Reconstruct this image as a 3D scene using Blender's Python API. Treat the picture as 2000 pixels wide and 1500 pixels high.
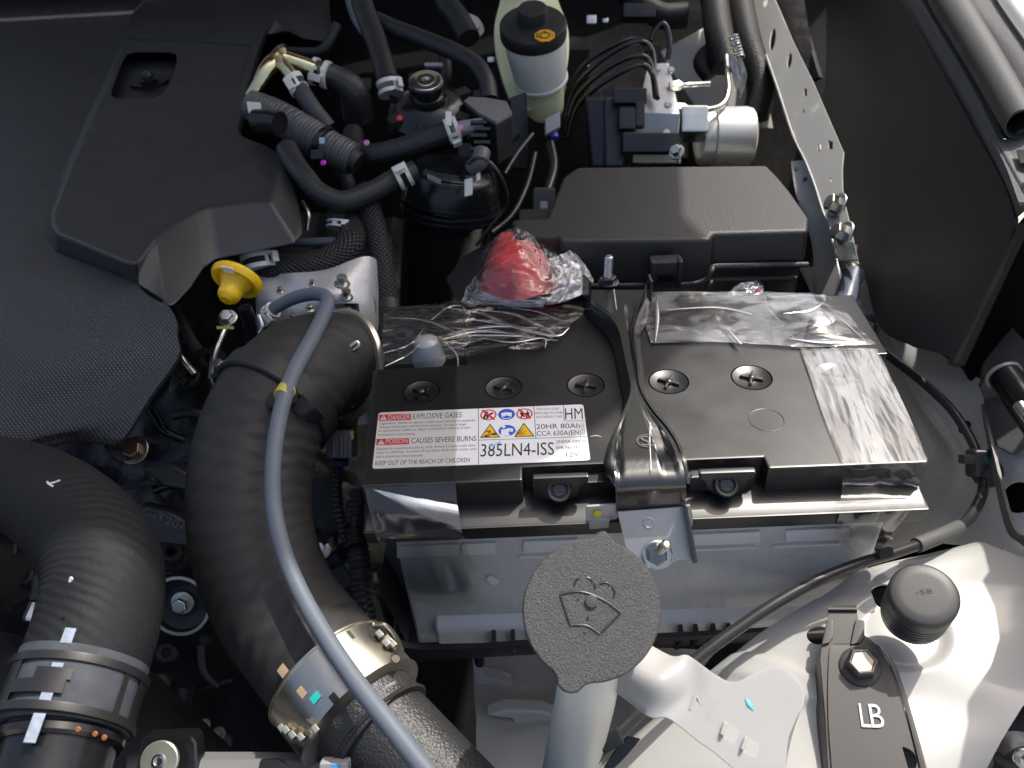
import bpy, bmesh, math, random
from mathutils import Vector, Matrix, noise
random.seed(4)
for _o in list(bpy.data.objects): bpy.data.objects.remove(_o)
S = bpy.context.scene
COL = S.collection
R = math.radians

# ---------------------------------------------------------------- camera
F = 1600.0                                   # focal length in pixels of the 2000 x 1500 photograph
CAMP = Vector((0.10502, -0.31854, 0.31797))  # metres; the battery's lid is z = 0
def _axes(p, y, r):
    f = Vector((0, math.cos(p), -math.sin(p))); u = Vector((0, math.sin(p), math.cos(p))); x = Vector((1, 0, 0))
    Rz = Matrix.Rotation(y, 3, 'Z'); f, u, x = Rz @ f, Rz @ u, Rz @ x
    return math.cos(r)*x + math.sin(r)*u, math.cos(r)*u - math.sin(r)*x, f
CX, CU, CF = _axes(0.66653, 0.04736, -0.06988)
cam = bpy.data.cameras.new('camera'); camo = bpy.data.objects.new('camera', cam); COL.objects.link(camo)
M4 = Matrix((( CX.x, CU.x, -CF.x, CAMP.x), (CX.y, CU.y, -CF.y, CAMP.y), (CX.z, CU.z, -CF.z, CAMP.z), (0, 0, 0, 1)))
camo.matrix_world = M4
cam.sensor_width = 36; cam.lens = 36*F/2000; cam.clip_start = 0.01; cam.clip_end = 500
cam.dof.use_dof = True; cam.dof.focus_distance = 0.47; cam.dof.aperture_fstop = 14
S.camera = camo

# ---------------------------------------------------------------- daylight
SUN_EL, SUN_AZ = R(60), R(47)                # azimuth from +Y (rear of the car) towards +X
SUN = Vector((math.sin(SUN_AZ)*math.cos(SUN_EL), math.cos(SUN_AZ)*math.cos(SUN_EL), math.sin(SUN_EL)))
w = bpy.data.worlds.new('World'); S.world = w; w.use_nodes = True
nt = w.node_tree; bg = nt.nodes['Background']
sky = nt.nodes.new('ShaderNodeTexSky'); sky.sky_type = 'NISHITA'; sky.sun_disc = False
sky.sun_elevation = SUN_EL; sky.sun_rotation = SUN_AZ; sky.air_density = 1.0; sky.dust_density = 7.0; sky.ozone_density = 1.0
nt.links.new(sky.outputs[0], bg.inputs[0]); bg.inputs[1].default_value = 0.15
sl = bpy.data.lights.new('sun', 'SUN'); sl.energy = 3.4; sl.angle = R(0.5); sl.color = (1, 0.965, 0.895)
so = bpy.data.objects.new('sun', sl); COL.objects.link(so); so.rotation_euler = SUN.to_track_quat('Z', 'Y').to_euler()
S.view_settings.view_transform = 'Standard'; S.view_settings.look = 'None'; S.view_settings.exposure = 0.46; S.view_settings.gamma = 1
S.render.engine = 'CYCLES'; S.cycles.max_bounces = 8; S.cycles.transparent_max_bounces = 12; S.cycles.caustics_reflective = False
S.cycles.sample_clamp_indirect = 4

# ---------------------------------------------------------------- measuring: photo pixel -> a place in the bay
def ray(px, py): return CF + CX*((px-1000)/F) - CU*((py-750)/F)
def C(px, py, d): return CAMP + ray(px, py)*d                      # at depth d (m) along the view axis
def Z(px, py, z):                                                  # on the horizontal plane at height z
    r = ray(px, py); return CAMP + r*((z-CAMP.z)/r.z)
def PL(px, py, o, n):                                              # on the plane through o with normal n
    r = ray(px, py); return CAMP + r*((o-CAMP).dot(n)/r.dot(n))
def depth(p): return (p-CAMP).dot(CF)
def mm(n, d): return n*d/F                                         # n pixels at depth d, in metres

# ---------------------------------------------------------------- scene graph
def root_of(o):
    while o.parent: o = o.parent
    return o
def thing(name, label, cat, loc=(0, 0, 0), group=None):
    o = bpy.data.objects.new(name, None); COL.objects.link(o); o.location = loc; o.empty_display_size = 0.02
    o['label'] = label; o['category'] = cat
    if group: o['group'] = group
    return o
def tag(o, label, cat, group=None):
    o['label'] = label; o['category'] = cat
    if group: o['group'] = group
    return o
def copy_tree(o, off, parent=None, label=None):
    c = o.copy(); COL.objects.link(c)
    if parent: c.parent = parent
    else: c.location = o.location + off
    if label: c['label'] = label
    for ch in list(o.children): copy_tree(ch, off, c)
    return c

def catmull(pts, res):
    n = len(pts); out = []
    if n == 2: return [pts[0].lerp(pts[1], i/res) for i in range(res+1)]
    for i in range(n-1):
        p0 = pts[i-1] if i else pts[0]*2-pts[1]; p1 = pts[i]; p2 = pts[i+1]
        p3 = pts[i+2] if i+2 < n else pts[-1]*2-pts[-2]
        for k in range(res):
            t = k/res
            out.append(0.5*((2*p1)+(p2-p0)*t+(2*p0-5*p1+4*p2-p3)*t*t+(3*p1-p0-3*p2+p3)*t*t*t))
    out.append(pts[-1].copy()); return out
def cat1(vals, res):
    return [q.x for q in catmull([Vector((v, 0, 0)) for v in vals], res)]
def perp(a):
    a = a.normalized(); b = Vector((0, 0, 1)) if abs(a.z) < 0.9 else Vector((1, 0, 0))
    x = a.cross(b).normalized(); return x, a.cross(x).normalized()

class MB:
    def __init__(s): s.v = []; s.f = []; s.uv = []; s.fm = []; s.cur = 0
    def use(s, i): s.cur = i; return s
    def add(s, vs, fs, uv=None):
        b = len(s.v); s.v += [Vector(p) for p in vs]; s.f += [tuple(i+b for i in f) for f in fs]; s.fm += [s.cur]*len(fs)
        s.uv += uv if uv else [(0, 0)]*len(vs); return s
    def tube(s, pts, rad, n=16, res=8, caps=True, rib=None, squash=1.0):
        if not isinstance(rad, (list, tuple)): rad = [rad]*len(pts)
        P = catmull(pts, res); Q = cat1(list(rad), res)
        T = [(P[min(i+1, len(P)-1)]-P[max(i-1, 0)]).normalized() for i in range(len(P))]
        x, y = perp(T[0]); L = 0; vs = []; uv = []; fs = []
        for i, p in enumerate(P):
            if i:
                L += (P[i]-P[i-1]).length
                x = (x - T[i]*x.dot(T[i])).normalized()
            y = T[i].cross(x)
            r = Q[i]
            if rib: r = r + rib[1]*(0.5+0.5*math.cos(2*math.pi*L/rib[0]))
            for k in range(n+1):
                a = 2*math.pi*k/n
                vs.append(p + x*math.cos(a)*r + y*math.sin(a)*r*squash); uv.append((L, a*Q[i]))
            if i:
                for k in range(n):
                    b = i*(n+1)+k; fs.append((b-n-1, b-n, b+1, b))
        if caps:
            m = n+1; fs.append(tuple(reversed(range(n)))); fs.append(tuple(range(len(vs)-m, len(vs)-1)))
        return s.add(vs, fs, uv)
    def lathe(s, prof, o, ax, n=32, loop=False):
        ax = ax.normalized(); x, y = perp(ax); vs = []; fs = []
        for i, (r, h) in enumerate(prof):
            for k in range(n):
                a = 2*math.pi*(k+0.5)/n
                vs.append(o + ax*h + x*math.cos(a)*r + y*math.sin(a)*r)
            if i:
                for k in range(n):
                    k2 = (k+1) % n; fs.append(((i-1)*n+k, (i-1)*n+k2, i*n+k2, i*n+k))
        if loop: fs += [(len(vs)-n+k, len(vs)-n+(k+1) % n, (k+1) % n, k) for k in range(n)]
        else: fs.append(tuple(reversed(range(n)))); fs.append(tuple(range(len(vs)-n, len(vs))))
        return s.add(vs, fs)
    def prism(s, pts, vec):
        n = len(pts); vs = list(pts)+[p+vec for p in pts]
        return s.add(vs, [tuple(range(n)), tuple(reversed(range(n, 2*n)))]+[(i, i+n, (i+1) % n+n, (i+1) % n) for i in range(n)])
    def loft(s, a, b):                     # two outlines of the same length joined into a solid
        n = len(a)
        return s.add(list(a)+list(b), [tuple(range(n)), tuple(reversed(range(n, 2*n)))]+[(i, i+n, (i+1) % n+n, (i+1) % n) for i in range(n)])
    def box(s, c, a, b, d):
        p = [c-a-b-d, c+a-b-d, c+a+b-d, c-a+b-d, c-a-b+d, c+a-b+d, c+a+b+d, c-a+b+d]
        return s.add(p, [(0, 3, 2, 1), (4, 5, 6, 7), (0, 1, 5, 4), (1, 2, 6, 5), (2, 3, 7, 6), (3, 0, 4, 7)])
    def plate(s, outer, holes, vec):       # a plate with true holes
        bm = bmesh.new(); es = []
        for loop in [outer]+holes:
            vv = [bm.verts.new(p) for p in loop]
            es += [bm.edges.new((vv[i], vv[(i+1) % len(vv)])) for i in range(len(vv))]
        bmesh.ops.triangle_fill(bm, edges=es, use_beauty=True, use_dissolve=False)
        r = bmesh.ops.extrude_face_region(bm, geom=bm.faces[:])
        for g in r['geom']:
            if isinstance(g, bmesh.types.BMVert): g.co += vec
        bm.verts.index_update(); s.add([v.co.copy() for v in bm.verts], [tuple(v.index for v in f.verts) for f in bm.faces]); bm.free(); return s
    def patch(s, rows, ru=6, rv=6, thick=None, fn=None):   # smooth sheet through a grid of points
        g = [catmull(r, ru) for r in rows]
        cols = [catmull([g[i][j] for i in range(len(g))], rv) for j in range(len(g[0]))]
        nu, nv = len(cols), len(cols[0]); vs = []; uv = []
        for i in range(nu):
            for j in range(nv):
                p = cols[i][j]
                if fn: p = p + fn(i/(nu-1), j/(nv-1), p)
                vs.append(p); uv.append((i/(nu-1), j/(nv-1)))
        fs = [(i*nv+j, (i+1)*nv+j, (i+1)*nv+j+1, i*nv+j+1) for i in range(nu-1) for j in range(nv-1)]
        if thick:
            N = len(vs); vs += [p+thick for p in vs]; uv += uv[:N]
            fs += [tuple(q+N for q in reversed(f)) for f in fs[:]]
            bd = [j for j in range(nv)]+[i*nv+nv-1 for i in range(1, nu)]+[(nu-1)*nv+j for j in range(nv-2, -1, -1)]+[i*nv for i in range(nu-2, 0, -1)]
            for a in range(len(bd)):
                p, q = bd[a], bd[(a+1) % len(bd)]; fs.append((p, q, q+N, p+N))
        return s.add(vs, fs, uv)
    def hexbolt(s, o, ax, r, h, flange=1.45, dome=True):
        s.lathe([(r*flange, 0), (r*flange, h*0.12), (r*flange*0.93, h*0.22), (r*0.8, h*0.22)], o, ax, 28)
        return s.lathe([(r, h*0.18), (r, h*0.88), (r*0.86, h), (r*0.5, h*1.0)], o, ax, 6)
    def stud(s, o, ax, r, L, pitch=0.0012):
        n = max(4, int(L/pitch)); pr = []
        for i in range(n):
            pr += [(r*0.9, L*i/n), (r, L*(i+0.5)/n)]
        pr += [(r*0.88, L), (r*0.6, L*1.03)]
        return s.lathe(pr, o, ax, 14)
    def build(s, name, m, parent=None, bevel=0, seg=2, ang=35, wn=True, kind=None, label=None):
        off = root_of(parent).location if parent else Vector((0, 0, 0))
        me = bpy.data.meshes.new(name); me.from_pydata([p-off for p in s.v], [], s.f)
        me.polygons.foreach_set('material_index', s.fm)
        ul = me.uv_layers.new(name='uv')
        for l in me.loops: ul.data[l.index].uv = s.uv[l.vertex_index]
        bm = bmesh.new(); bm.from_mesh(me)
        bmesh.ops.recalc_face_normals(bm, faces=bm.faces)
        if bevel:
            es = [e for e in bm.edges if len(e.link_faces) == 2 and e.calc_face_angle(0) > R(ang)]
            bmesh.ops.bevel(bm, geom=es, offset=bevel, segments=seg, affect='EDGES', profile=0.6, clamp_overlap=True)
        bm.to_mesh(me); bm.free()
        me.shade_smooth()
        me.set_sharp_from_angle(angle=R(ang))
        for q in (m if isinstance(m, (list, tuple)) else [m]): me.materials.append(q)
        o = bpy.data.objects.new(name, me); COL.objects.link(o)
        if parent: o.parent = parent
        if bevel and wn:
            w_ = o.modifiers.new('wn', 'WEIGHTED_NORMAL'); w_.keep_sharp = True
        if kind: o['kind'] = kind
        if label: o['label'] = label
        return o
def cut(o, cutter, solver='EXACT'):                        # true holes in a sheet
    me = bpy.data.meshes.new('cutter'); me.from_pydata(cutter.v, [], cutter.f)
    bm = bmesh.new(); bm.from_mesh(me); bmesh.ops.recalc_face_normals(bm, faces=bm.faces); bm.to_mesh(me); bm.free()
    off = root_of(o).location
    for v in me.vertices: v.co -= off
    c = bpy.data.objects.new('cutter', me); COL.objects.link(c)
    if o.parent: c.parent = o.parent
    md = o.modifiers.new('b', 'BOOLEAN'); md.operation = 'DIFFERENCE'; md.object = c; md.solver = solver
    dg = bpy.context.evaluated_depsgraph_get(); dg.update()
    nm = bpy.data.meshes.new_from_object(o.evaluated_get(dg)); nm.name = o.name
    o.modifiers.remove(md)
    if len(nm.polygons) > 0.7*len(o.data.polygons): o.data = nm
    else: print('CUT FAILED', o.name, len(nm.polygons), len(o.data.polygons))
    bpy.data.objects.remove(c); bpy.data.meshes.remove(me)
def circ(o, n, r, k=20, x=None, sx=1.0, sy=1.0):
    if x is None: x, y = perp(n)
    else: y = n.normalized().cross(x).normalized()
    return [o + x*math.cos(2*math.pi*i/k)*r*sx + y*math.sin(2*math.pi*i/k)*r*sy for i in range(k)]
_fontcache = {}
def lettering(mb, s, a, b, hh, n, lift=0.0001, thick=0.00005, keep=False):
    """text from point a to point b along the baseline, cap height hh (m), standing on a surface of normal n"""
    if s not in _fontcache:
        cu = bpy.data.curves.new('t', 'FONT'); cu.body = s; cu.size = 1; cu.resolution_u = 3
        ob = bpy.data.objects.new('t', cu); COL.objects.link(ob)
        dg = bpy.context.evaluated_depsgraph_get(); me = bpy.data.meshes.new_from_object(ob.evaluated_get(dg))
        _fontcache[s] = ([v.co.copy() for v in me.vertices], [tuple(p.vertices) for p in me.polygons])
        bpy.data.objects.remove(ob); bpy.data.curves.remove(cu); bpy.data.meshes.remove(me)
    vs, fs = _fontcache[s]
    x0 = min(v.x for v in vs); x1 = max(v.x for v in vs); y1 = 0.73 if not keep else max(v.y for v in vs)
    xd = (b-a); yd = n.cross(xd).normalized()*hh/y1; xd = xd/(x1-x0)
    mb.add([a + xd*(v.x-x0) + yd*v.y + n*lift for v in vs], fs)
    return mb

# ---------------------------------------------------------------- materials
_m = {}
def mat(name, col, rough=0.5, metal=0.0, spec=0.5, bumps=(), var=None, speck=None, coat=0.0, trans=0.0, sss=0.0, rvar=0.0, aniso=None):
    if name in _m: return _m[name]
    m = bpy.data.materials.new(name); m.use_nodes = True; t = m.node_tree; p = t.nodes['Principled BSDF']
    p.inputs['Base Color'].default_value = (*col, 1); p.inputs['Roughness'].default_value = rough; p.inputs['Metallic'].default_value = metal
    p.inputs['Specular IOR Level'].default_value = spec; p.inputs['Coat Weight'].default_value = coat; p.inputs['Coat Roughness'].default_value = 0.08
    p.inputs['Transmission Weight'].default_value = trans
    if sss:
        p.inputs['Subsurface Weight'].default_value = sss; p.inputs['Subsurface Radius'].default_value = (0.01, 0.01, 0.01); p.inputs['Subsurface Scale'].default_value = 0.4
    tc = t.nodes.new('ShaderNodeTexCoord')
    def nz(scale, detail=3, src='Object', st=None):
        n = t.nodes.new('ShaderNodeTexNoise'); n.inputs['Scale'].default_value = scale; n.inputs['Detail'].default_value = detail
        if st:
            mp = t.nodes.new('ShaderNodeMapping'); mp.inputs['Scale'].default_value = st
            t.links.new(tc.outputs[src], mp.inputs[0]); t.links.new(mp.outputs[0], n.inputs[0])
        else: t.links.new(tc.outputs[src], n.inputs[0])
        return n
    csock = None
    if var:
        n = nz(var[0], 5); mx = t.nodes.new('ShaderNodeMix'); mx.data_type = 'RGBA'
        mx.inputs[6].default_value = (*[c*(1-var[1]) for c in col], 1); mx.inputs[7].default_value = (*[min(1, c*(1+var[1])) for c in col], 1)
        t.links.new(n.outputs[0], mx.inputs[0]); csock = mx.outputs[2]
    if speck:
        n = nz(speck[0], 1); r = t.nodes.new('ShaderNodeMapRange'); r.inputs[1].default_value = speck[1]; r.inputs[2].default_value = speck[1]+0.04
        t.links.new(n.outputs[0], r.inputs[0])
        mx = t.nodes.new('ShaderNodeMix'); mx.data_type = 'RGBA'; t.links.new(r.outputs[0], mx.inputs[0])
        if csock: t.links.new(csock, mx.inputs[6])
        else: mx.inputs[6].default_value = (*col, 1)
        mx.inputs[7].default_value = (*speck[2], 1); csock = mx.outputs[2]
    if csock: t.links.new(csock, p.inputs['Base Color'])
    if rvar:
        n = nz(35, 6); r = t.nodes.new('ShaderNodeMapRange'); r.inputs[1].default_value = 0.3; r.inputs[2].default_value = 0.7
        r.inputs[3].default_value = max(0.02, rough-rvar); r.inputs[4].default_value = min(1, rough+rvar)
        t.links.new(n.outputs[0], r.inputs[0]); t.links.new(r.outputs[0], p.inputs['Roughness'])
    prev = None
    for b in bumps:
        kind, sc, stg, dist = b[:4]
        if kind == 'noise': n = nz(sc, 2, 'Object', b[4] if len(b) > 4 else None); out = n.outputs[0]
        elif kind == 'uvnoise': n = nz(sc, 2, 'UV', b[4] if len(b) > 4 else None); out = n.outputs[0]
        elif kind == 'vor':
            n = t.nodes.new('ShaderNodeTexVoronoi'); n.inputs['Scale'].default_value = sc; t.links.new(tc.outputs['Object'], n.inputs[0]); out = n.outputs[0]
        elif kind in ('wave', 'uvwave'):
            n = t.nodes.new('ShaderNodeTexWave'); n.inputs['Scale'].default_value = sc; n.wave_profile = 'SIN'
            n.inputs['Distortion'].default_value = b[5] if len(b) > 5 else 0
            mp = t.nodes.new('ShaderNodeMapping'); mp.inputs['Rotation'].default_value = (0, 0, b[4] if len(b) > 4 else 0)
            t.links.new(tc.outputs['UV' if kind == 'uvwave' else 'Object'], mp.inputs[0]); t.links.new(mp.outputs[0], n.inputs[0]); out = n.outputs[0]
        elif kind in ('weave', 'uvweave'):
            os_ = []
            for an in (b[4], b[4]+R(90)):
                n = t.nodes.new('ShaderNodeTexWave'); n.inputs['Scale'].default_value = sc
                mp = t.nodes.new('ShaderNodeMapping'); mp.inputs['Rotation'].default_value = (0, 0, an)
                t.links.new(tc.outputs['UV' if kind == 'uvweave' else 'Object'], mp.inputs[0]); t.links.new(mp.outputs[0], n.inputs[0]); os_.append(n.outputs[0])
            mu = t.nodes.new('ShaderNodeMath'); mu.operation = 'MULTIPLY'; t.links.new(os_[0], mu.inputs[0]); t.links.new(os_[1], mu.inputs[1]); out = mu.outputs[0]
        bu = t.nodes.new('ShaderNodeBump'); bu.inputs['Strength'].default_value = stg; bu.inputs['Distance'].default_value = dist
        t.links.new(out, bu.inputs['Height'])
        if prev: t.links.new(prev.outputs[0], bu.inputs['Normal'])
        prev = bu
    if prev: t.links.new(prev.outputs[0], p.inputs['Normal'])
    if aniso: p.inputs['Anisotropic'].default_value = aniso
    _m[name] = m; return m
def film_mat(name, fac=0.16, rough=0.12, milk=0.05, bub=None, streak=None):
    """clear packing tape / cling film: see-through, with gloss, a little milkiness and trapped air"""
    m = bpy.data.materials.new(name); m.use_nodes = True; t = m.node_tree; t.nodes.clear()
    out = t.nodes.new('ShaderNodeOutputMaterial'); tr = t.nodes.new('ShaderNodeBsdfTransparent'); gl = t.nodes.new('ShaderNodeBsdfGlossy')
    df = t.nodes.new('ShaderNodeBsdfDiffuse'); df.inputs[0].default_value = (0.8, 0.82, 0.85, 1); gl.inputs['Roughness'].default_value = rough
    gl.inputs[0].default_value = (1, 1, 1, 1)
    tc = t.nodes.new('ShaderNodeTexCoord')
    fr = t.nodes.new('ShaderNodeFresnel'); fr.inputs[0].default_value = 1.5
    ad = t.nodes.new('ShaderNodeMath'); ad.operation = 'MULTIPLY_ADD'; ad.inputs[1].default_value = 1.6; ad.inputs[2].default_value = fac-0.06; ad.use_clamp = True
    t.links.new(fr.outputs[0], ad.inputs[0])
    m1 = t.nodes.new('ShaderNodeMixShader'); m2 = t.nodes.new('ShaderNodeMixShader')
    m1.inputs[0].default_value = milk
    t.links.new(tr.outputs[0], m1.inputs[1]); t.links.new(df.outputs[0], m1.inputs[2])
    t.links.new(ad.outputs[0], m2.inputs[0]); t.links.new(m1.outputs[0], m2.inputs[1]); t.links.new(gl.outputs[0], m2.inputs[2])
    t.links.new(m2.outputs[0], out.inputs[0])
    if bub:
        n = t.nodes.new('ShaderNodeTexNoise'); n.inputs['Scale'].default_value = bub[0]; n.inputs['Detail'].default_value = 4
        t.links.new(tc.outputs['Object'], n.inputs[0])
        n2 = t.nodes.new('ShaderNodeTexVoronoi'); n2.feature = 'DISTANCE_TO_EDGE'; n2.inputs['Scale'].default_value = bub[0]*7
        t.links.new(tc.outputs['Object'], n2.inputs[0])
        r = t.nodes.new('ShaderNodeMapRange'); r.inputs[1].default_value = bub[1]; r.inputs[2].default_value = bub[1]+0.03
        r.inputs[3].default_value = milk; r.inputs[4].default_value = bub[2]
        t.links.new(n.outputs[0], r.inputs[0])
        r2 = t.nodes.new('ShaderNodeMapRange'); r2.inputs[1].default_value = 0.02; r2.inputs[2].default_value = 0.10; r2.inputs[3].default_value = 0.0; r2.inputs[4].default_value = 1
        t.links.new(n2.outputs[0], r2.inputs[0])
        mu = t.nodes.new('ShaderNodeMath'); mu.operation = 'MULTIPLY'; t.links.new(r.outputs[0], mu.inputs[0]); t.links.new(r2.outputs[0], mu.inputs[1])
        if len(bub) > 3:
            mp = t.nodes.new('ShaderNodeMapping'); mp.inputs['Scale'].default_value = bub[3]; t.links.new(tc.outputs['Object'], mp.inputs[0]); t.links.new(mp.outputs[0], n.inputs[0]); n.inputs['Detail'].default_value = 2; n.inputs['Distortion'].default_value = 0.8
            r.inputs[2].default_value = bub[1]+0.10; t.links.new(r.outputs[0], m1.inputs[0])
        else: t.links.new(mu.outputs[0], m1.inputs[0])
    if streak:
        mp = t.nodes.new('ShaderNodeMapping'); mp.inputs['Scale'].default_value = streak[1]; mp.inputs['Rotation'].default_value = (0, 0, streak[3] if len(streak) > 3 else 0)
        n = t.nodes.new('ShaderNodeTexNoise'); n.inputs['Scale'].default_value = streak[0]; n.inputs['Detail'].default_value = 3; n.inputs['Distortion'].default_value = 1.2
        t.links.new(tc.outputs['Object'], mp.inputs[0]); t.links.new(mp.outputs[0], n.inputs[0])
        bu = t.nodes.new('ShaderNodeBump'); bu.inputs['Strength'].default_value = 1; bu.inputs['Distance'].default_value = streak[2]
        t.links.new(n.outputs[0], bu.inputs['Height']); t.links.new(bu.outputs[0], gl.inputs['Normal']); t.links.new(bu.outputs[0], fr.inputs['Normal'])
    return m
BLK = mat('black_moulded_plastic', (0.018, 0.019, 0.021), 0.42, bumps=[('noise', 1800, 0.25, 0.0003)], rvar=0.08)
SMOOTH = mat('smooth_black_cover_plastic', (0.023, 0.0245, 0.027), 0.42, spec=0.6, bumps=[('noise', 2200, 0.3, 0.0002)], rvar=0.05, speck=(420, 0.80, (0.12, 0.12, 0.12)))
GLOSSB = mat('glossy_black_plastic', (0.009, 0.0095, 0.011), 0.22, rvar=0.08)
DARK = mat('shade_dark_metal', (0.006, 0.006, 0.0065), 0.7, 0.0, spec=0.06, var=(60, 0.6), rvar=0.15, bumps=[('noise', 160, 0.4, 0.002)])  # near-black colour stands in for the shade of the enclosed bay
RUB = mat('black_rubber', (0.020, 0.0205, 0.022), 0.55, bumps=[('noise', 900, 0.35, 0.0004)], var=(45, 0.35), rvar=0.1)
ZINC = mat('zinc_plated_steel', (0.62, 0.62, 0.58), 0.28, 1.0, rvar=0.1, var=(150, 0.15))
CLAMP = mat('pale_coated_spring_steel', (0.70, 0.71, 0.66), 0.40, 0.15, var=(200, 0.12))
ALU = mat('cast_aluminium', (0.52, 0.525, 0.53), 0.38, 0.35, bumps=[('noise', 500, 0.4, 0.0008)], var=(70, 0.25))
PAINT = mat('white_body_paint', (0.435, 0.432, 0.412), 0.33, coat=0.5, bumps=[('noise', 180, 0.08, 0.0006)], var=(25, 0.03))
NAT = mat('natural_white_plastic', (0.40, 0.40, 0.39), 0.38, sss=0.35, var=(40, 0.05))
BSTEEL = mat('black_coated_steel', (0.016, 0.0165, 0.017), 0.27, 0.0, spec=1.0, bumps=[('noise', 250, 0.15, 0.0006)], coat=0.35, speck=(700, 0.77, (0.25, 0.25, 0.25)))
INK = mat('black_print', (0.02, 0.02, 0.025), 0.5)

# ================================================================ the battery
A = Z(705, 950, 0); B_ = Z(1814, 902, 0)
BX = (B_-A).normalized(); UPZ = Vector((0, 0, 1)); BY = UPZ.cross(BX)
def BF(px, py, off=0): return PL(px, py, A-BY*off, BY)             # on the plane of the battery's front, off metres in front of it
LIDM = mat('battery_lid_plastic', (0.010, 0.0103, 0.0115), 0.37, spec=0.85, bumps=[('noise', 130, 0.05, 0.0005, (0.6, 12, 1)), ('noise', 2200, 0.08, 0.00012)], rvar=0.05, speck=(520, 0.79, (0.16, 0.16, 0.17)))
CASEM = mat('translucent_grey_battery_case', (0.55, 0.558, 0.57), 0.26, sss=0.12, var=(22, 0.14), rvar=0.1, speck=(240, .74, (.66, .66, .64)))
bat = thing('car_battery', 'large black car battery with a grey case and white warning label on its lid', 'battery', tuple(A+BX*0.157+BY*0.087-UPZ*0.17))
top_px = [(705, 950), (1020, 937), (1020, 912), (1491, 892), (1501, 914), (1814, 902), (1712, 684), (1557, 680), (1515, 672), (1497, 575), (1260, 580), (1180, 583), (900, 600), (908, 655), (912, 711), (728, 721)]
W_ = (B_-A).length; BLk = Z(751, 613, 0); BRk = Z(1655, 582, 0)
zl1 = BF(716, 995).z; zl2 = BF(716, 1040, 0.0135).z; zl3 = BF(716, 1064, 0.0135).z
m = MB(); m.prism([Z(x, y, 0) for x, y in top_px], Vector((0, 0, zl1-0.002)))
lid = m.build('lid', LIDM, bat, 0.0016, 2)
def ring4(off, z, side=0.0):
    return [Vector((p.x, p.y, z)) for p in (A-BX*side-BY*off, B_+BX*side-BY*off, BRk+BX*side+BY*0.004, BLk-BX*side+BY*0.004)]
m = MB(); m.loft(ring4(0, zl1+0.0008, -0.001), ring4(0.0135, zl2, 0.0)); m.build('lid_ledge', LIDM, bat, 0.0008, 2)
m = MB(); m.loft(ring4(0.0140, zl2+0.0003, 0.001), ring4(0.0130, zl3, 0.0)); m.build('lid_rim', LIDM, bat, 0.0012, 2)
zb = -0.165
m = MB(); m.loft(ring4(-0.001, zl3+0.0005, -0.0115), ring4(-0.003, zb, -0.012)); case = m.build('case', CASEM, bat, 0.004, 3)
RIBM = mat('lit_case_rib', (0.66, 0.67, 0.69), 0.3, sss=.2)  # same plastic as the case, made paler to paint light on the ribs
# moulded ribs just under the rim, and the foot along the bottom
for x0, x1 in ((775, 895), (903, 968), (1022, 1130), (1345, 1485), (1535, 1660)):
    y0 = 1072-(x0-775)*0.042; y1 = 1072-(x1-775)*0.042
    m = MB(); m.prism([BF(x0, y0-3, 0.0006), BF(x1, y1-3, 0.0006), BF(x1, y1+19, 0.0006), BF(x0, y0+19, 0.0006)], BY*0.004); m.build('case_rib', RIBM, bat, 0.0006)
for x0, x1 in ((1015, 1140), (1350, 1475), (1510, 1640)):
    y0 = 1098-(x0-775)*0.042; y1 = 1098-(x1-775)*0.042
    m = MB(); m.prism([BF(x0, y0, 0.0004), BF(x1, y1, 0.0004), BF(x1, y1+4, 0.0004), BF(x0, y0+4, 0.0004)], BY*0.004); m.build('case_line', RIBM, bat)
f0 = BF(850, 1232, 0.004); f1 = BF(1640, 1212, 0.004)
m = MB(); m.prism([f0, f1, f1+UPZ*0.012+BY*0.012, f0+UPZ*0.012+BY*0.012, ], -UPZ*0.0005)
m = MB(); c0 = [f0-UPZ*0.016, f0, f0+BY*0.014+UPZ*0.016, f0+BY*0.014-UPZ*0.016]
m.loft(c0, [p+(f1-f0) for p in c0]); m.build('foot_flange', mat('sunlit_case_foot', (0.62, 0.64, 0.66), 0.35, sss=0.2), bat, 0.003, 3)  # case plastic again, whitened to paint the sun on the foot

m = MB(); m.add([BF(950, 1130, -.0003), BF(958, 1123, -.0003), BF(965, 1127, -.0003), BF(976, 1133, -.0003), BF(970, 1143, -.0003), BF(957, 1141, -.0003)], [(0, 1, 2, 3, 4, 5)]); m.build('pale_blotch', mat('pale_blotch', (.7, .7, .66), .5), bat)
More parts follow.
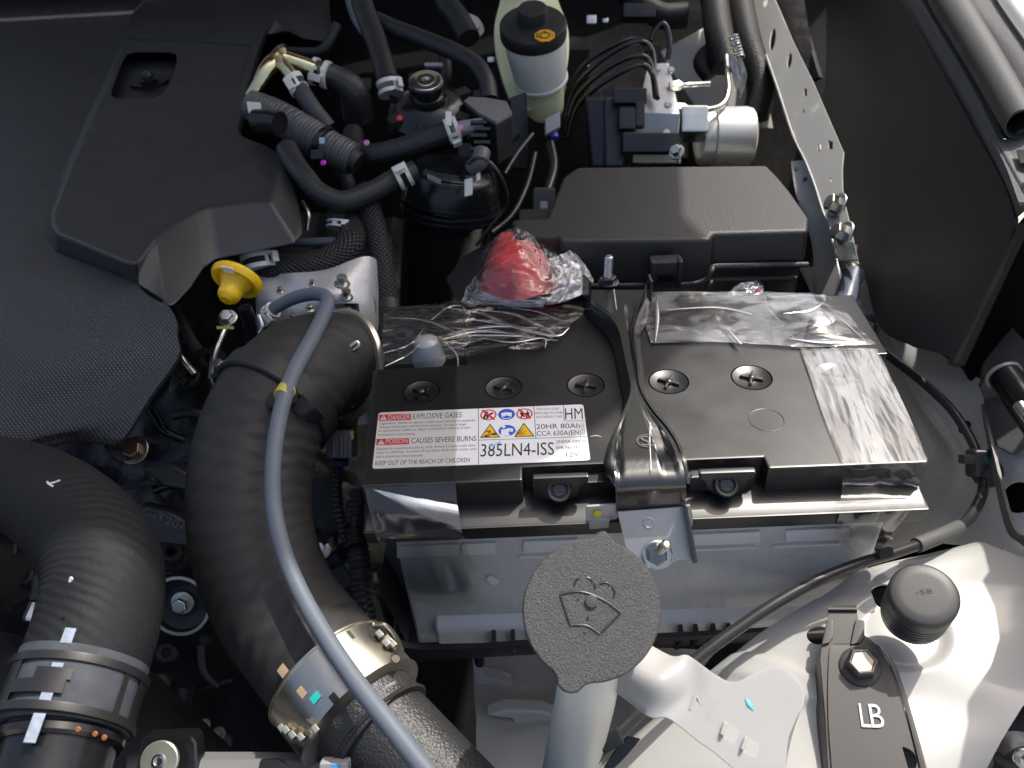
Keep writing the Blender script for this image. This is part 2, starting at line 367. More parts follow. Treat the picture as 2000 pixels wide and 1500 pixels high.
# vent plugs: a round recess cut in the lid with a cross-slotted plug in it
plugs = [(823, 765, 36), (983, 757, 36), (1144, 752, 36.5), (1306, 745, 38.5), (1468, 737, 39), (1628, 730, 38)]
ck = MB()
for x, y, r in plugs:
    p = Z(x, y, 0); rr = mm(r, depth(p)); ck.lathe([(rr*1.03, -0.0045), (rr*1.03, 0.004)], p, UPZ, 40)
cut(lid, ck)
for i, (x, y, r) in enumerate(plugs):
    p = Z(x, y, 0); rr = mm(r, depth(p))
    m = MB(); m.lathe([(rr*0.985, -0.0045), (rr*0.985, -0.0008), (rr*0.95, 0.0000), (rr*0.90, -0.0002), (rr*0.6, -0.0014), (rr*0.3, -0.0016), (rr*0.16, -0.0012), (rr*0.02, -0.0010)], p, UPZ, 40)
    pl = m.build('vent_plug', LIDM, bat, 0, ang=50)
    m = MB(); a0 = R(-28 + (i*7) % 20)
    for a in (a0, a0+R(90)):
        u = Vector((math.cos(a), math.sin(a), 0)); v = UPZ.cross(u)
        m.loft([p+u*rr*0.62+v*0.0011-UPZ*0.0016, p+u*rr*0.62-v*0.0011-UPZ*0.0016, p-u*rr*0.62-v*0.0011-UPZ*0.0016, p-u*rr*0.62+v*0.0011-UPZ*0.0016],
               [p+u*rr*0.52+v*0.0007+UPZ*0.0006, p+u*rr*0.52-v*0.0007+UPZ*0.0006, p-u*rr*0.52-v*0.0007+UPZ*0.0006, p-u*rr*0.52+v*0.0007+UPZ*0.0006])
    m.lathe([(rr*0.2, -0.002), (rr*0.2, 0.0004), (rr*0.12, 0.0012), (rr*0.02, 0.0014)], p, UPZ, 16)
    m.build('plug_cross', LIDM, pl, 0.0003)
p = Z(1497, 820, 0); m = MB(); m.lathe([(mm(34, depth(p)), -0.0005), (mm(34, depth(p)), 0.0001), (mm(33.3, depth(p)), 0.00018), (mm(32.5, depth(p)), 0.0001), (mm(32.4, depth(p)), -.0005)], p, UPZ, 48, True); m.build('moulded_disc', LIDM, bat)

# recess floor at both terminals, posts under caps
for q4 in (((720, 735), (915, 728), (915, 592), (745, 600)), ((1490, 700), (1735, 690), (1665, 575), (1490, 585))):
    m = MB(); m.prism([Z(x, y, -0.017) for x, y in q4], -UPZ*0.004); m.build('terminal_recess', GLOSSB, bat, 0.001)
CLEAR = mat('clear_plastic_cap', (0.85, 0.87, 0.9), 0.22, trans=0.55, var=(60, 0.08))
p = C(838, 703, depth(Z(838, 703, -0.012)))
m = MB(); m.lathe([(0.0115, 0), (0.0112, 0.003), (0.0085, 0.014), (0.0078, 0.0165), (0.0045, 0.019), (0.0005, 0.0196)], p, (UPZ-BY*0.05).normalized(), 32)
m.build('terminal_cap', CLEAR, bat)
m = MB(); m.lathe([(0.0072, -0.002), (0.0062, 0.013), (0.004, 0.0135)], p, UPZ, 24); m.build('terminal_post', mat('lead', (0.34, 0.35, 0.37), 0.45, 0.8), bat)
q = Z(1600, 655, -0.016)
m = MB(); m.lathe([(0.0095, 0), (0.0085, 0.013), (0.0082, 0.0145), (0.006, 0.0155)], q, UPZ, 28); m.build('terminal_post', mat('lead', (0.34, 0.35, 0.37), 0.45, 0.8), bat)
# lifting-handle recesses along the front, each with an eyelet
for pts, eye in (((( 1036, 918), (1200, 910), (1200, 940), (1040, 948)), (1092, 957)), (((1347, 905), (1474, 899), (1477, 925), (1347, 933)), (1418, 947))):
    a = [Z(x, y, -0.0065) for x, y in pts]; m = MB(); m.prism(a, -UPZ*0.016); m.build('handle_bar', LIDM, bat, 0.0012)
    e = BF(eye[0], eye[1], 0.0022); m = MB()
    m.prism([BF(eye[0]+dx, eye[1]+dy, 0.001) for dx, dy in ((-52, -22), (58, -26), (58, -14), (44, -8), (40, 8), (24, 19), (0, 22), (-22, 20), (-38, 10), (-43, -5), (-52, -10))], BY*0.004)
    m.build('handle_hinge', LIDM, bat, 0.0012)
    ax = (UPZ*0.75-BY*0.66).normalized(); r0 = mm(25, 0.43)
    m = MB(); m.lathe([(r0, -0.003), (r0, 0.0012), (r0*0.9, 0.0018), (r0*0.74, 0.0016), (r0*0.66, 0.0002)], e, ax, 28); m.build('handle_eyelet', LIDM, bat)
    m = MB(); m.lathe([(r0*0.55, -0.002), (r0*0.55, 0.0008), (r0*0.5, 0.0011), (r0*0.05, 0.0011)], e, ax, 20); m.box(e+ax*0.0012, BX*r0*.45, ax.cross(BX)*r0*.09, ax*.0004); m.build('handle_pin', LIDM, bat)
# ---- warning label
def z1(x, y): return (680+x*0.28, 560+y*0.28)
def LZ(x, y, z=0.0004): return Z(*z1(x, y), z)
def rrect(c, k=5, rad=0.15):
    out = []
    n = len(c)
    for i in range(n):
        p, q, s = c[i-1], c[i], c[(i+1) % n]
        a = q+(p-q).normalized()*rad; b = q+(s-q).normalized()*rad
        for j in range(k+1):
            t = j/k; out.append(a.lerp(q, t).lerp(q.lerp(b, t), t))
    return out
m = MB(); m.prism(rrect([LZ(212, 878), LZ(1640, 820), LZ(1690, 1210), LZ(168, 1270)], 5, 0.0022), -UPZ*0.0003)
lab = m.build('warning_label', mat('white_label_paper', (0.74, 0.75, 0.76), 0.42, rvar=0.05), bat)
REDP = mat('red_print', (0.62, 0.03, 0.035), 0.45); BLUP = mat('blue_print', (0.02, 0.09, 0.52), 0.45); YELP = mat('yellow_print', (0.75, 0.45, 0.01), 0.45); WHP = mat('white_print', (0.74, 0.75, 0.76), 0.45)
GREYP = mat('grey_print', (0.10, 0.10, 0.11), 0.5)
H1, H2, H3 = 0.00048, 0.00056, 0.00064
PR = [INK, REDP, WHP, BLUP, YELP, GREYP]      # print colours by slot
def T(mb, s, a, b, h, z=H1):
    pa, pb = LZ(*a, z), LZ(*b, z); hh = (LZ(a[0], a[1]-h, z)-pa).length
    lettering(mb, s, pa, pb, hh, UPZ, 0.0)
def quad(mb, pts, z): mb.add([LZ(x, y, z) for x, y in pts], [tuple(range(len(pts)))])
def line(mb, a, b, wd, z=H1):
    p, q = LZ(*a, z), LZ(*b, z); d = (q-p).normalized(); s = UPZ.cross(d)*wd*0.5; mb.add([p-s, q-s, q+s, p+s], [(0, 1, 2, 3)])
def disc(mb, c, r, z, k=32, inner=None):
    p = LZ(*c, z); rr = mm(r*0.28, depth(p))
    if inner is None: mb.add(circ(p, UPZ, rr, k), [tuple(range(k))])
    else:
        a = circ(p, UPZ, rr, k); b = circ(p, UPZ, rr*inner, k); mb.add(a+b, [(i, (i+1) % k, k+(i+1) % k, k+i) for i in range(k)])
for q4, s, ta, tb, h, (cx, cy), nm in (([(217, 893), (438, 885), (438, 930), (215, 937)], 'DANGER', (276, 930), (428, 924), 36, (246, 912), 'danger_panel'), ([(198, 1062), (425, 1055), (425, 1098), (196, 1106)], 'POISON', (260, 1096), (414, 1090), 34, (230, 1083), 'poison_panel')):
    m = MB(); m.use(1); quad(m, q4, H1); m.use(2); T(m, s, ta, tb, h, H2); quad(m, [(cx-24, cy+17), (cx+24, cy+16), (cx+2, cy-19)], H2)
    m.use(1); line(m, (cx+1, cy-9), (cx+1, cy+5), 0.0004, H3); line(m, (cx+1, cy+8), (cx+1, cy+12), 0.0004, H3); m.build(nm, PR, lab)
for s, a, b, h in (('EXPLOSIVE GASES', (450, 922), (790, 910), 38), ('CAUSES SEVERE BURNS', (438, 1092), (893, 1075), 38), ('KEEP OUT OF THE REACH OF CHILDREN', (187, 1247), (847, 1222), 32),
                   ('HM', (1514, 925), (1638, 922), 82), ('20HR 80Ah', (1312, 993), (1618, 985), 36), ('CCA 630A(EN)', (1315, 1040), (1628, 1032), 35), ('385LN4-ISS', (922, 1185), (1437, 1171), 92),
                   ('[INDIA ONLY]', (1455, 1090), (1657, 1085), 20), ('EPR No.247222', (1452, 1132), (1670, 1125), 19), ('12V', (1522, 1187), (1612, 1183), 32)):
    m = MB(); T(m, s, a, b, h); m.build('lettering', INK, lab)
for s, a, b, h in (('Cigarettes, flames or sparks could cause battery to explode.', (217, 962), (888, 938), 17), ('Always shield eyes and face from battery. Do not charge', (215, 988), (822, 966), 17),
                   ('or use booster cables or adjust connections without proper', (210, 1013), (858, 988), 17), ('instruction and training.', (207, 1040), (468, 1032), 17),
                   ('Battery is contained sulfuric acid. Avoid contact with skin,', (198, 1140), (890, 1112), 17), ('eyes or clothing. In event of accident, flush with water and', (196, 1165), (892, 1138), 17),
                   ('call a physician immediately.', (193, 1193), (525, 1183), 17), ('FOR STOP & START', (1315, 862), (1475, 858), 16), ('APPLICABLE TO OTHER', (1303, 890), (1497, 885), 16), ('ECO-FRIENDLY CARS', (1312, 917), (1493, 912), 16)):
    m = MB(); T(m, s, a, b, h); m.build('small_lettering', GREYP, lab)
m = MB(); lettering(m, 'SGS-51', LZ(1655, 1030, H1), LZ(1643, 955, H1), 0.0019, UPZ, 0); m.build('small_lettering', GREYP, lab)
m = MB()
for a, b in (((908, 847), (910, 1237)), ((910, 1070), (1665, 1045)), ((1295, 833), (1310, 1056)), ((1500, 826), (1508, 937)), ((1508, 937), (1652, 934))): line(m, a, b, 0.00035)
m.build('ruled_lines', INK, lab)
for i, (cx, cy) in enumerate(((978, 893), (1230, 886))):
    m = MB()
    if i == 0:
        line(m, (960, 905), (1010, 880), 0.0016); line(m, (945, 915), (968, 870), 0.0012); line(m, (968, 870), (975, 915), 0.0012); line(m, (945, 915), (975, 918), 0.001)
    else:
        for dx in (0, 38):
            disc(m, (1212+dx, 868), 7, H1); line(m, (1210+dx, 876), (1216+dx, 898), 0.0017); line(m, (1216+dx, 896), (1202+dx, 914), 0.0009); line(m, (1216+dx, 896), (1232+dx, 908), 0.0009); line(m, (1198+dx, 886), (1230+dx, 880), 0.0008)
    m.use(1); disc(m, (cx, cy), 58, H2, inner=0.82); line(m, (cx-42, cy-33), (cx+42, cy+33), 0.0014, H2); m.build('prohibition_sign', PR, lab)
m = MB(); m.use(3); disc(m, (1105, 890), 59, H1); m.use(2); disc(m, (1105, 898), 36, H2, inner=0.84)
quad(m, [(1068, 880), (1142, 878), (1140, 902), (1110, 900), (1104, 892), (1098, 902), (1070, 904)], H2); m.build('mandatory_sign', PR, lab)
m = MB(); m.use(3); disc(m, (1108, 1003), 59, H1); m.use(2); disc(m, (1085, 978), 13, H2); quad(m, [(1068, 995), (1100, 993), (1118, 1012), (1128, 1040), (1066, 1040)], H2)
quad(m, [(1102, 990), (1124, 984), (1128, 1010), (1108, 1014)], H2); quad(m, [(1128, 984), (1152, 992), (1148, 1014), (1131, 1010)], H2); m.build('mandatory_sign', PR, lab)
for i, (a, b, c) in enumerate((((990, 955), (918, 1054), (1060, 1051)), ((1225, 948), (1158, 1049), (1302, 1044)))):
    m = MB(); quad(m, [a, b, c], H1)
    g = ((a[0]+b[0]+c[0])/3, (a[1]+b[1]+c[1])/3); m.use(4); quad(m, [(g[0]+(p[0]-g[0])*0.84, g[1]+(p[1]-g[1])*0.84) for p in (a, b, c)], H2); m.use(0)
    if i == 0:
        line(m, (955, 1038), (1030, 1020), 0.0008, H3); line(m, (945, 1044), (985, 1042), 0.0008, H3); line(m, (985, 1000), (990, 1018), 0.0008, H3); line(m, (1000, 1030), (1035, 1030), 0.0010, H3); line(m, (965, 1005), (985, 1018), 0.0008, H3)
    else:
        for k in range(7):
            t = R(20+k*24); line(m, (1195+12*math.cos(t), 1038-9*math.sin(t)), (1205+(40+8*(k % 2))*math.cos(t), 1038-(50+9*(k % 3))*math.sin(t)*0.8), 0.00035, H3)
    m.build('warning_triangle', PR, lab)
# scratch of blue and grey marker on the lid
m = MB(); m.add([LZ(985, 1110, H3), LZ(1065, 1073, H3), LZ(1068, 1082, H3), LZ(992, 1122, H3)], [(0, 1, 2, 3)]); m.build('marker_stroke', mat('pale_blue_marker', (0.35, 0.58, 0.85), 0.5), lab)
m = MB(); m.tube([LZ(1690, 1046, 0.0002), LZ(1730, 1040, 0.0002), LZ(1768, 1048, 0.0002)], [0.0002, 0.0005, 0.0002], 6); m.build('scratch', mat('pale_scratch', (0.5, 0.5, 0.5), 0.6), bat)

# ---- clear tape over the lid and the terminals
FILM = film_mat('clear_film', 0.04, 0.08, 0.003, streak=(30, (1.0, 4.0, 1.0), 0.0016, 0.35))
TAPE = film_mat('clear_tape_with_air_under_it', 0.10, 0.16, 0.03, bub=(34, 0.44, 0.22, (0.8, 1.6, 1.0)), streak=(22, (0.8, 3.0, 1.0), 0.0012, 0.3))
TAPE2 = film_mat('clear_tape', 0.05, 0.12, 0.015)
def wrink(seed, amp, sx, sy, base=0.0):
    def fn(u, v, p):
        q = Vector((u*sx+seed, v*sy+seed*1.7, seed))
        a = noise.noise(q)+0.5*noise.noise(q*2.3)+0.35*abs(noise.noise(q*4.1))
        return UPZ*(base+amp*a)
    return fn
m = MB(); m.patch([[Z(751, 606, 0.004), Z(830, 598, 0.006), Z(930, 590, 0.008), Z(1040, 592, 0.004), Z(1150, 606, 0.003)],
                   [Z(748, 650, 0.001), Z(832, 648, 0.012), Z(930, 635, 0.006), Z(1030, 630, 0.006), Z(1128, 628, 0.003)],
                   [Z(747, 690, 0.001), Z(838, 676, 0.010), Z(930, 668, 0.004), Z(1010, 660, 0.005), Z(1100, 650, 0.002)],
                   [Z(750, 718, 0.0012), Z(840, 712, 0.0015), Z(920, 700, 0.002), Z(1000, 690, 0.003), Z(1060, 682, 0.001)]], 26, 22, fn=wrink(3.1, 0.0024, 3.5, 8, 0.0016))
m.build('cling_film', FILM, bat, ang=180)
FOLD = film_mat('film_fold_glint', 0.55, 0.12, 0.30); FOLD2 = film_mat('film_fold_glint_pale', 0.45, 0.15, 0.35)  # milky white in the folds paints the film's bright highlight streaks
for pts, r in ((((900, 622), (960, 628), (1020, 640), (1080, 660)), 0.0009), (((920, 604), (1000, 612), (1060, 640), (1090, 658)), 0.0008), (((880, 640), (950, 645), (1010, 652)), 0.0010), (((868, 662), (920, 648), (980, 650)), 0.0006), (((960, 600), (1040, 606), (1100, 628)), 0.0006), (((905, 600), (915, 615), (908, 630)), 0.0008), (((760, 620), (830, 625), (905, 652), (1000, 655), (1090, 665)), 0.0006), (((860, 600), (940, 612), (1010, 640), (1085, 655), (1112, 640)), 0.0007), (((875, 650), (960, 637), (1040, 640)), 0.0008), (((940, 660), (1000, 668), (1060, 660), (1065, 680)), 0.0005), (((748, 690), (800, 672), (830, 640)), 0.0005), (((750, 716), (800, 690), (822, 668)), 0.0005), (((858, 655), (890, 690), (895, 716)), 0.0004), (((835, 630), (875, 600), (900, 596)), 0.0006)):
    m = MB(); m.tube([Z(x, y, 0.0055) for x, y in pts], [r*0.3]+[r*1.7]*(len(pts)-2)+[r*0.3], 8, squash=0.3); m.build('crease_glint', FOLD, bat)
m = MB(); m.patch([[Z(1267, 572, 0.004), Z(1330, 571, 0.005), Z(1420, 571, 0.004), Z(1510, 572, 0.006), Z(1595, 574, 0.006), Z(1619, 582, 0.004)],
                   [Z(1258, 605, 0.002), Z(1340, 606, 0.0025), Z(1420, 607, 0.003), Z(1510, 612, 0.006), Z(1600, 612, 0.009), Z(1652, 612, 0.002)],
                   [Z(1262, 640, 0.001), Z(1340, 640, 0.001), Z(1420, 642, 0.001), Z(1510, 645, 0.003), Z(1605, 640, 0.008), Z(1680, 645, 0.001)],
                   [Z(1272, 671, 0.0008), Z(1340, 670, 0.0008), Z(1420, 671, 0.0008), Z(1500, 675, 0.001), Z(1600, 679, 0.002), Z(1712, 674, 0.001)]], 20, 20, fn=wrink(8.3, 0.0009, 7, 4, 0.0006))
m.build('clear_tape', TAPE, bat, ang=180)
for pts, r in ((((1300, 605), (1400, 600), (1480, 618), (1560, 650)), 0.0007), (((1490, 590), (1520, 625), (1550, 660)), 0.0007), (((1530, 612), (1580, 606), (1610, 590)), 0.0009), (((1420, 640), (1440, 665), (1450, 672)), 0.0009), (((1283, 575), (1284, 620), (1280, 668)), 0.0008), (((1540, 660), (1600, 668), (1690, 668)), 0.0007), (((1600, 580), (1640, 620), (1690, 664)), 0.0005)):
    m = MB(); m.tube([Z(x, y, 0.0045) for x, y in pts], [r*0.3]+[r*1.6]*(len(pts)-2)+[r*0.3], 8, squash=0.3); m.build('crease_glint', FOLD2, bat)
RT = [[Z(1562, 681, 0.001), Z(1615, 681, 0.001), Z(1665, 681, 0.001), Z(1713, 682, 0.001)], [Z(1583, 740, 0.001), Z(1640, 740, 0.0022), Z(1690, 740, 0.001), Z(1741, 740, 0.001)],
      [Z(1610, 820, 0.0008), Z(1670, 820, 0.0012), Z(1725, 820, 0.0012), Z(1778, 820, 0.0008)], [Z(1645, 907, 0.0007), Z(1705, 905, 0.0007), Z(1760, 903, 0.0007), Z(1812, 901, 0.0007)]]
m = MB(); m.patch(RT, 16, 16, fn=wrink(5.2, 0.0006, 9, 2, 0.0004)); m.build('clear_tape', film_mat('hazy_tape', 0.08, 0.18, 0.06, bub=(30, 0.44, 0.24, (2.2, 0.7, 1.0)), streak=(26, (3.0, 0.8, 1.0), 0.0008)), bat, ang=180)
m = MB(); m.patch([[BF(1645, 909, 0.0005), BF(1725, 906, 0.0005), BF(1808, 903, 0.0005)], [BF(1645, 940, 0.0006), BF(1720, 938, 0.0006), BF(1797, 944, 0.0006)], [BF(1642, 975, 0.0125), BF(1720, 975, 0.0125), BF(1797, 970, 0.0125)],
                   [BF(1640, 1000, 0.0152), BF(1710, 1000, 0.0152), BF(1780, 995, 0.0152)], [BF(1632, 1045, 0.012), BF(1690, 1050, 0.011), BF(1745, 1040, 0.010)], [BF(1665, 1075, 0.006), BF(1690, 1086, 0.006), BF(1748, 1082, 0.005)]], 8, 8, fn=lambda u, v, p: -BY*0.0012*noise.noise(Vector((u*7, v*5, 2))))
m.build('clear_tape', TAPE2, bat, ang=180)
m = MB(); m.patch([[Z(738, 716, 0.0007), Z(815, 713, 0.0007), Z(893, 711, 0.0007)], [Z(726, 800, 0.0009), Z(810, 800, 0.0009), Z(893, 800, 0.0009)], [Z(712, 944, 0.0007), Z(800, 941, 0.0007), Z(890, 940, 0.0007)]], 8, 8)
m.build('clear_tape', film_mat('flat_tape', -0.03, 0.1, 0.002), bat, ang=180)
m = MB(); m.patch([[BF(712, 952, 0.0006), BF(800, 947, 0.0006), BF(890, 943, 0.0006)], [BF(722, 1000, 0.009), BF(800, 1000, 0.012), BF(893, 985, 0.008)], [BF(735, 1048, 0.0152), BF(820, 1043, 0.0152), BF(902, 1040, 0.0152)],
                   [BF(745, 1068, 0.0145), BF(830, 1066, 0.014), BF(910, 1062, 0.014)], [BF(790, 1150, 0.004), BF(860, 1150, 0.003), BF(932, 1140, 0.003)], [BF(800, 1175, 0.003), BF(870, 1182, 0.003), BF(942, 1178, 0.003)]], 8, 8, fn=lambda u, v, p: -BY*0.0010*noise.noise(Vector((u*6, v*6, 7))))
m.build('clear_tape', film_mat('loose_tape', 0.05, 0.10, 0.03), bat, ang=180)
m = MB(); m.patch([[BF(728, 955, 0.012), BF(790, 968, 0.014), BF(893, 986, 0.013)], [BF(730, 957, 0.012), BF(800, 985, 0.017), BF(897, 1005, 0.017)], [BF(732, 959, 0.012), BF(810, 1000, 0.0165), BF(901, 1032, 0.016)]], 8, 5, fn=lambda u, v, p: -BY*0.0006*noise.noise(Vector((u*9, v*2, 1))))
m.build('tape_fold', film_mat('sky_glint_tape', 0.30, 0.15, 0.55), bat, ang=180)  # milky white of this flap stands in for sky reflected by the tape

# ================================================================ hold-down strap
hb = thing('hold_down_strap', 'pressed black steel hold-down strap across the middle of the battery', 'bracket', tuple(Z(1270, 745, 0.0)))
def sec(l, r, zl, k=5, crown=0.0):        # one cross-section of the strap
    a, b = Z(*l, zl), Z(*r, zl); return [a.lerp(b, i/(k-1))+UPZ*crown*(1-(2*i/(k-1)-1)**2) for i in range(k)]
HZ = 0.013
rows = [sec((1150, 566), (1258, 566), 0.010), sec((1154, 590), (1252, 590), 0.010), sec((1190, 618), (1240, 622), 0.0125), sec((1211, 650), (1234, 650), HZ), sec((1224, 710), (1240, 705), HZ), sec((1234, 760), (1247, 758), HZ),
        sec((1222, 800), (1270, 800), HZ), sec((1206, 835), (1300, 836), HZ), sec((1198, 872), (1320, 868), HZ), sec((1200, 905), (1332, 902), HZ)]
def fsec(l, r, off, k=5): a, b = BF(*l, off), BF(*r, off); return [a.lerp(b, i/(k-1)) for i in range(k)]
rows += [fsec((1202, 950), (1340, 945), 0.016), fsec((1204, 1000), (1338, 990), 0.017), fsec((1215, 1068), (1350, 1090), 0.020)]
def groove(u, v, p):                       # pressed beads: u along the strap, v across
    g = 0
    def bump(x, c, w): return math.exp(-((x-c)/w)**2)
    for c in (0.27, 0.72): g -= 0.0062*bump(v, c, 0.09)*min(1, max(0, (u-0.66)/0.06))*min(1, max(0, (0.93-u)/0.05))
    for c in (0.22, 0.75): g -= 0.0035*bump(v, c, 0.09)*bump(u, 0.07, 0.035)
    return UPZ*g
m = MB(); m.patch(rows[:-1], 12, 12, Vector((0, 0, -0.0018)), groove)
m.build('strap_plate', BSTEEL, hb, 0)
# rolled side flanges
def flange(pts, name='strap_flange'):
    mb = MB(); a = []
    for l, zt, dz, out in pts: a.append([l+Vector((0, 0, zt)), l+out+Vector((0, 0, dz))])
    mb.patch(a, 4, 6, Vector((0.0014, 0, 0))); return mb.build(name, BSTEEL, hb, 0)
Rp = [(1260, 560, .010), (1255, 592, .010), (1242, 622, .0125), (1236, 650, HZ), (1242, 705, HZ), (1249, 758, HZ), (1272, 800, HZ), (1302, 836, HZ), (1322, 868, HZ), (1334, 902, HZ)]
flange([(Z(x, y, z), 0.0012, -0.011, Vector((0.004, 0, 0))) for x, y, z in Rp]+[(BF(1342, 945, .016), 0.0, -0.001, Vector((0.003, 0.010, 0)))])
Lp = [(1148, 560, .010), (1152, 592, .010), (1188, 618, .0125), (1209, 650, HZ), (1222, 710, HZ), (1232, 760, HZ), (1220, 800, HZ), (1204, 835, HZ), (1196, 872, HZ), (1198, 905, HZ)]
flange([(Z(x, y, z), 0.0012, -0.011, Vector((-0.004, 0, 0))) for x, y, z in Lp]+[(BF(1200, 950, .016), 0.0, -0.001, Vector((-0.003, 0.010, 0)))])
# vertical ears at the back
for x0, x1 in ((1137, 1150), (1262, 1268)):
    m = MB(); m.prism([Z(x0, 575, 0.012), Z(x1, 590, 0.012), Z(x1, 590, 0.012)+UPZ*0.016, Z(x0, 575, 0.012)+UPZ*0.016], Vector((0.0018, 0, 0))); m.build('strap_ear', BSTEEL, hb, 0.0005)
# front foot, flat steel with its side flange
FOOT = mat('satin_grey_steel', (0.46, 0.47, 0.475), 0.36, 0.35, rvar=0.1, var=(120, 0.12))
FN = (UPZ*0.55-BY*0.83).normalized(); FO = BF(1280, 1075, 0.031)
def FP(px, py): return PL(px, py, FO, FN)
outl = [FP(*p) for p in ((1206, 1000), (1336, 990), (1352, 1092), (1318, 1096), (1305, 1108), (1280, 1116), (1258, 1108), (1240, 1085), (1222, 1070))]
m = MB(); m.plate(outl, [circ(FP(1282, 1075), FN, 0.0045)], -FN*0.002); m.build('strap_foot', FOOT, hb, 0.0005)
m = MB(); m.prism([FP(1330, 985), FP(1340, 985), FP(1360, 1093), FP(1350, 1096)], FN*0.006); m.build('foot_flange', BSTEEL, hb, 0.0012)
m = MB(); m.lathe([(mm(12, .42), 0), (mm(12, .42), 0.0004), (mm(10, .42), 0.0007), (mm(8, .42), 0.0003)], FP(1267, 1021), FN, 24); m.build('embossed_ring', FOOT, hb)
m = MB(); m.lathe([(mm(31, .42), 0), (mm(31, .42), 0.001), (mm(28, .42), 0.0016), (mm(20, .42), 0.0016)], FP(1283, 1083), FN, 32); m.build('washer', ZINC, hb)
m = MB(); m.lathe([(mm(22, .42), 0.001), (mm(22, .42), 0.0058), (mm(18, .42), 0.0066)], FP(1281, 1082), (FN+UPZ*.25).normalized(), 6); m.build('nut', mat('dark_zinc_nut', (0.25, 0.25, 0.25), 0.35, 1.0), hb)
m = MB(); m.stud(FP(1283, 1080), (UPZ*.86-BY*.42+CX*.14).normalized(), mm(10.5, .41), 0.019); m.build('threaded_stud', ZINC, hb)
m = MB(); p0 = Z(1188, 552, 0.010); m.stud(p0, UPZ, mm(8.5, .6), 0.021); m.build('threaded_stud', ZINC, hb)
m = MB(); m.lathe([(mm(15, .6), 0), (mm(15, .6), 0.004), (mm(13, .6), 0.0046)], p0+UPZ*0.0008, UPZ, 6); m.lathe([(mm(20, .6), 0), (mm(20, .6), 0.001), (mm(18, .6), 0.0013)], p0, UPZ, 24); m.build('nut', BSTEEL, hb)
# stamped ring with an S, chalk line
m = MB(); pc = Z(1262, 862, HZ+0.0001); rr = mm(18, .46)
m.lathe([(rr, 0), (rr, 0.0005), (rr*0.88, 0.0005), (rr*0.88, 0)], pc, UPZ, 28, True); lettering(m, 'S', Z(1254, 872, HZ), Z(1271, 871, HZ), mm(20, .46)/0.7, UPZ, 0.0006)
m.build('stamped_mark', mat('worn_stamping', (0.12, 0.12, 0.12), 0.35, spec=0.7), hb)
m = MB(); m.tube([Z(1270, 826, HZ+.0002), Z(1269, 860, HZ+.0002), Z(1271, 900, HZ+.0002), Z(1271, 920, HZ+.0002)], 0.00035, 6); m.tube([Z(1199, 565, .0104), Z(1203, 595, .0104), Z(1208, 625, .0122)], 0.0004, 6); m.build('chalk_line', mat('white_chalk', (0.6, 0.63, 0.66), 0.8), hb)
# left tab with yellow paint dot
m = MB(); TP = lambda x, y, o=0.0165: BF(x, y, o)
m.patch([[TP(1146, 990), TP(1175, 988), TP(1208, 986)], [TP(1144, 1010), TP(1175, 1010), TP(1206, 1012)], [TP(1150, 1018, 0.018), TP(1172, 1018, 0.018), TP(1190, 1017, 0.018)], [TP(1152, 1044, 0.010), TP(1172, 1042, 0.010), TP(1190, 1040, 0.010)]], 4, 4, BY*0.0014)
m.build('side_tab', FOOT, hb)
m = MB(); m.lathe([(mm(8.5, .43), 0), (mm(8.5, .43), 0.0004), (mm(6, .43), 0.0006)], TP(1167, 1003, 0.0170), -BY, 20); m.build('paint_dot', mat('yellow_paint', (0.72, 0.62, 0.02), 0.5), hb)
m = MB(); m.patch([[TP(1338, 990, .016), TP(1348, 988, .016)], [TP(1340, 1010, .016), TP(1353, 1008, .016)], [TP(1345, 1030, .016), TP(1352, 1028, .016)]], 4, 4, BY*0.0014); m.build('side_tab', FOOT, hb)

# ================================================================ washer filler: cap, neck and its white bracket
CAPM = mat('grained_black_cap_plastic', (0.034, 0.035, 0.037), 0.44, spec=1.0, bumps=[('noise', 2300, 0.9, 0.0008), ('vor', 900, 0.35, 0.0007)], var=(700, 0.4))
wf = thing('washer_filler', 'round black grained washer cap with a windscreen symbol on a white plastic neck', 'filler cap', tuple(C(1120, 1480, 0.46)))
wc = C(1157, 1192, 0.365); wn_ = (CAMP-wc).normalized(); wn_ = (wn_ + CU*0.02 + CX*0.10).normalized()
wx = (CX - wn_*CX.dot(wn_)).normalized(); wy = wn_.cross(wx).normalized()
def WP(px, py, h=0.0): return PL(px, py, wc+wn_*h, wn_)
capol = []
for k in range(72):
    a = 2*math.pi*k/72; px = 1156+136*math.cos(a); py = 1193+142*math.sin(a)
    capol.append((px, py))
def capedge(px, py):                        # the pull tab at lower left and the hinge strap at the top
    a = math.degrees(math.atan2(py-1193, px-1156)) % 360
    t = math.exp(-((a-107)/10.5)**4); s = math.exp(-((a-279)/5.5)**4)
    k = 1+0.185*t+0.13*s; return (1156+(px-1156)*k, 1193+(py-1193)*k)
ol = [WP(*capedge(*p)) for p in capol]; ctr = WP(1156, 1193)
m = MB(); m.loft([p-wn_*0.006 for p in ol], ol); cap = m.build('cap', CAPM, wf, 0.0016, 3)
ol2 = [ctr+(WP(*p)-ctr)*0.965 for p in capol]
m = MB(); m.loft([p-wn_*0.013 for p in ol2], [p-wn_*0.006 for p in ol2]); m.build('cap_skirt', BLK, wf, 0.001)
SYM = mat('smooth_black_relief', (0.022, 0.023, 0.025), 0.34)
def rel(pts, r=0.00048, nm='symbol_line'):
    mb = MB(); mb.tube([WP(x, y, 0.0002) for x, y in pts], r, 8, squash=0.7); return mb.build(nm, SYM, cap)
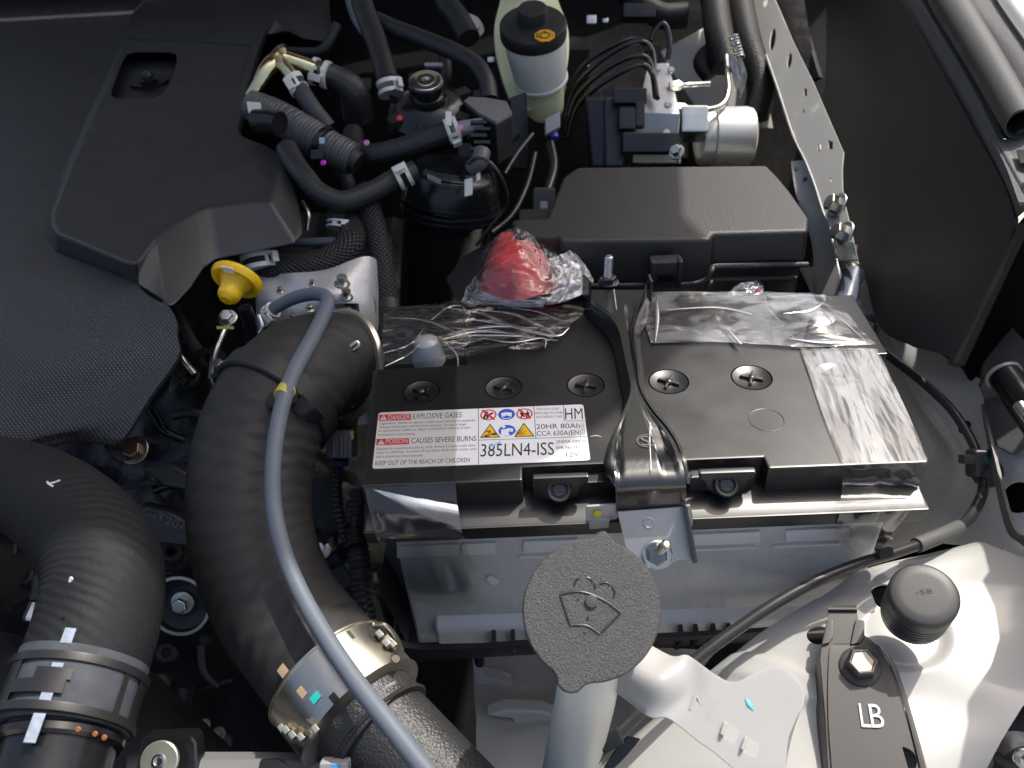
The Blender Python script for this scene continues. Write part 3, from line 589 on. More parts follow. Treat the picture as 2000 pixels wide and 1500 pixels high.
rel([(1094, 1161), (1120, 1155), (1145, 1157), (1180, 1172), (1213, 1196)]); rel([(1094, 1161), (1103, 1190), (1114, 1221)]); rel([(1213, 1196), (1194, 1216), (1173, 1236)])
rel([(1114, 1221), (1133, 1220), (1150, 1223), (1173, 1239)])
for pts in (((1122, 1143), (1124, 1134), (1131, 1129)), ((1146, 1127), (1154, 1130), (1158, 1136)), ((1162, 1140), (1163, 1150)), ((1172, 1139), (1184, 1137), (1192, 1142)), ((1196, 1145), (1201, 1156), (1199, 1166)), ((1127, 1169), (1131, 1169)), ((1149, 1205), (1147, 1210)), ((1141, 1234), (1143, 1237))):
    rel(list(pts), 0.00045, 'symbol_drop')
m = MB(); m.lathe([(mm(13, .36), -0.001), (mm(13, .36), 0.0008), (mm(11, .36), 0.0013), (mm(4, .36), 0.0015)], WP(1155, 1175), wn_, 28); m.build('centre_dimple', mat('grey_smooth_plastic', (0.07, 0.072, 0.075), 0.38), cap)
ax = (C(1105, 1560, .46)-wc).normalized()
NK = mat('translucent_white_neck', (0.76, 0.75, 0.68), 0.35, sss=0.5, bumps=[('wave', 25, 0.15, 0.002)])
m = MB(); m.tube([wc-wn_*0.024, C(1148, 1330, .392), C(1125, 1450, .43), C(1095, 1620, .47)], [mm(66, .375), mm(60, .39), mm(56, .43), mm(56, .47)], 32, 8); m.build('neck_tube', NK, wf)
m = MB(); m.lathe([(mm(118, .38), 0), (mm(118, .38), 0.006), (mm(100, .38), 0.012), (mm(70, .38), 0.013)], wc-wn_*0.026, wn_, 40); m.build('neck_collar', NAT, wf, 0)
# bracket arm
AO = C(1400, 1330, 0.375); AN = ((CAMP-AO).normalized()+UPZ*0.35).normalized()
def AP(px, py, h=0): return PL(px, py, AO+AN*h, AN)
arm = [((1170, 1330, -.006), (1222, 1300, .003), (1255, 1250, -.004)), ((1215, 1360, -.005), (1258, 1320, .005), (1296, 1274, -.004)), ((1250, 1388, -.003), (1290, 1335, .006), (1318, 1282, -.001)), ((1275, 1401, -.001), (1315, 1345, .003), (1340, 1279, .0)), ((1302, 1401, 0), (1345, 1350, -.001), (1362, 1292, 0)), ((1330, 1420, 0), (1375, 1370, 0), (1395, 1316, 0)), ((1362, 1446, 0), (1405, 1390, 0), (1432, 1333, 0)), ((1392, 1467, 0), (1440, 1405, 0), (1474, 1316, 0)), ((1420, 1490, 0), (1478, 1415, 0), (1523, 1303, 0)), ((1450, 1515, 0), (1508, 1440, 0), (1566, 1340, 0)), ((1480, 1540, 0), (1522, 1470, 0), (1570, 1374, 0)), ((1505, 1560, 0), (1530, 1500, 0), (1556, 1402, 0)), ((1515, 1580, 0), (1530, 1530, 0), (1540, 1440, 0))]
m = MB(); m.patch([[AP(*q) for q in r_] for r_ in arm], 6, 5, -AN*0.004); ba = m.build('bracket_arm', NAT, wf, 0, ang=60)
for q4 in (((1421, 1412), (1446, 1426), (1436, 1452), (1413, 1437)), ((1460, 1440), (1485, 1455), (1476, 1480), (1452, 1465))):
    ck = MB(); ck.loft([AP(x, y, -.02) for x, y in q4], [AP(x, y, .02) for x, y in q4]); cut(ba, ck)
for q4 in (((1414, 1408), (1422, 1412), (1413, 1438), (1406, 1433)), ((1455, 1437), (1461, 1440), (1452, 1466), (1446, 1462))):
    m = MB(); m.prism([AP(x, y, 0.0025) for x, y in q4], -AN*0.006); m.build('bracket_rib', NAT, wf, 0.0006)
m = MB(); m.tube([AP(1456, 1363, .0002), AP(1464, 1374, .0002), AP(1472, 1387, .0002)], [.0002, .0012, .0002], 8, squash=0.15); m.build('ink_mark', mat('blue_ink', (0.10, 0.38, 0.55), 0.5), wf)
m = MB(); lettering(m, 'M', AP(1345, 1385, 0), AP(1385, 1405, 0), 0.008, AN, 0.00008, keep=True); m.build('moulded_letter', NAT, wf)

# ================================================================ white painted wheel apron (car body)
ap = thing('wheel_apron', 'white painted sheet metal of the inner wing, lit shelf at the lower right', 'car body', tuple(Z(1700, 1200, -0.05)))
def D(*a): return C(*a)
# rows run from the inner (left) edge of the shelf outward
sh = [[D(1030, 1640, 0.478), D(1080, 1590, 0.453), D(1140, 1600, 0.438), D(1300, 1640, 0.418), D(1480, 1680, 0.398), D(1700, 1720, 0.388)],
      [D(1210, 1470, 0.488), D(1250, 1430, 0.463), D(1300, 1460, 0.443), D(1420, 1520, 0.418), D(1580, 1560, 0.398), D(1800, 1620, 0.388)],
      [D(1350, 1345, 0.493), D(1380, 1325, 0.473), D(1430, 1340, 0.453), D(1560, 1400, 0.428), D(1700, 1470, 0.408), D(1900, 1540, 0.398)],
      [D(1465, 1260, 0.498), D(1490, 1235, 0.478), D(1545, 1250, 0.463), D(1660, 1310, 0.438), D(1800, 1380, 0.423), D(1960, 1440, 0.408)],
      [D(1560, 1198, 0.503), D(1590, 1172, 0.483), D(1640, 1182, 0.468), D(1740, 1235, 0.448), D(1860, 1300, 0.433), D(2010, 1360, 0.418)],
      [D(1660, 1142, 0.503), D(1690, 1112, 0.488), D(1735, 1120, 0.478), D(1820, 1165, 0.463), D(1920, 1220, 0.448), D(2070, 1270, 0.433)],
      [D(1790, 1106, 0.508), D(1815, 1082, 0.498), D(1850, 1082, 0.488), D(1900, 1110, 0.478), D(1980, 1150, 0.463), D(2120, 1190, 0.448)],
      [D(1870, 1080, 0.518), D(1895, 1062, 0.508), D(1920, 1060, 0.498), D(1960, 1075, 0.488), D(2040, 1100, 0.478), D(2180, 1120, 0.468)]]
def relief(u, v, p):                      # shallow pressed swages
    def st(x): x = max(0, min(1, x)); return x*x*(3-2*x)
    q = p-C(1762, 1228, .45); dd = math.hypot(q.x, q.y*1.1)                       # round dish under the rubber stop
    dish = -0.0045*(1-st((dd-0.020)/0.006))
    sw = 0.0035*st((v-0.27-0.06*u)/0.018)*(1-st((v-0.335-0.06*u)/0.018))*st((0.80-u)/0.05)*st((u-0.12)/0.05)
    sw2 = -0.0022*st((v-0.56-0.10*u)/0.02)*(1-st((v-0.64-0.10*u)/0.02))*st((0.45-u)/0.05)
    return UPZ*(dish+sw+sw2+0.0003*noise.noise(p*30))
m = MB(); m.patch(sh, 16, 16, Vector((0, 0, -0.0012)), relief); shelf = m.build('shelf_panel', PAINT, ap, 0, ang=60)
ck = MB()
for x, y, rx in ((1583, 1294, 21), (1718, 1185, 24), (1900, 1255, 1)):
    p = D(x, y, .47); p = Z(x, y, p.z)
    if rx > 2: ck.lathe([(mm(rx, .46), -0.06), (mm(rx, .46), 0.06)], D(x, y, .475), UPZ, 28)
cut(shelf, ck)
# painted valley behind the shelf, up to the wing
va = [[D(1560, 520, .74), D(1640, 530, .70), D(1700, 570, .665), D(1760, 620, .64), D(1850, 700, .60), D(1960, 760, .56), D(2120, 800, .52)],
      [D(1600, 600, .72), D(1690, 610, .67), D(1720, 660, .645), D(1760, 700, .62), D(1850, 745, .59), D(1950, 800, .555), D(2120, 840, .52)],
      [D(1700, 760, .66), D(1760, 750, .63), D(1800, 790, .60), D(1850, 820, .585), D(1905, 850, .565), D(1970, 880, .545), D(2120, 900, .52)],
      [D(1780, 900, .62), D(1830, 880, .60), D(1865, 900, .58), D(1900, 920, .565), D(1940, 940, .55), D(1990, 960, .535), D(2140, 980, .51)],
      [D(1760, 1010, .60), D(1830, 980, .58), D(1870, 990, .565), D(1905, 1000, .555), D(1940, 1010, .545), D(2010, 1030, .53), D(2160, 1060, .51)],
      [D(1700, 1100, .58), D(1800, 1060, .56), D(1860, 1060, .55), D(1900, 1066, .54), D(1950, 1080, .53), D(2030, 1110, .515), D(2180, 1130, .50)]]
m = MB(); m.patch(va, 10, 10, Vector((0, 0, -0.0012)), lambda u, v, p: UPZ*0.0025*noise.noise(Vector((u*4, v*5, 3)))); val = m.build('valley_panel', PAINT, ap, 0, ang=60)
ck = MB()
for x, y, r, d in ((1884, 832, 11, .572), (1990, 970, 27, .535), (1690, 632, 24, .655)):
    ck = MB(); ck.lathe([(mm(r, d), -0.02), (mm(r, d), 0.02)], C(x, y, d), (UPZ*0.8-CX*0.4-CF*0.3).normalized(), 24); cut(val, ck, 'FAST')
m = MB(); m.patch([[D(1600, 600, .80), D(1760, 640, .72), D(1960, 720, .64), D(2200, 800, .60)], [D(1760, 900, .72), D(1880, 900, .65), D(2000, 930, .60), D(2250, 960, .57)], [D(1700, 1150, .66), D(1850, 1130, .62), D(2000, 1130, .57), D(2250, 1150, .54)]], 6, 6, Vector((0, 0, -.002))); m.build('hole_backing', DARK, ap)  # dark sheet added below the valley so its holes look dark
# outer drop of the apron on the far right
m = MB(); m.patch([[D(1960, 1062, .525), D(2020, 1080, .51), D(2150, 1100, .49)], [D(1945, 1200, .48), D(2010, 1230, .475), D(2150, 1250, .46)], [D(1930, 1300, .455), D(1990, 1310, .45), D(2150, 1320, .44)], [D(1880, 1420, .44), D(1960, 1390, .44), D(2150, 1330, .43)]], 8, 8, Vector((0, 0, -0.0012)))
m.build('outer_panel', PAINT, ap, 0)
# narrow unseen strip for the front of the wing, shaped to shade the shelf
def up_to(p, z): return p + SUN*((z-p.z)/SUN.z)
we_ = [up_to(D(x, y, d), 0.13) for x, y, d in ((2030, 780, .55), (1985, 870, .55), (1940, 960, .548), (1890, 1020, .545), (1893, 1064, .508), (1905, 1120, .488), (1912, 1150, .478), (1899, 1168, .473), (1925, 1210, .458), (1940, 1262, .443), (1915, 1330, .433), (1872, 1400, .423), (1866, 1450, .418), (1850, 1560, .40))]
m = MB(); m.prism(we_+[we_[-1]+Vector((.08, 0, 0)), we_[0]+Vector((.05, 0, 0))], -UPZ*.004); m.build('wing_shade_strip', PAINT, ap, .001)
# lower body panel seen beneath the battery tray
m = MB(); m.patch([[D(925, 1255, .66), D(1000, 1262, .66), D(1100, 1268, .66), D(1400, 1270, .65)], [D(925, 1330, .64), D(1000, 1335, .64), D(1100, 1338, .64), D(1350, 1330, .62)], [D(930, 1400, .60), D(1000, 1405, .60), D(1100, 1400, .60), D(1300, 1390, .58)], [D(930, 1450, .585), D(1000, 1450, .58), D(1100, 1450, .58), D(1260, 1440, .56)], [D(935, 1620, .54), D(1000, 1620, .54), D(1100, 1620, .54), D(1230, 1560, .53)]], 8, 8, Vector((0, 0, -0.0015)), lambda u, v, p: -BY*0.006*noise.noise(Vector((u*3, v*4, 9))))
m.build('lower_panel', PAINT, ap, 0)
for q4 in (((922, 1262), (938, 1262), (945, 1300), (978, 1306), (1000, 1318), (1000, 1332), (930, 1332)), ((950, 1375), (1000, 1380), (1010, 1406), (1060, 1408), (1090, 1402), (1090, 1380), (1060, 1366), (990, 1362))):
    m = MB(); a = [D(x, y, .645 if y < 1340 else .605) for x, y in q4]; m.prism(a, -BY*0.010); m.build('pressed_tab', PAINT, ap, 0.002)
m = MB(); m.lathe([(mm(10, .65), 0), (mm(10, .65), 0.02)], D(937, 1296, .64), UPZ, 16); m.build('rubber_stop', RUB, ap, 0.001)

# ================================================================ bracket with LB painted on it
lb = thing('support_bracket', 'grey steel support bracket painted with the letters LB on the white shelf', 'bracket', tuple(Z(1700, 1400, 0.0)))
LO = C(1690, 1350, .418); LN = ((CAMP-LO).normalized()*0.55+UPZ*0.8).normalized()
def LP(px, py, h=0): return PL(px, py, LO+LN*h, LN)
LBM = mat('warm_grey_coated_steel', (0.052, 0.050, 0.047), 0.42, 0.1, rvar=0.08, bumps=[('noise', 900, 0.05, 0.0003)], var=(90, 0.12), speck=(900, 0.78, (0.05, 0.045, 0.04)))
out = [(1618, 1193), (1674, 1193), (1677, 1212), (1688, 1240), (1716, 1262), (1738, 1300), (1770, 1400), (1800, 1520), (1825, 1600), (1620, 1600), (1618, 1520), (1612, 1400), (1602, 1290), (1605, 1262), (1616, 1240), (1617, 1215)]
m = MB(); m.plate([LP(*p) for p in out], [[LP(1757+34*math.cos(t*math.pi/10), 1488+30*math.sin(t*math.pi/10)) for t in range(20)]], -LN*0.0022); m.build('bracket_plate', LBM, lb, 0.0007)
for pts, nm in ((((1600, 1290), (1610, 1400), (1616, 1520), (1618, 1600), (1606, 1600), (1600, 1520), (1594, 1400), (1592, 1300)), 'bracket_flange'), (((1716, 1262), (1740, 1300), (1772, 1400), (1802, 1520), (1826, 1600), (1836, 1600), (1814, 1520), (1782, 1400), (1748, 1300), (1722, 1266)), 'bracket_flange')):
    m = MB(); n = len(pts)//2; a = [LP(*p) for p in pts[:n]]; b = [LP(*p, -0.012) for p in reversed(pts[n:])] if nm else 0
    b = b + [LP(*pts[-1], -0.012)]*(n-len(b))
    m.patch([[x, x.lerp(y, .5)+LN*0.001, y] for x, y in zip(a, b)], 4, 4, LN*0.0012); m.build(nm, LBM, lb)
m = MB(); m.patch([[LP(1618, 1196), LP(1674, 1196)], [LP(1617, 1190, .002), LP(1674, 1190, .002)], [LP(1619, 1181, .001), LP(1672, 1181, .001)]], 4, 4, -LN*0.002); m.build('bracket_lip', LBM, lb)
for x0, x1 in ((1612, 1627), (1668, 1688)):
    m = MB(); m.prism([LP(x0-8, 1262), LP(x0+2, 1213), LP(x1, 1213), LP(x1, 1246), LP(x1-8, 1258)], LN*0.0018); m.build('locating_tab', LBM, lb, 0.0006)
m = MB(); m.patch([[LP(1632, 1255, .0002), LP(1660, 1255, .0002)], [LP(1600+20, 1275, .0010), LP(1705, 1275, .0010)], [LP(1618, 1400, .0012), LP(1745, 1400, .0012)], [LP(1630, 1560, .0012), LP(1790, 1560, .0012)]], 6, 6, -LN*0.001); m.build('raised_panel', LBM, lb)
bo = LP(1680, 1302, 0.0014)
m = MB(); m.lathe([(mm(40, .41), 0), (mm(40, .41), 0.0006), (mm(37, .41), 0.0011), (mm(20, .41), 0.0013)], bo, LN, 36); bt = m.build('bolt_washer', LBM, lb)
m = MB(); m.lathe([(mm(31, .41), 0.0008), (mm(31, .41), 0.0062), (mm(26, .41), 0.0078), (mm(24, .41), 0.0078), (mm(22, .41), 0.0072)], bo, (LN+CX*0.06).normalized(), 6); m.build('hex_bolt', mat('bronzed_bolt', (0.22, 0.20, 0.18), 0.34, 0.8, rvar=0.1), lb, 0.0004)
m = MB(); lettering(m, 'L', LP(1683, 1420, .0018), LP(1702, 1421, .0018), 0.0115, LN, 0.0002, keep=True); lettering(m, 'B', LP(1703, 1421, .0018), LP(1729, 1422, .0018), 0.0115, LN, 0.0002, keep=True)
m.build('stencil_letters', mat('white_stencil_paint', (0.62, 0.66, 0.70), 0.6), lb)

# ================================================================ black ribbed cap beside the bracket
rc = thing('rubber_bump_stop', 'black ribbed rubber bump stop standing in the white shelf beside the bracket', 'rubber stop', tuple(C(1775, 1225, .465)))
t0, t1 = C(1806, 1160, .410), C(1768, 1222, .436); axr = (t0-t1).normalized(); axr = (axr*0.7+(CAMP-t0).normalized()*0.45+UPZ*0.2).normalized(); Lr = 0.026
r = mm(65, .415); pr = [(r*0.96, -0.030)]
for k in range(4):
    h = -0.026+k*0.0036; pr += [(r*0.98, h), (r*0.98, h+0.0022), (r*0.90, h+0.0024), (r*0.90, h+0.0034)]
pr += [(r*0.99, -0.0112), (r*0.99, -0.0040), (r*0.985, -0.0022), (r*0.95, -0.0008), (r*0.88, -0.0001), (r*0.6, 0), (r*0.02, 0.0001)]
RUBS = mat('satin_black_rubber', (0.045, 0.045, 0.045), 0.45, bumps=[('noise', 1500, 0.15, 0.0003)], rvar=0.06)
m = MB(); m.lathe(pr, t0, axr, 56); m.build('stop_body', RUBS, rc, 0, ang=40)
rx_ = (CX-axr*CX.dot(axr)).normalized()
m = MB(); lettering(m, '-SB', t0-rx_*0.004+axr*0.0002, t0+rx_*0.004+axr*0.0002, 0.0025, axr, 0.0001, 0.0001); m.build('moulded_mark', RUB, rc)

# ================================================================ bonnet release cable with its clips
ca = thing('release_cable', 'long thin black cable curving from the wing round the right end of the battery', 'cable', tuple(C(1920, 900, .55)))
pts = [(1672, 620, 0.6400, 17), (1690, 648, 0.6300, 17), (1730, 690, 0.6100, 18), (1800, 745, 0.5800, 19), (1858, 800, 0.5600, 20), (1900, 865, 0.5450, 21), (1918, 920, 0.5350, 22), (1918, 965, 0.5250, 23), (1890, 1015, 0.5076, 25), (1840, 1045, 0.4878, 25), (1760, 1076, 0.4728, 24), (1680, 1100, 0.4640, 25), (1600, 1132, 0.4590, 26), (1520, 1175, 0.4540, 27), (1440, 1228, 0.4490, 28), (1370, 1280, 0.4440, 29), (1310, 1335, 0.4390, 30), (1250, 1390, 0.4340, 32), (1190, 1450, 0.4290, 34), (1130, 1510, 0.4240, 36), (1090, 1560, 0.4190, 38)]
CAB = mat('cable_sheath', (0.026, 0.026, 0.027), 0.33, spec=0.6, rvar=0.06)
m = MB(); m.tube([C(x, y, d) for x, y, d, w_ in pts], [mm(w_*0.44, d) for x, y, d, w_ in pts], 14, 8); m.build('cable_sheath', CAB, ca)
i0 = 9; m = MB(); m.tube([C(1872, 1030, .4995), C(1840, 1045, .4870), C(1790, 1065, .4775)], mm(14.5, .5), 14); m.build('grey_sleeve', mat('grey_sleeve', (0.10, 0.10, 0.10), 0.6), ca)
m = MB(); c = C(1912, 905, .533); m.box(c, CX*mm(20, .53), CU*mm(28, .53), CF*0.006); clip = m.build('cable_clip', BLK, ca, 0.003, 3)
m = MB(); m.lathe([(mm(30, .53), 0), (mm(30, .53), 0.004), (mm(24, .53), 0.006)], C(1925, 922, .542), -CF, 24); m.build('clip_base', RUB, ca)
m = MB(); m.box(C(1889, 897, .53), CX*mm(12, .53), CU*mm(9, .53), CF*0.004); m.build('clip_tongue', BLK, ca, 0.001)
for x, y, d in ((1692, 641, .628), (1924, 899, .531)):
    m = MB(); m.tube([C(x-8, y-2, d), C(x+8, y+3, d)], mm(14, d), 12); m.build('green_tape_mark', mat('green_mark', (0.02, 0.09, 0.07), 0.5), ca)
m = MB(); m.lathe([(mm(26, .64), -0.006), (mm(26, .64), 0.0), (mm(20, .64), 0.004), (mm(12, .64), 0.010)], C(1688, 632, .648), (-CF+UPZ*0.3).normalized(), 24); m.build('grommet', RUB, ca)
m = MB(); m.box(C(1727, 1080, .464), CX*mm(14, .48)+CU*mm(3, .48), CU*mm(9, .48), CF*0.003); m.build('cable_clip', BLK, ca, 0.001)
m = MB(); m.box(C(1190, 1440, .423), (CX*mm(20, .44)+CU*mm(10, .44)), CU*mm(16, .44)-CX*mm(8, .44), CF*0.005); m.build('cable_clip', BLK, ca, 0.002)
m = MB(); m.patch([[C(1225, 1440, .44), C(1250, 1445, .44)], [C(1200, 1470, .438), C(1225, 1475, .438)], [C(1180, 1500, .436), C(1190, 1510, .436)]], 4, 4, CF*0.002); m.build('clip_tongue', BLK, ca)

# ================================================================ battery tray
tr = thing('battery_tray', 'black ribbed plastic tray holding the battery', 'battery tray', tuple(BF(1100, 1280, -0.02)))
def TF(px, py, o): return BF(px, py, o)
m = MB(); m.patch([[TF(735, 1170, 0.010), TF(800, 1262, 0.012), TF(1100, 1252, 0.012), TF(1500, 1232, 0.012), TF(1680, 1210, 0.012)], [TF(728, 1180, 0.014), TF(788, 1272, 0.016), TF(1100, 1262, 0.016), TF(1500, 1241, 0.016), TF(1690, 1220, 0.016)]], 6, 2, UPZ*0.004)
m.build('tray_lip', BLK, tr, 0)
a = BF(720, 1100, 0.004); 
for x in (960, 998, 1040, 1330, 1360, 1395, 1425):
    m = MB(); p = TF(x, 1262-(x-800)*0.028, 0.014); m.prism([p, p+BX*0.0025, p+BX*0.0025-UPZ*0.03+BY*0.012, p-UPZ*0.03+BY*0.012], BY*0.012); m.build('tray_rib', BLK, tr)
m = MB(); p0, p1 = TF(790, 1275, 0.004), TF(1690, 1225, 0.004); m.prism([p0, p1, p1+BY*0.19, p0+BY*0.19], -UPZ*0.012); m.build('tray_floor', BLK, tr, 0.003)
m = MB(); q0 = TF(738, 1180, 0.010); m.prism([q0+BY*0.01, TF(796, 1262, 0.008), TF(796, 1262, 0.008)+BY*0.16, q0+BY*0.18], UPZ*0.003); m.build('tray_side', BLK, tr, 0.002)

# ================================================================ upper rail of the inner wing (white strip with holes), bolts, ground cable
ra = thing('wing_rail', 'white painted perforated rail running back along the inner wing', 'car body', tuple(C(1600, 300, .75)))
RO = C(1600, 300, .76); RN = (-CX*0.75+UPZ*0.55-BY*0.1).normalized()
RT_ = (C(1622, 438, .69)-C(1454, 0, 1.06)); RN = (RN-RT_.normalized()*RN.dot(RT_.normalized())).normalized()
def RP(px, py, h=0): return PL(px, py, RO+RN*h, RN)
L_ = [(1440, -40), (1454, 0), (1487, 78), (1520, 170), (1550, 261), (1574, 312), (1593, 360), (1610, 414), (1622, 438), (1630, 480), (1636, 505)]
R__ = [(1676, 515), (1672, 500), (1660, 440), (1650, 400), (1645, 370), (1644, 330), (1647, 297), (1630, 258), (1586, 156), (1550, 84), (1514, 0), (1495, -40)]
def el(px, py, a, b, t=12): return [RP(px+a*math.cos(q*math.pi*2/16)*math.cos(R(t))-b*math.sin(q*math.pi*2/16)*math.sin(R(t)), py+a*math.cos(q*math.pi*2/16)*math.sin(R(t))+b*math.sin(q*math.pi*2/16)*math.cos(R(t))) for q in range(16)]
def sqh(px, py, a, b): return [RP(px-a, py-b), RP(px+a, py-b+2), RP(px+a, py+b), RP(px-a, py+b-2)]
hs = [el(1509, 77, 5.5, 22, 8), el(1542, 118, 4.5, 15, 8), sqh(1573, 180, 3, 8), el(1600, 288, 3.5, 8, 0), sqh(1622, 283, 4.5, 9), el(1495, 5, 4, 9, 8), el(1569, 217, 1.8, 4, 0), el(1622, 351, 1.8, 4, 0)]
m = MB(); m.plate([RP(*p) for p in L_+R__], hs, -RN*0.0016); m.build('rail_plate', PAINT, ra, 0.0005)
m = MB(); n = len(L_); m.patch([[RP(x, y), RP(x-3, y+1, -0.004), RP(x+2, y+6, -0.035)] for x, y in L_], 4, 4, -CX*0.0012); m.build('rail_flange', PAINT, ra)
m = MB(); m.patch([[C(1545, 315, .80), C(1572, 312, .785)], [C(1555, 380, .77), C(1600, 390, .745)], [C(1585, 470, .74), C(1625, 470, .715)], [C(1590, 540, .72), C(1640, 540, .69)], [C(1600, 600, .70), C(1650, 600, .67)]], 4, 4, -UPZ*0.001); m.build('lower_rail', PAINT, ra)
for x, y in ((1556, 330), (1572, 350), (1562, 395)):
    m = MB(); p = C(x, y, .765); m.lathe([(mm(4, .77), -0.001), (mm(4, .77), 0.001)], p, -CF, 12); m.build('rail_plug', RUB, ra)
for i, (x, y) in enumerate(((1630, 402), (1643, 458))):
    m = MB(); a = (RN*0.7-CX*0.6+UPZ*0.1).normalized(); m.hexbolt(RP(x+8, y, 0.002), a, mm(17, .70), 0.011, 1.5)
    tag(m.build('hex_bolt', ZINC, None, 0.0004), ('zinc hex bolt on the white rail, upper of the two', 'zinc hex bolt on the white rail, clamping the ground cable lug')[i], 'bolt', 'bolts on the white rail')
m = MB(); m.patch([[C(1626, 470, .715), C(1655, 475, .71), C(1685, 480, .71)], [C(1640, 540, .69), C(1668, 545, .69), C(1700, 550, .69)], [C(1650, 600, .672), C(1690, 600, .67), C(1722, 630, .662)], [C(1655, 660, .66), C(1700, 665, .655), C(1740, 680, .645)]], 5, 5, CF*.0014); m.build('rail_foot', PAINT, ra)
gc = thing('ground_cable', 'grey sleeved ground cable with a crimped metal lug bolted to the white rail', 'cable', tuple(C(1660, 540, .68)))
m = MB(); m.patch([[RP(1632, 470, .002), RP(1668, 475, .002)], [RP(1636, 492, .003), RP(1672, 496, .003)], [RP(1642, 510, .006), RP(1676, 510, .006)]], 4, 4, RN*0.0015); m.build('cable_lug', ZINC, gc)
p0, p1 = C(1652, 492, .675), C(1664, 532, .666)
m = MB(); m.tube([p0, p0.lerp(p1, .5), p1], [mm(17, .68), mm(19, .68), mm(18, .67)], 20, 4); m.build('crimp', mat('brassy_crimp', (0.45, 0.43, 0.33), 0.3, 0.9, rvar=.1), gc, 0)
m = MB(); m.tube([p1, C(1668, 545, .668)], mm(12, .67), 14, 3); m.build('copper_strands', mat('copper', (0.35, 0.12, 0.05), 0.5, 0.7, bumps=[('noise', 2000, .6, .0004)]), gc)
m = MB(); m.tube([C(1668, 535, .664), C(1655, 580, .648), C(1642, 620, .638), C(1634, 655, .64)], mm(21, .65), 20, 6); m.build('cable_sleeve', mat('slate_sleeve', (0.11, 0.125, 0.165), 0.38, bumps=[('noise', 300, .3, .001)]), gc)

# ================================================================ black grained side panel and the wing edge with its seal
TEX = mat('grained_black_panel', (0.0095, 0.0098, 0.0112), 0.62, spec=0.6, bumps=[('noise', 1300, 0.75, 0.0008)], var=(800, 0.35))
sp = thing('side_panel', 'large black grained plastic side cover standing between the rail and the wing', 'cover', tuple(C(1850, 600, .56)))
PO = C(1690, 400, .72); e1 = C(1870, 712, .49)-PO; e2 = C(1640, 0, 1.02)-PO
PN = e1.cross(e2).normalized(); PN = PN if PN.dot(CAMP-PO) > 0 else -PN
def PP(px, py, h=0): return PL(px, py, PO+PN*h, PN)
out = [(1470, -60), (1500, 0), (1556, 120), (1582, 190), (1610, 265), (1625, 300), (1622, 345), (1632, 395), (1655, 450), (1685, 530), (1714, 632), (1726, 645), (1848, 712), (1862, 706), (1985, 452), (1990, 430), (1976, 400), (1880, 215), (1755, -10), (1725, -60)]
prow = [((1470, -60, 0), (1600, -60, -.034), (1690, -60, -.018), (1725, -60, 0)), ((1500, 0, 0), (1640, 0, -.034), (1715, -5, -.018), (1755, -10, 0)), ((1556, 120, 0), (1690, 110, -.028), (1770, 106, -.014), (1820, 105, 0)), ((1610, 265, 0), (1740, 240, -.014), (1830, 236, -.007), (1890, 232, 0)), ((1632, 395, 0), (1790, 380, -.008), (1890, 390, -.004), (1976, 402, 0)), ((1685, 530, 0), (1820, 520, -.002), (1890, 516, 0), (1953, 515, 0)), ((1718, 638, 0), (1820, 612, 0), (1870, 610, 0), (1908, 608, 0)), ((1785, 678, 0), (1835, 690, 0), (1850, 697, 0), (1863, 706, 0))]
m = MB(); m.patch([[PP(*q) for q in r_] for r_ in prow], 6, 6, -PN*0.003); m.build('panel_face', TEX, sp, 0, ang=60)
QO = PP(1990, 430); qe = PP(1755, 0)-QO; QN = Vector((-.35, -.1, .93)); QN = (QN-qe*(QN.dot(qe)/qe.dot(qe))).normalized()
def QQ(px, py, h=0): return PL(px, py, QO+QN*h, QN)
m = MB(); m.loft([PP(1848, 712, .0005), PP(1862, 706, .0005), PP(1985, 452, .0005), PP(1992, 432, .0005)], [PP(1862, 716, -.012), PP(1884, 716, -.014), PP(2003, 462, -.014), PP(2010, 440, -.014)])
m.build('panel_return', TEX, sp, 0.0015, 3)
m = MB(); m.prism([PP(1528, 0, .004), PP(1555, 0, .004), PP(1600, 150, .004), PP(1584, 158, .004), PP(1574, 150, .004), PP(1540, 70, .004), PP(1500, -40, .004)], -PN*0.006); m.build('panel_edge_strip', BLK, sp, 0.001)
m = MB(); m.patch([[PP(1862, 700, -.02), PP(1990, 440, -.03), PP(2080, 400, -.03)], [C(1890, 730, .575), C(2000, 600, .57), C(2150, 560, .56)], [C(1920, 800, .578), C(2010, 760, .57), C(2150, 760, .56)]], 6, 6, CF*.003); m.build('recess_shade_sheet', DARK, sp)  # dark sheet added to stand for the black recess beside the cover
we = thing('wing_edge', 'grey speckled plastic wing edge trim along the top right corner', 'trim', tuple(C(1920, 250, .6)))
GRN = mat('grey_grained_trim', (0.10, 0.10, 0.104), 0.6, bumps=[('noise', 900, 0.6, 0.0009)], var=(900, 0.3))
m = MB(); m.patch([[QQ(1720, -60, -.004), QQ(1757, -60, .012), QQ(1770, -60, .012)], [QQ(1755, -5, -.002), QQ(1788, -5, .012), QQ(1803, -5, .012)], [QQ(1862, 180, -.002), QQ(1885, 160, .012), QQ(1900, 150, .012)], [QQ(1925, 295, -.002), QQ(1942, 272, .012), QQ(1955, 262, .012)], [QQ(1985, 420, -.002), QQ(2010, 400, .012), QQ(2030, 390, .012)]], 8, 5, -QN*0.002)
m.build('inner_lip', GRN, we)
m = MB(); m.patch([[QQ(1935, 272, .012), QQ(1990, 272, .012), QQ(2090, 275, .012)], [QQ(1962, 320, .012), QQ(2000, 320, .012), QQ(2090, 320, .012)], [QQ(1990, 395, .012), QQ(2030, 395, .012), QQ(2090, 395, .012)]], 6, 6, -QN*0.002); m.build('corner_plate', GRN, we)
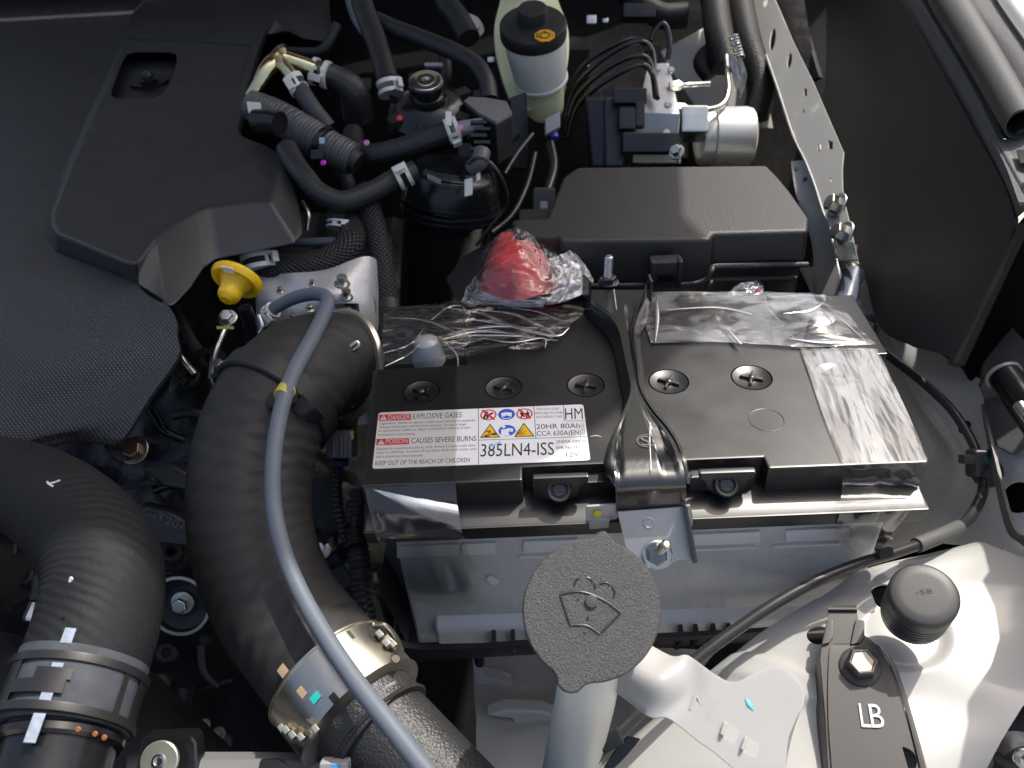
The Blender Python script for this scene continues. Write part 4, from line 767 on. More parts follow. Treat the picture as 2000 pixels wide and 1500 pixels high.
for pts in (((1985, 292), (2040, 292), (2040, 320), (1992, 318)), ((2002, 342), (2040, 340), (2040, 352), (2004, 354))):
    m = MB(); m.prism([QQ(x, y, .0165) for x, y in pts], -QN*0.0015); m.build('corner_recess', BLK, we, 0.0005)
m = MB(); m.patch([[QQ(1768, -60, .010), QQ(1800, -60, .006), QQ(1830, -60, .006)], [QQ(1800, -5, .010), QQ(1820, -5, .006), QQ(1850, -5, .006)], [QQ(1895, 150, .010), QQ(1915, 150, .006), QQ(1940, 150, .006)], [QQ(1945, 262, .010), QQ(1960, 265, .006), QQ(1985, 270, .006)]], 8, 5, -QN*0.002); m.build('seal_channel', BLK, we)
m = MB(); m.patch([[QQ(1840, -60, .012), QQ(1890, -60, .016), QQ(1935, -60, .016)], [QQ(1870, -5, .012), QQ(1895, -5, .016), QQ(1948, -5, .016)], [QQ(1960, 130, .012), QQ(1985, 110, .016), QQ(2030, 120, .016)], [QQ(2020, 230, .012), QQ(2045, 215, .016), QQ(2100, 230, .016)]], 8, 5, -QN*0.002); m.build('outer_lip', GRN, we)
m = MB(); m.patch([[QQ(1920, -60, .020), QQ(1950, -60, .024), QQ(1965, -60, .020)], [QQ(1945, -5, .020), QQ(1972, -5, .024), QQ(1985, -5, .020)], [QQ(2010, 90, .020), QQ(2040, 80, .024), QQ(2060, 80, .020)]], 8, 6, -QN*0.003); m.build('wing_skin', PAINT, we)
se = thing('weather_seal', 'hollow black rubber weather seal tube lying along the wing edge', 'seal', tuple(C(1920, 150, .65)))
SEAL = mat('soft_grey_black_seal', (0.045, 0.046, 0.048), 0.5, bumps=[('noise', 600, .25, .0006)], rvar=.08)
sp_ = [QQ(1815, -70, .022), QQ(1852, 0, .022), QQ(1925, 120, .022), QQ(1996, 243, .022)]
sr = [mm(31, depth(sp_[0])), mm(31, depth(sp_[1])), mm(31, depth(sp_[2])), mm(31, depth(sp_[3]))]
m = MB(); m.tube(sp_, sr, 28, 10, caps=False); m.tube([sp_[3], sp_[2].lerp(sp_[3], .5), sp_[2]], [sr[3]*0.86]*3, 28, 4, caps=False)
b = len(m.v); d = (sp_[3]-sp_[2]).normalized(); x, y = perp(d)
m.add(circ(sp_[3], d, sr[3], 28, x)+circ(sp_[3], d, sr[3]*0.86, 28, x), [(i, (i+1) % 28, 28+(i+1) % 28, 28+i) for i in range(28)]); m.build('seal_tube', SEAL, se)
m = MB(); m.tube([QQ(1842, -60, .012), QQ(1872, 0, .012), QQ(1940, 118, .012), QQ(2008, 262, .012)], mm(16, .7), 12, 8, squash=.6); m.build('seal_foot', SEAL, se)

# ================================================================ steel bracket and damper at the far right edge
hg = thing('wing_bracket', 'dark grey bracket with a round bush at the right edge below the side cover', 'bracket', tuple(C(1960, 780, .56)))
GB = mat('worn_grey_steel', (0.16, 0.155, 0.15), 0.5, 0.3, var=(80, .2), bumps=[('noise', 300, .2, .001)])
m = MB(); a = [C(x, y, d) for x, y, d in ((1952, 610, .585), (2060, 730, .54), (2060, 830, .53), (1985, 890, .535), (1945, 870, .545), (1925, 800, .56), (1918, 720, .575))]; m.prism(a, CF*0.004); m.build('bracket_plate', GB, hg, 0.001)
m = MB(); m.patch([[C(1916, 790, .55), C(1920, 800, .545)], [C(1925, 850, .54), C(1932, 850, .53)], [C(1960, 1020, .50), C(1975, 1020, .49)], [C(1990, 1060, .49), C(2010, 1050, .48)], [C(2040, 1090, .48), C(2060, 1080, .47)]], 4, 6, CX*0.002); m.build('bracket_rib', GB, hg)
p0, p1 = C(1962, 735, .54), C(2050, 860, .50)
m = MB(); m.tube([p0, p1], mm(31, .53), 28, 4); m.build('bush_body', GLOSSB, hg, 0.001)
m = MB(); m.lathe([(mm(34, .54), 0), (mm(34, .54), 0.002), (mm(22, .54), 0.002)], p0, p0-p1, 28); m.build('bush_ring', mat('cream_ring', (0.5, 0.5, 0.45), .4), hg)
m = MB(); m.lathe([(mm(38, .54), -.003), (mm(38, .54), 0.0), (mm(30, .54), 0.001)], C(1950, 745, .55), p0-p1, 28); m.build('bush_seat', ZINC, hg)
m = MB(); m.lathe([(mm(13, .5), 0), (mm(13, .5), .03)], C(1990, 790, .505), p1-p0, 16); m.build('pin', ZINC, hg, .001)
lh = thing('clip_bracket', 'bent bare metal clip with a round opening at the lower right corner', 'bracket', tuple(C(1960, 1470, .40)))
ST = mat('pale_bent_steel', (0.55, 0.54, 0.52), .4, .7, rvar=.1)
m = MB(); m.patch([[C(1880, 1470, .42), C(1880, 1520, .42)], [C(1910, 1455, .42), C(1915, 1510, .42)], [C(1945, 1435, .415), C(1950, 1480, .412)], [C(1975, 1428, .41), C(1980, 1455, .40)], [C(2005, 1432, .405), C(2005, 1450, .395)], [C(2040, 1450, .40), C(2040, 1470, .39)]], 6, 6, -CU*0.002); m.build('clip_arm', ST, lh)
m = MB(); m.tube([C(2010, 1490, .40), C(2010, 1520, .40)], mm(60, .40), 28, 3); m.build('clip_core', RUB, lh)
m = MB(); m.hexbolt(C(1998, 1480, .385), -CF, mm(14, .39), .006); m.build('clip_bolt', ZINC, lh)
dk = thing('headlamp_back', 'black plastic lamp housing behind the white shelf at the lower right', 'lamp housing', tuple(C(1950, 1420, .47)))
m = MB(); m.patch([[C(1790, 1480, .47), C(1860, 1440, .47), C(1930, 1380, .47), C(2100, 1310, .46)], [C(1790, 1560, .46), C(1860, 1500, .46), C(1940, 1450, .46), C(2100, 1400, .45)], [C(1790, 1640, .45), C(1860, 1620, .45), C(1950, 1600, .45), C(2100, 1560, .44)]], 6, 6, CF*0.003); m.build('lamp_shell', BLK, dk)
m = MB(); m.box(C(1943, 1398, .462), CX*mm(8, .46)-CU*mm(2, .46), CU*mm(26, .46)+CX*mm(-9, .46), CF*.003); m.build('lamp_rib', mat('grey_rib', (.16, .16, .17), .5), dk, .0005)

# ================================================================ fuse box
fb = thing('fuse_box', 'black grained fuse box with a stepped lid behind the battery', 'fuse box', tuple(C(1330, 450, .66)))
FBM = mat('grained_fuse_lid', (0.012, 0.012, 0.0125), 0.53, spec=0.75, bumps=[('noise', 1100, 0.55, 0.0006)], var=(600, .25), speck=(420, .78, (.14, .14, .14)))
FZ = 0.028
def FZp(px, py, dz=0): return Z(px, py, FZ+dz)
top = [(1128, 326), (1100, 345), (1068, 425), (1000, 428), (1004, 460), (1088, 462), (1095, 470), (1385, 467), (1393, 455), (1578, 450), (1580, 425), (1545, 375), (1520, 345), (1497, 322)]
a = [FZp(*p) for p in top]
fy = Vector((0, 1, 0))
m = MB(); dn = Vector((0, -0.004, -0.034)); m.loft(a, [p+dn+(Vector((0, 0, 0.010)) if q[0] > 1386 and q[1] > 430 else Vector((0, 0, 0))) for p, q in zip(a, top)]); m.build('fuse_lid', FBM, fb, 0.004, 4)
def FF(px, py, y): return PL(px, py, Vector((0, y, 0)), fy)
yf = FZp(1385, 467).y-0.004; yr = FZp(1480, 452).y-0.004
m = MB(); m.tube([FF(1065, 560, yf-.004), FF(1200, 558, yf-.004), FF(1330, 556, yf-.004), FF(1375, 548, yf-.004), FF(1390, 528, yf-.002), FF(1400, 520, yr-.004), FF(1480, 518, yr-.004), FF(1578, 517, yr-.004)], mm(5, .66), 8, 6); m.build('lid_bead', FBM, fb)
m = MB(); m.tube([FF(1330, 578, yf-.004), FF(1372, 572, yf-.004), FF(1388, 552, yf-.002), FF(1400, 546, yr-.004), FF(1555, 543, yr-.004)], mm(4.5, .66), 8, 6); m.build('lid_bead', FBM, fb)
m = MB(); q0, q1 = FF(1010, 470, yf+.012), FF(1575, 470, yf+.012); q0.z = q1.z = FZ-.022; m.prism([q0, q1, q1+Vector((0, .10, 0)), q0+Vector((0, .10, 0))], -UPZ*0.08); m.build('fuse_base', BLK, fb, .003)
bx_ = FF(1298, 528, yf-.007)
m = MB(); m.box(bx_, Vector((mm(27, .65), 0, 0)), Vector((0, .006, 0)), UPZ*mm(24, .65)); lt = m.build('fuse_latch', BLK, fb, .0015)
for dx in (-24, 24):
    m = MB(); m.box(bx_+Vector((mm(dx, .65), -.004, 0)), Vector((mm(4, .65), 0, 0)), Vector((0, .004, 0)), UPZ*mm(27, .65)); m.build('latch_cheek', BLK, lt, .0008)
m = MB(); m.box(bx_-UPZ*mm(8, .65)+Vector((0, -.003, 0)), Vector((mm(17, .65), 0, 0)), Vector((0, .003, 0)), UPZ*mm(10, .65)); m.build('latch_tongue', GLOSSB, lt, .001)
m = MB(); m.prism([C(870, 545, .70), C(905, 500, .72), C(1010, 440, .74), C(1040, 470, .70), C(1010, 560, .66), C(900, 600, .66)], CF*0.01); m.build('cable_duct', BLK, fb, .002)

# ================================================================ red terminal cover wrapped in film
tc_ = thing('terminal_cover', 'red plastic terminal cover wrapped in crumpled clear film behind the battery', 'terminal cover', tuple(C(1020, 570, .60)))
REDM = mat('red_terminal_plastic', (0.52, 0.03, 0.035), 0.36, var=(40, .12), rvar=.08)
def rc3(*a): return C(*a)
m = MB(); m.add([rc3(928, 580, .590), rc3(1000, 596, .572), rc3(1098, 566, .582), rc3(1070, 520, .625), rc3(950, 500, .625), rc3(944, 520, .596), rc3(1008, 514, .580), rc3(1076, 520, .592), rc3(1040, 452, .62), rc3(978, 450, .62)],
                 [(0, 1, 6, 5), (1, 2, 7, 6), (2, 3, 8, 7), (3, 4, 9, 8), (4, 0, 5, 9), (5, 6, 7, 8, 9), (4, 3, 2, 1, 0)]); m.build('cover_base', REDM, tc_, .003, 3)
WRAP = film_mat('crumpled_wrap', 0.05, 0.12, 0.015, streak=(26, (1.0, 3.0, 1.0), 0.0018, 0.9))
def crum(sd, amp):
    def fn(u, v, p):
        q = Vector((u*6+sd, v*6, sd)); return -CF*amp*(noise.noise(q)+0.8*abs(noise.noise(q*2.1))+0.4*noise.noise(q*4.3))
    return fn
m = MB(); m.patch([[rc3(905, 590, .60), rc3(915, 545, .60), rc3(950, 480, .605), rc3(985, 452, .61)], [rc3(930, 592, .575), rc3(950, 545, .575), rc3(975, 490, .58), rc3(1000, 446, .60)], [rc3(1000, 596, .565), rc3(1010, 550, .568), rc3(1015, 490, .575), rc3(1020, 448, .60)], [rc3(1060, 594, .565), rc3(1065, 560, .568), rc3(1055, 510, .58), rc3(1040, 460, .60)], [rc3(1120, 580, .575), rc3(1115, 545, .58), rc3(1080, 500, .59), rc3(1050, 468, .61)], [rc3(1155, 550, .59), rc3(1140, 520, .595), rc3(1090, 490, .605), rc3(1055, 470, .62)]], 16, 14, fn=crum(2.0, .0022))
m.build('film_wrap', WRAP, tc_, ang=180)
WOOL = film_mat('milky_wrap', 0.16, 0.2, 0.45, streak=(40, (1.0, 2.0, 1.0), 0.004, 0.5))
for g, s in (([[rc3(900, 592, .595), rc3(912, 565, .60), rc3(930, 535, .605)], [rc3(930, 596, .578), rc3(935, 585, .58), rc3(945, 570, .585)], [rc3(1000, 600, .572), rc3(1005, 592, .572), rc3(1010, 585, .575)], [rc3(1060, 600, .57), rc3(1065, 592, .57), rc3(1070, 585, .572)]], 4.0), ([[rc3(1065, 596, .57), rc3(1080, 560, .573), rc3(1070, 505, .59)], [rc3(1100, 590, .572), rc3(1110, 540, .58), rc3(1090, 500, .595)], [rc3(1145, 570, .58), rc3(1140, 530, .59), rc3(1110, 490, .60)], [rc3(1160, 550, .59), rc3(1145, 520, .60), rc3(1120, 490, .61)]], 6.0)):
    m = MB(); m.patch(g, 10, 12, fn=crum(s, .004)); m.build('film_gather', WOOL, tc_, ang=180)
bg_ = thing('plastic_bag', 'small crumpled clear plastic bag with a pink mark at the back of the battery', 'bag', tuple(C(1455, 570, .61)))
m = MB(); m.patch([[rc3(1418, 578, .60), rc3(1440, 556, .605), rc3(1462, 548, .615)], [rc3(1450, 580, .59), rc3(1460, 562, .595), rc3(1470, 545, .61)], [rc3(1492, 578, .60), rc3(1490, 560, .605), rc3(1482, 548, .615)]], 10, 10, fn=crum(9.0, .004)); m.build('bag_film', film_mat('bag_clear', 0.2, 0.14, 0.22, streak=(60, (1, 2, 1), .01, .2)), bg_, ang=180)
m = MB(); m.box(rc3(1479, 567, .598), CX*mm(5, .6), CU*mm(3, .6), CF*.001); m.build('pink_mark', mat('pink_print', (.6, .06, .2), .5), bg_)

# ================================================================ brake fluid reservoir
br = thing('brake_reservoir', 'pale translucent brake fluid reservoir with a black cap and yellow symbol', 'fluid reservoir', tuple(C(1055, 240, .84)))
RES = mat('yellowed_reservoir_plastic', (0.80, 0.80, 0.50), 0.35, sss=0.5, var=(20, .06))
RESW = mat('white_reservoir_plastic', (0.84, 0.85, 0.78), 0.35, sss=0.5, var=(20, .05))
bu = (C(1038, 60, .80)-C(1062, 245, .84)).normalized(); bc = C(1040, 82, .80)
ub = (UPZ*0.85-BY*0.45).normalized()
def BR(px, py, d=.80): return C(px, py, d)
cc = C(1041, 46, .80); ca_ = Vector((0, -.30, .954)); rr = mm(66, .80)
dw = (-ca_+CX*.10).normalized()
m = MB(); m.tube([cc+dw*.004, cc+dw*.020, cc+dw*.034, cc+dw*.050, cc+dw*.062], [rr*.93, rr*.93, rr*.91, rr*.86, rr*.82], 36, 6); m.build('reservoir_upper', RESW, br)
m = MB(); m.tube([cc+dw*.060, cc+dw*.068, cc+dw*.085, cc+dw*.100, cc+dw*.106], [rr*.80, rr*.70, rr*.66, rr*.60, rr*.50], 32, 6); m.build('reservoir_lower', RES, br)
m = MB(); m.lathe([(rr*.80, -.002), (rr*.86, -.001), (rr*.86, .002), (rr*.80, .003)], cc+dw*.062, dw, 36); m.build('reservoir_seam', RESW, br, .0006)
m = MB(); m.patch([[C(978, -40, .99), C(977, 0, .97), C(966, 50, .92), C(968, 100, .90), C(983, 160, .88), C(1006, 215, .87)], [C(1040, -40, .95), C(1040, 0, .93), C(1040, 50, .88), C(1040, 100, .865), C(1045, 160, .86), C(1054, 215, .86)], [C(1085, -40, .99), C(1090, 0, .97), C(1108, 50, .92), C(1111, 100, .90), C(1102, 160, .88), C(1086, 215, .87)]], 8, 8, CF*0.012); m.build('reservoir_tank', RES, br)
m = MB(); m.lathe([(rr*0.98, -0.014), (rr, -0.012), (rr, -0.001), (rr*0.96, 0.001), (rr*0.92, 0.0012), (rr*0.5, 0.0014)], cc, ca_, 48); rcap = m.build('reservoir_cap', BLK, br, 0)
m = MB(); rk = mm(29, .80); m.lathe([(rk, 0), (rk, 0.012), (rk*0.95, 0.0135), (rk*.6, 0.0138)], cc+ca_*0.001-Vector((0, -1, 0))*0.006, ca_, 36); m.build('cap_knob', BLK, rcap, 0)
kn = C(1064, 71, .78); m = MB(); rs = mm(21, .79)
kc = cc+ca_*0.0015+CX*mm(26, .8)+ca_.cross(CX).normalized()*mm(18, .8)
kc = PL(1064, 70, cc+ca_*0.0022, ca_)
m.lathe([(rs, 0), (rs, 0.0004), (rs*.95, 0.0005)], kc, ca_, 8); m.build('warning_sticker', mat('amber_sticker', (0.75, 0.36, 0.01), .45), rcap)
m = MB(); m.lathe([(rs*.52, .0005), (rs*.52, .0009), (rs*.40, .0009), (rs*.40, .0005)], kc, ca_, 24, True); m.build('symbol_ring', INK, rcap)
for s in (-1, 1):
    m = MB(); m.tube([kc+CX*s*rs*.62+ca_.cross(CX)*rs*.35+ca_*.0006, kc+CX*s*rs*.74+ca_*.0006, kc+CX*s*rs*.62-ca_.cross(CX)*rs*.35+ca_*.0006], .0005, 6); m.build('symbol_arc', INK, rcap)
m = MB(); lettering(m, '!', kc-CX*rs*.06-ca_.cross(CX)*rs*-.25+ca_*.0006, kc+CX*rs*.06-ca_.cross(CX)*rs*-.25+ca_*.0006, rs*.5, ca_, .0003); m.build('symbol_mark', INK, rcap)
m = MB(); m.prism([C(995, 190, .80), C(1028, 178, .80), C(1032, 250, .82), C(1030, 330, .82), C(1000, 330, .82)], CF*0.006); m.build('reservoir_bracket', GLOSSB, br, .002)

# ================================================================ brake modulator block with its pipes
ab = thing('brake_modulator', 'aluminium brake modulator block with black control unit and round motor', 'brake unit', tuple(C(1300, 260, .86)))
BO = C(1330, 220, .86)
m = MB(); m.loft([C(1245, 218, .83), C(1328, 222, .83), C(1320, 318, .85), C(1235, 318, .85)], [C(1265, 125, .92), C(1306, 122, .92), C(1330, 320, .93), C(1260, 320, .93)]); m.build('valve_block', ALU, ab, .0015)
m = MB(); m.loft([C(1180, 190, .83), C(1212, 190, .83), C(1218, 325, .83), C(1182, 325, .83)], [C(1160, 180, .92), C(1200, 165, .92), C(1230, 325, .94), C(1150, 325, .94)]); ecu = m.build('control_unit', mat('slate_black_plastic', (.022, .026, .033), .38, rvar=.08), ab, .003, 3)
m = MB(); m.loft([C(1145, 195, .84), C(1180, 190, .835), C(1185, 325, .84), C(1155, 325, .845)], [C(1140, 175, .92), C(1170, 172, .92), C(1180, 325, .94), C(1150, 325, .94)]); m.build('unit_lid', mat('slate_black_plastic', (.022, .026, .033), .38, rvar=.08), ab, .003, 3)
for i, (x0, y0, x1, y1) in enumerate(((1198, 175, 1262, 205), (1208, 215, 1240, 255), (1215, 262, 1325, 300), (1240, 196, 1258, 250))):
    m = MB(); m.box(C((x0+x1)/2, (y0+y1)/2, .822), CX*mm((x1-x0)/2, .82), CU*mm((y1-y0)/2, .82), CF*.006); m.build('connector_body', BLK if i % 2 else GLOSSB, ab, .0015)
mo0, mo1 = C(1330, 262, .88), C(1446, 262, .88)
rm = mm(58, .88)
m = MB(); m.lathe([(rm*.55, 0), (rm*.92, .004), (rm*.92, .016), (rm, .017), (rm, .052), (rm*.96, .0575), (rm*.9, .059), (rm*.5, .060)], C(1360, 268, .89), (mo1-mo0).normalized(), 48); m.build('pump_motor', mat('cream_plated_motor', (.66, .65, .60), .34, .45, rvar=.08), ab, 0)
m = MB(); m.box(C(1350, 243, .86), CX*mm(26, .86), CU*mm(26, .86), CF*.02); m.build('motor_neck', ZINC, ab, .003)
for x, y in ((1310, 137), (1304, 205), (1301, 260), (1285, 134), (1322, 300)):
    m = MB(); m.hexbolt(C(x, y, .825 if y > 180 else .90), (UPZ*.6-BY*.7).normalized(), mm(6, .83), .003, 1.3); m.build('block_screw', ZINC, ab)
m = MB(); m.hexbolt(C(1322, 298, .80), (UPZ*.5-CX*.3-BY*.4).normalized(), mm(11, .8), .008, 1.4); m.build('mounting_bolt', ZINC, ab)
LINE = mat('black_coated_pipe', (.012, .012, .013), .18, spec=.7)
for i, pts in enumerate((((1100, 255, .90), (1118, 180, .90), (1160, 130, .88), (1215, 92, .87), (1255, 82, .87), (1275, 105, .87), (1278, 175, .85)),
            ((1104, 262, .89), (1122, 195, .89), (1165, 150, .87), (1215, 118, .86), (1255, 110, .86), (1272, 130, .86), (1280, 190, .84)),
            ((1108, 270, .88), (1128, 208, .88), (1170, 168, .86), (1220, 138, .85), (1258, 128, .85), (1276, 150, .85), (1284, 192, .83)),
            ((1270, 80, .90), (1278, 60, .90), (1292, 46, .90), (1303, 55, .90), (1308, 85, .90), (1304, 118, .90)),
            ((1096, 250, .91), (1112, 168, .91), (1152, 118, .90), (1210, 84, .89), (1245, 76, .89), (1268, 96, .88)))):
    m = MB(); m.tube([C(*p) for p in pts], mm(5.2, .87), 10, 8); tag(m.build('brake_pipe', LINE), ('black brake pipe arching over the modulator, uppermost of the long ones at the back', 'black brake pipe arching over the modulator, between two other long ones', 'black brake pipe arching over the modulator, lowest and nearest the camera', 'short black brake pipe bent in a tight hook above the aluminium block', 'black brake pipe hugging the back of the bundle beside the reservoir')[i], 'pipe', 'black brake pipes')
for i, pts in enumerate((((1322, 168, .87), (1350, 166, .87), (1385, 164, .88)), ((1332, 213, .85), (1380, 214, .85), (1410, 205, .86), (1422, 180, .87), (1420, 140, .88), (1418, 110, .90)))):
    t = thing('steel_pipe', ('short bare steel brake pipe leaving the aluminium block', 'bare steel brake pipe bending upward beside the coil spring')[i], 'pipe', tuple(C(*pts[0])), 'bare steel brake pipes')
    m = MB(); m.tube([C(*p) for p in pts], mm(5.5, .86), 12, 8); m.build('pipe_run', ZINC, t)
    m = MB(); a, b = C(*pts[0]), C(*pts[1]); m.lathe([(mm(11, .86), -.008), (mm(11, .86), .002), (mm(7, .86), .006)], a, b-a, 6); m.build('pipe_nut', mat('greenish_zinc', (.55, .60, .52), .35, .8), t)
sg = thing('cable_spring', 'bright coil spring on a twisted metal clip beside the rail', 'spring', tuple(C(1440, 130, .9)))
a, b = C(1432, 70, .88), C(1446, 115, .87); d = b-a; x, y = perp(d)
m = MB(); m.tube([a+d*(i/60)+(x*math.cos(i*.84)+y*math.sin(i*.84))*mm(8, .88) for i in range(61)], mm(2.2, .88), 6, 3); m.build('coil', ZINC, sg)
m = MB(); m.patch([[C(1425, 105, .88), C(1448, 112, .87)], [C(1430, 140, .88), C(1458, 140, .87)], [C(1438, 170, .88), C(1456, 165, .875)], [C(1444, 188, .88), C(1448, 190, .88)]], 6, 6, CF*.002, lambda u, v, p: -CF*.004*noise.noise(Vector((u*5, v*3, 1)))); m.build('spring_clip', mat('dull_crumpled_tin', (.5, .49, .45), .4, .8, rvar=.1), sg)
hn = thing('wiring_loom', 'thick black taped wiring loom beside the white rail', 'wiring', tuple(C(1410, 60, .95)))
LOOM = mat('taped_loom', (.008, .008, .0085), .5, bumps=[('uvwave', 130, .5, .0015), ('noise', 300, .5, .001)])
for pts, w_ in ((((1385, -60, 1.05), (1395, 0, 1.0), (1405, 70, .96), (1420, 130, .95)), 28), (((1440, -60, 1.05), (1445, 0, 1.0), (1460, 80, .96), (1485, 170, .95), (1475, 230, .95)), 26), (((1340, 30, 1.05), (1290, 30, 1.05), (1240, 0, 1.05), (1200, -40, 1.05)), 26), (((1390, 150, .97), (1372, 120, .97), (1400, 90, .97)), 18)):
    m = MB(); m.tube([C(*p) for p in pts], mm(w_, .98), 14, 10); m.build('loom_branch', LOOM, hn)

# ================================================================ engine cover
ec = thing('engine_cover', 'big black plastic engine cover, fine weave on the left and a smooth raised wing', 'engine cover', tuple(Z(150, 450, 0.0)))
WEAVE = mat('woven_look_plastic', (0.023, 0.0245, 0.028), 0.46, spec=0.7, bumps=[('weave', 165, 0.55, 0.0010, R(42)), ('noise', 2500, 0.15, 0.0002)], rvar=0.05)
ZC = 0.046
def EZ(px, py, z=ZC): return Z(px, py, z)
Tp = [(320, -60), (285, 0), (252, 75), (210, 175), (191, 208), (133, 336), (100, 420), (101, 440), (110, 455), (245, 511), (266, 515), (310, 455), (330, 441), (350, 430), (390, 406), (410, 402), (500, 392), (527, 394), (560, 304), (515, 280), (480, 268), (469, 262), (465, 250), (470, 232), (486, 160), (505, 95), (519, 60), (535, 35), (612, 14), (623, 18), (600, -60)]
Bt = [(300, -60, .028), (268, 0, .028), (236, 75, .028), (196, 175, .028), (178, 208, .028), (122, 336, .028), (94, 430, .030), (96, 478, .028), (108, 494, .028), (235, 540, .027), (266, 556, .026), (330, 606, .020), (350, 590, .02), (378, 560, .02), (402, 524, .02), (425, 508, .02), (525, 488, .02), (579, 477, .02), (594, 440, .022), (572, 350, .03), (500, 292, .032), (478, 280, .032), (472, 258, .032), (477, 240, .032), (492, 168, .032), (512, 100, .032), (525, 67, .034), (567, 62, .034), (590, 76, .034), (652, 84, .034), (640, -60, .034)]
m = MB(); m.loft([EZ(*p) for p in Tp], [Z(*p) for p in Bt]); wing = m.build('raised_panel', SMOOTH, ec, 0.0035, 4, ang=18)
hol = [(216, 184), (222, 165), (238, 122), (248, 107), (262, 102), (330, 102), (343, 106), (346, 116), (340, 140), (328, 168), (318, 182), (300, 190), (225, 192)]
ck = MB(); ck.loft([EZ(x, y, ZC-.0135) for x, y in hol], [EZ(x, y, ZC+.02) for x, y in hol]); cut(wing, ck)
c0 = EZ(285, 150, ZC-.0125); 
m = MB(); m.prism([EZ(x, y, ZC-.0128)+(EZ(x, y, ZC-.0128)-c0)*-0.03 for x, y in hol], -UPZ*.0006); m.build('recess_floor', BLK, ec)
m = MB(); m.lathe([(.021, 0), (.021, .003), (.016, .004), (.016, .0045)], EZ(293, 162, ZC-.0124), UPZ, 32); m.build('mount_grommet', RUB, ec)
m = MB(); m.lathe([(.0105, 0), (.0105, .005), (.008, .006)], EZ(292, 163, ZC-.0085), UPZ, 6); m.lathe([(.0062, .004), (.0062, .010), (.0045, .013), (.001, .014)], EZ(292, 163, ZC-.0085), UPZ, 20); m.build('mounting_nut', GLOSSB, ec)
m = MB(); m.tube([EZ(250, 76, ZC+.0002), EZ(380, 82, ZC+.0002), EZ(489, 89, ZC+.0002)], 0.0016, 8); m.build('groove_shade_line', mat('groove_shadow_plastic', (.012, .012, .013), .6), ec)  # dark rod whose colour paints the shade inside a groove
m = MB(); m.tube([EZ(192, 209, ZC), EZ(330, 199, ZC), EZ(440, 190, ZC), EZ(462, 182, ZC), EZ(488, 92, ZC)], [.0005]*5, 6); m.build('panel_bead', SMOOTH, ec)
def g3(rows): return [[Z(*p) for p in r] for r in rows]
m = MB(); m.patch(g3([[(-500, -80, .030), (-150, -80, .030), (120, -80, .030), (360, -80, .030)], [(-420, 120, .030), (-100, 120, .030), (80, 130, .030), (300, 130, .030)], [(-380, 330, .030), (-80, 330, .030), (60, 350, .030), (220, 350, .030)], [(-350, 470, .029), (-80, 480, .029), (60, 490, .029), (262, 540, .0275)],
                   [(-330, 560, .026), (-80, 570, .026), (90, 570, .026), (334, 604, .0235)], [(-330, 660, .010), (-60, 680, .010), (110, 690, .010), (346, 660, .012)], [(-320, 790, -.012), (-60, 800, -.012), (90, 790, -.012), (347, 698, .004)], [(-320, 880, -.028), (-60, 878, -.028), (60, 856, -.026), (290, 780, -.008)], [(-320, 900, -.034), (-40, 886, -.034), (110, 851, -.028), (246, 850, -.022)], [(-320, 905, -.040), (10, 884, -.036), (140, 860, -.032), (222, 868, -.028)]]), 8, 8, Vector((0, .001, -.003)))
m.build('woven_panel', WEAVE, ec, 0, ang=60)

# ================================================================ hoses
WRAPH = mat('cloth_wrapped_rubber_hose', (0.0115, 0.0125, 0.0145), 0.66, spec=0.25, bumps=[('uvwave', 62, 0.24, 0.0013, R(-24), 3.0), ('uvnoise', 260, 0.3, 0.0008), ('noise', 900, 0.3, 0.0004)], var=(28, 0.45), rvar=.08)
TURBO = mat('dull_black_hose', (0.027, 0.0265, 0.0265), 0.6, spec=0.35, bumps=[('uvwave', 26, 0.35, 0.0016, R(20), 4.0), ('uvwave', 26, 0.25, 0.0014, R(-20), 4.0), ('noise', 700, 0.3, 0.0005)], var=(20, 0.3), rvar=.08)
HOSE = mat('satin_black_hose', (0.024, 0.024, 0.026), 0.45, bumps=[('noise', 900, 0.35, 0.0004), ('uvwave', 60, 0.12, 0.001, R(-25), 1.0)], var=(50, .3), rvar=.08)
BAND = mat('black_spring_clamp', (0.016, 0.016, 0.016), 0.38, rvar=.1)
SLATE = mat('slate_blue_hose', (0.115, 0.135, 0.165), 0.55, spec=.4, bumps=[('noise', 900, .25, .0004)], var=(40, .12))
def along(P, t):
    n = len(P)-1; i = min(n-1, int(t*n)); return P[i].lerp(P[i+1], t*n-i)
def tubeC(pts, m_, nm, parent, n=20, res=8, k=0.5, **kw):
    mb = MB(); mb.tube([C(x, y, d) for x, y, d, w_ in pts], [mm(w_*k, d) for x, y, d, w_ in pts], n, res, **kw); return mb.build(nm, m_, parent, ang=50)
def ring(c, ax, r, h, m_, nm, parent, t=.0014):
    mb = MB(); mb.lathe([(r*.9, -h/2), (r+t, -h/2), (r+t*1.2, 0), (r+t, h/2), (r*.9, h/2)], c, ax, 40); return mb.build(nm, m_, parent, .0003)
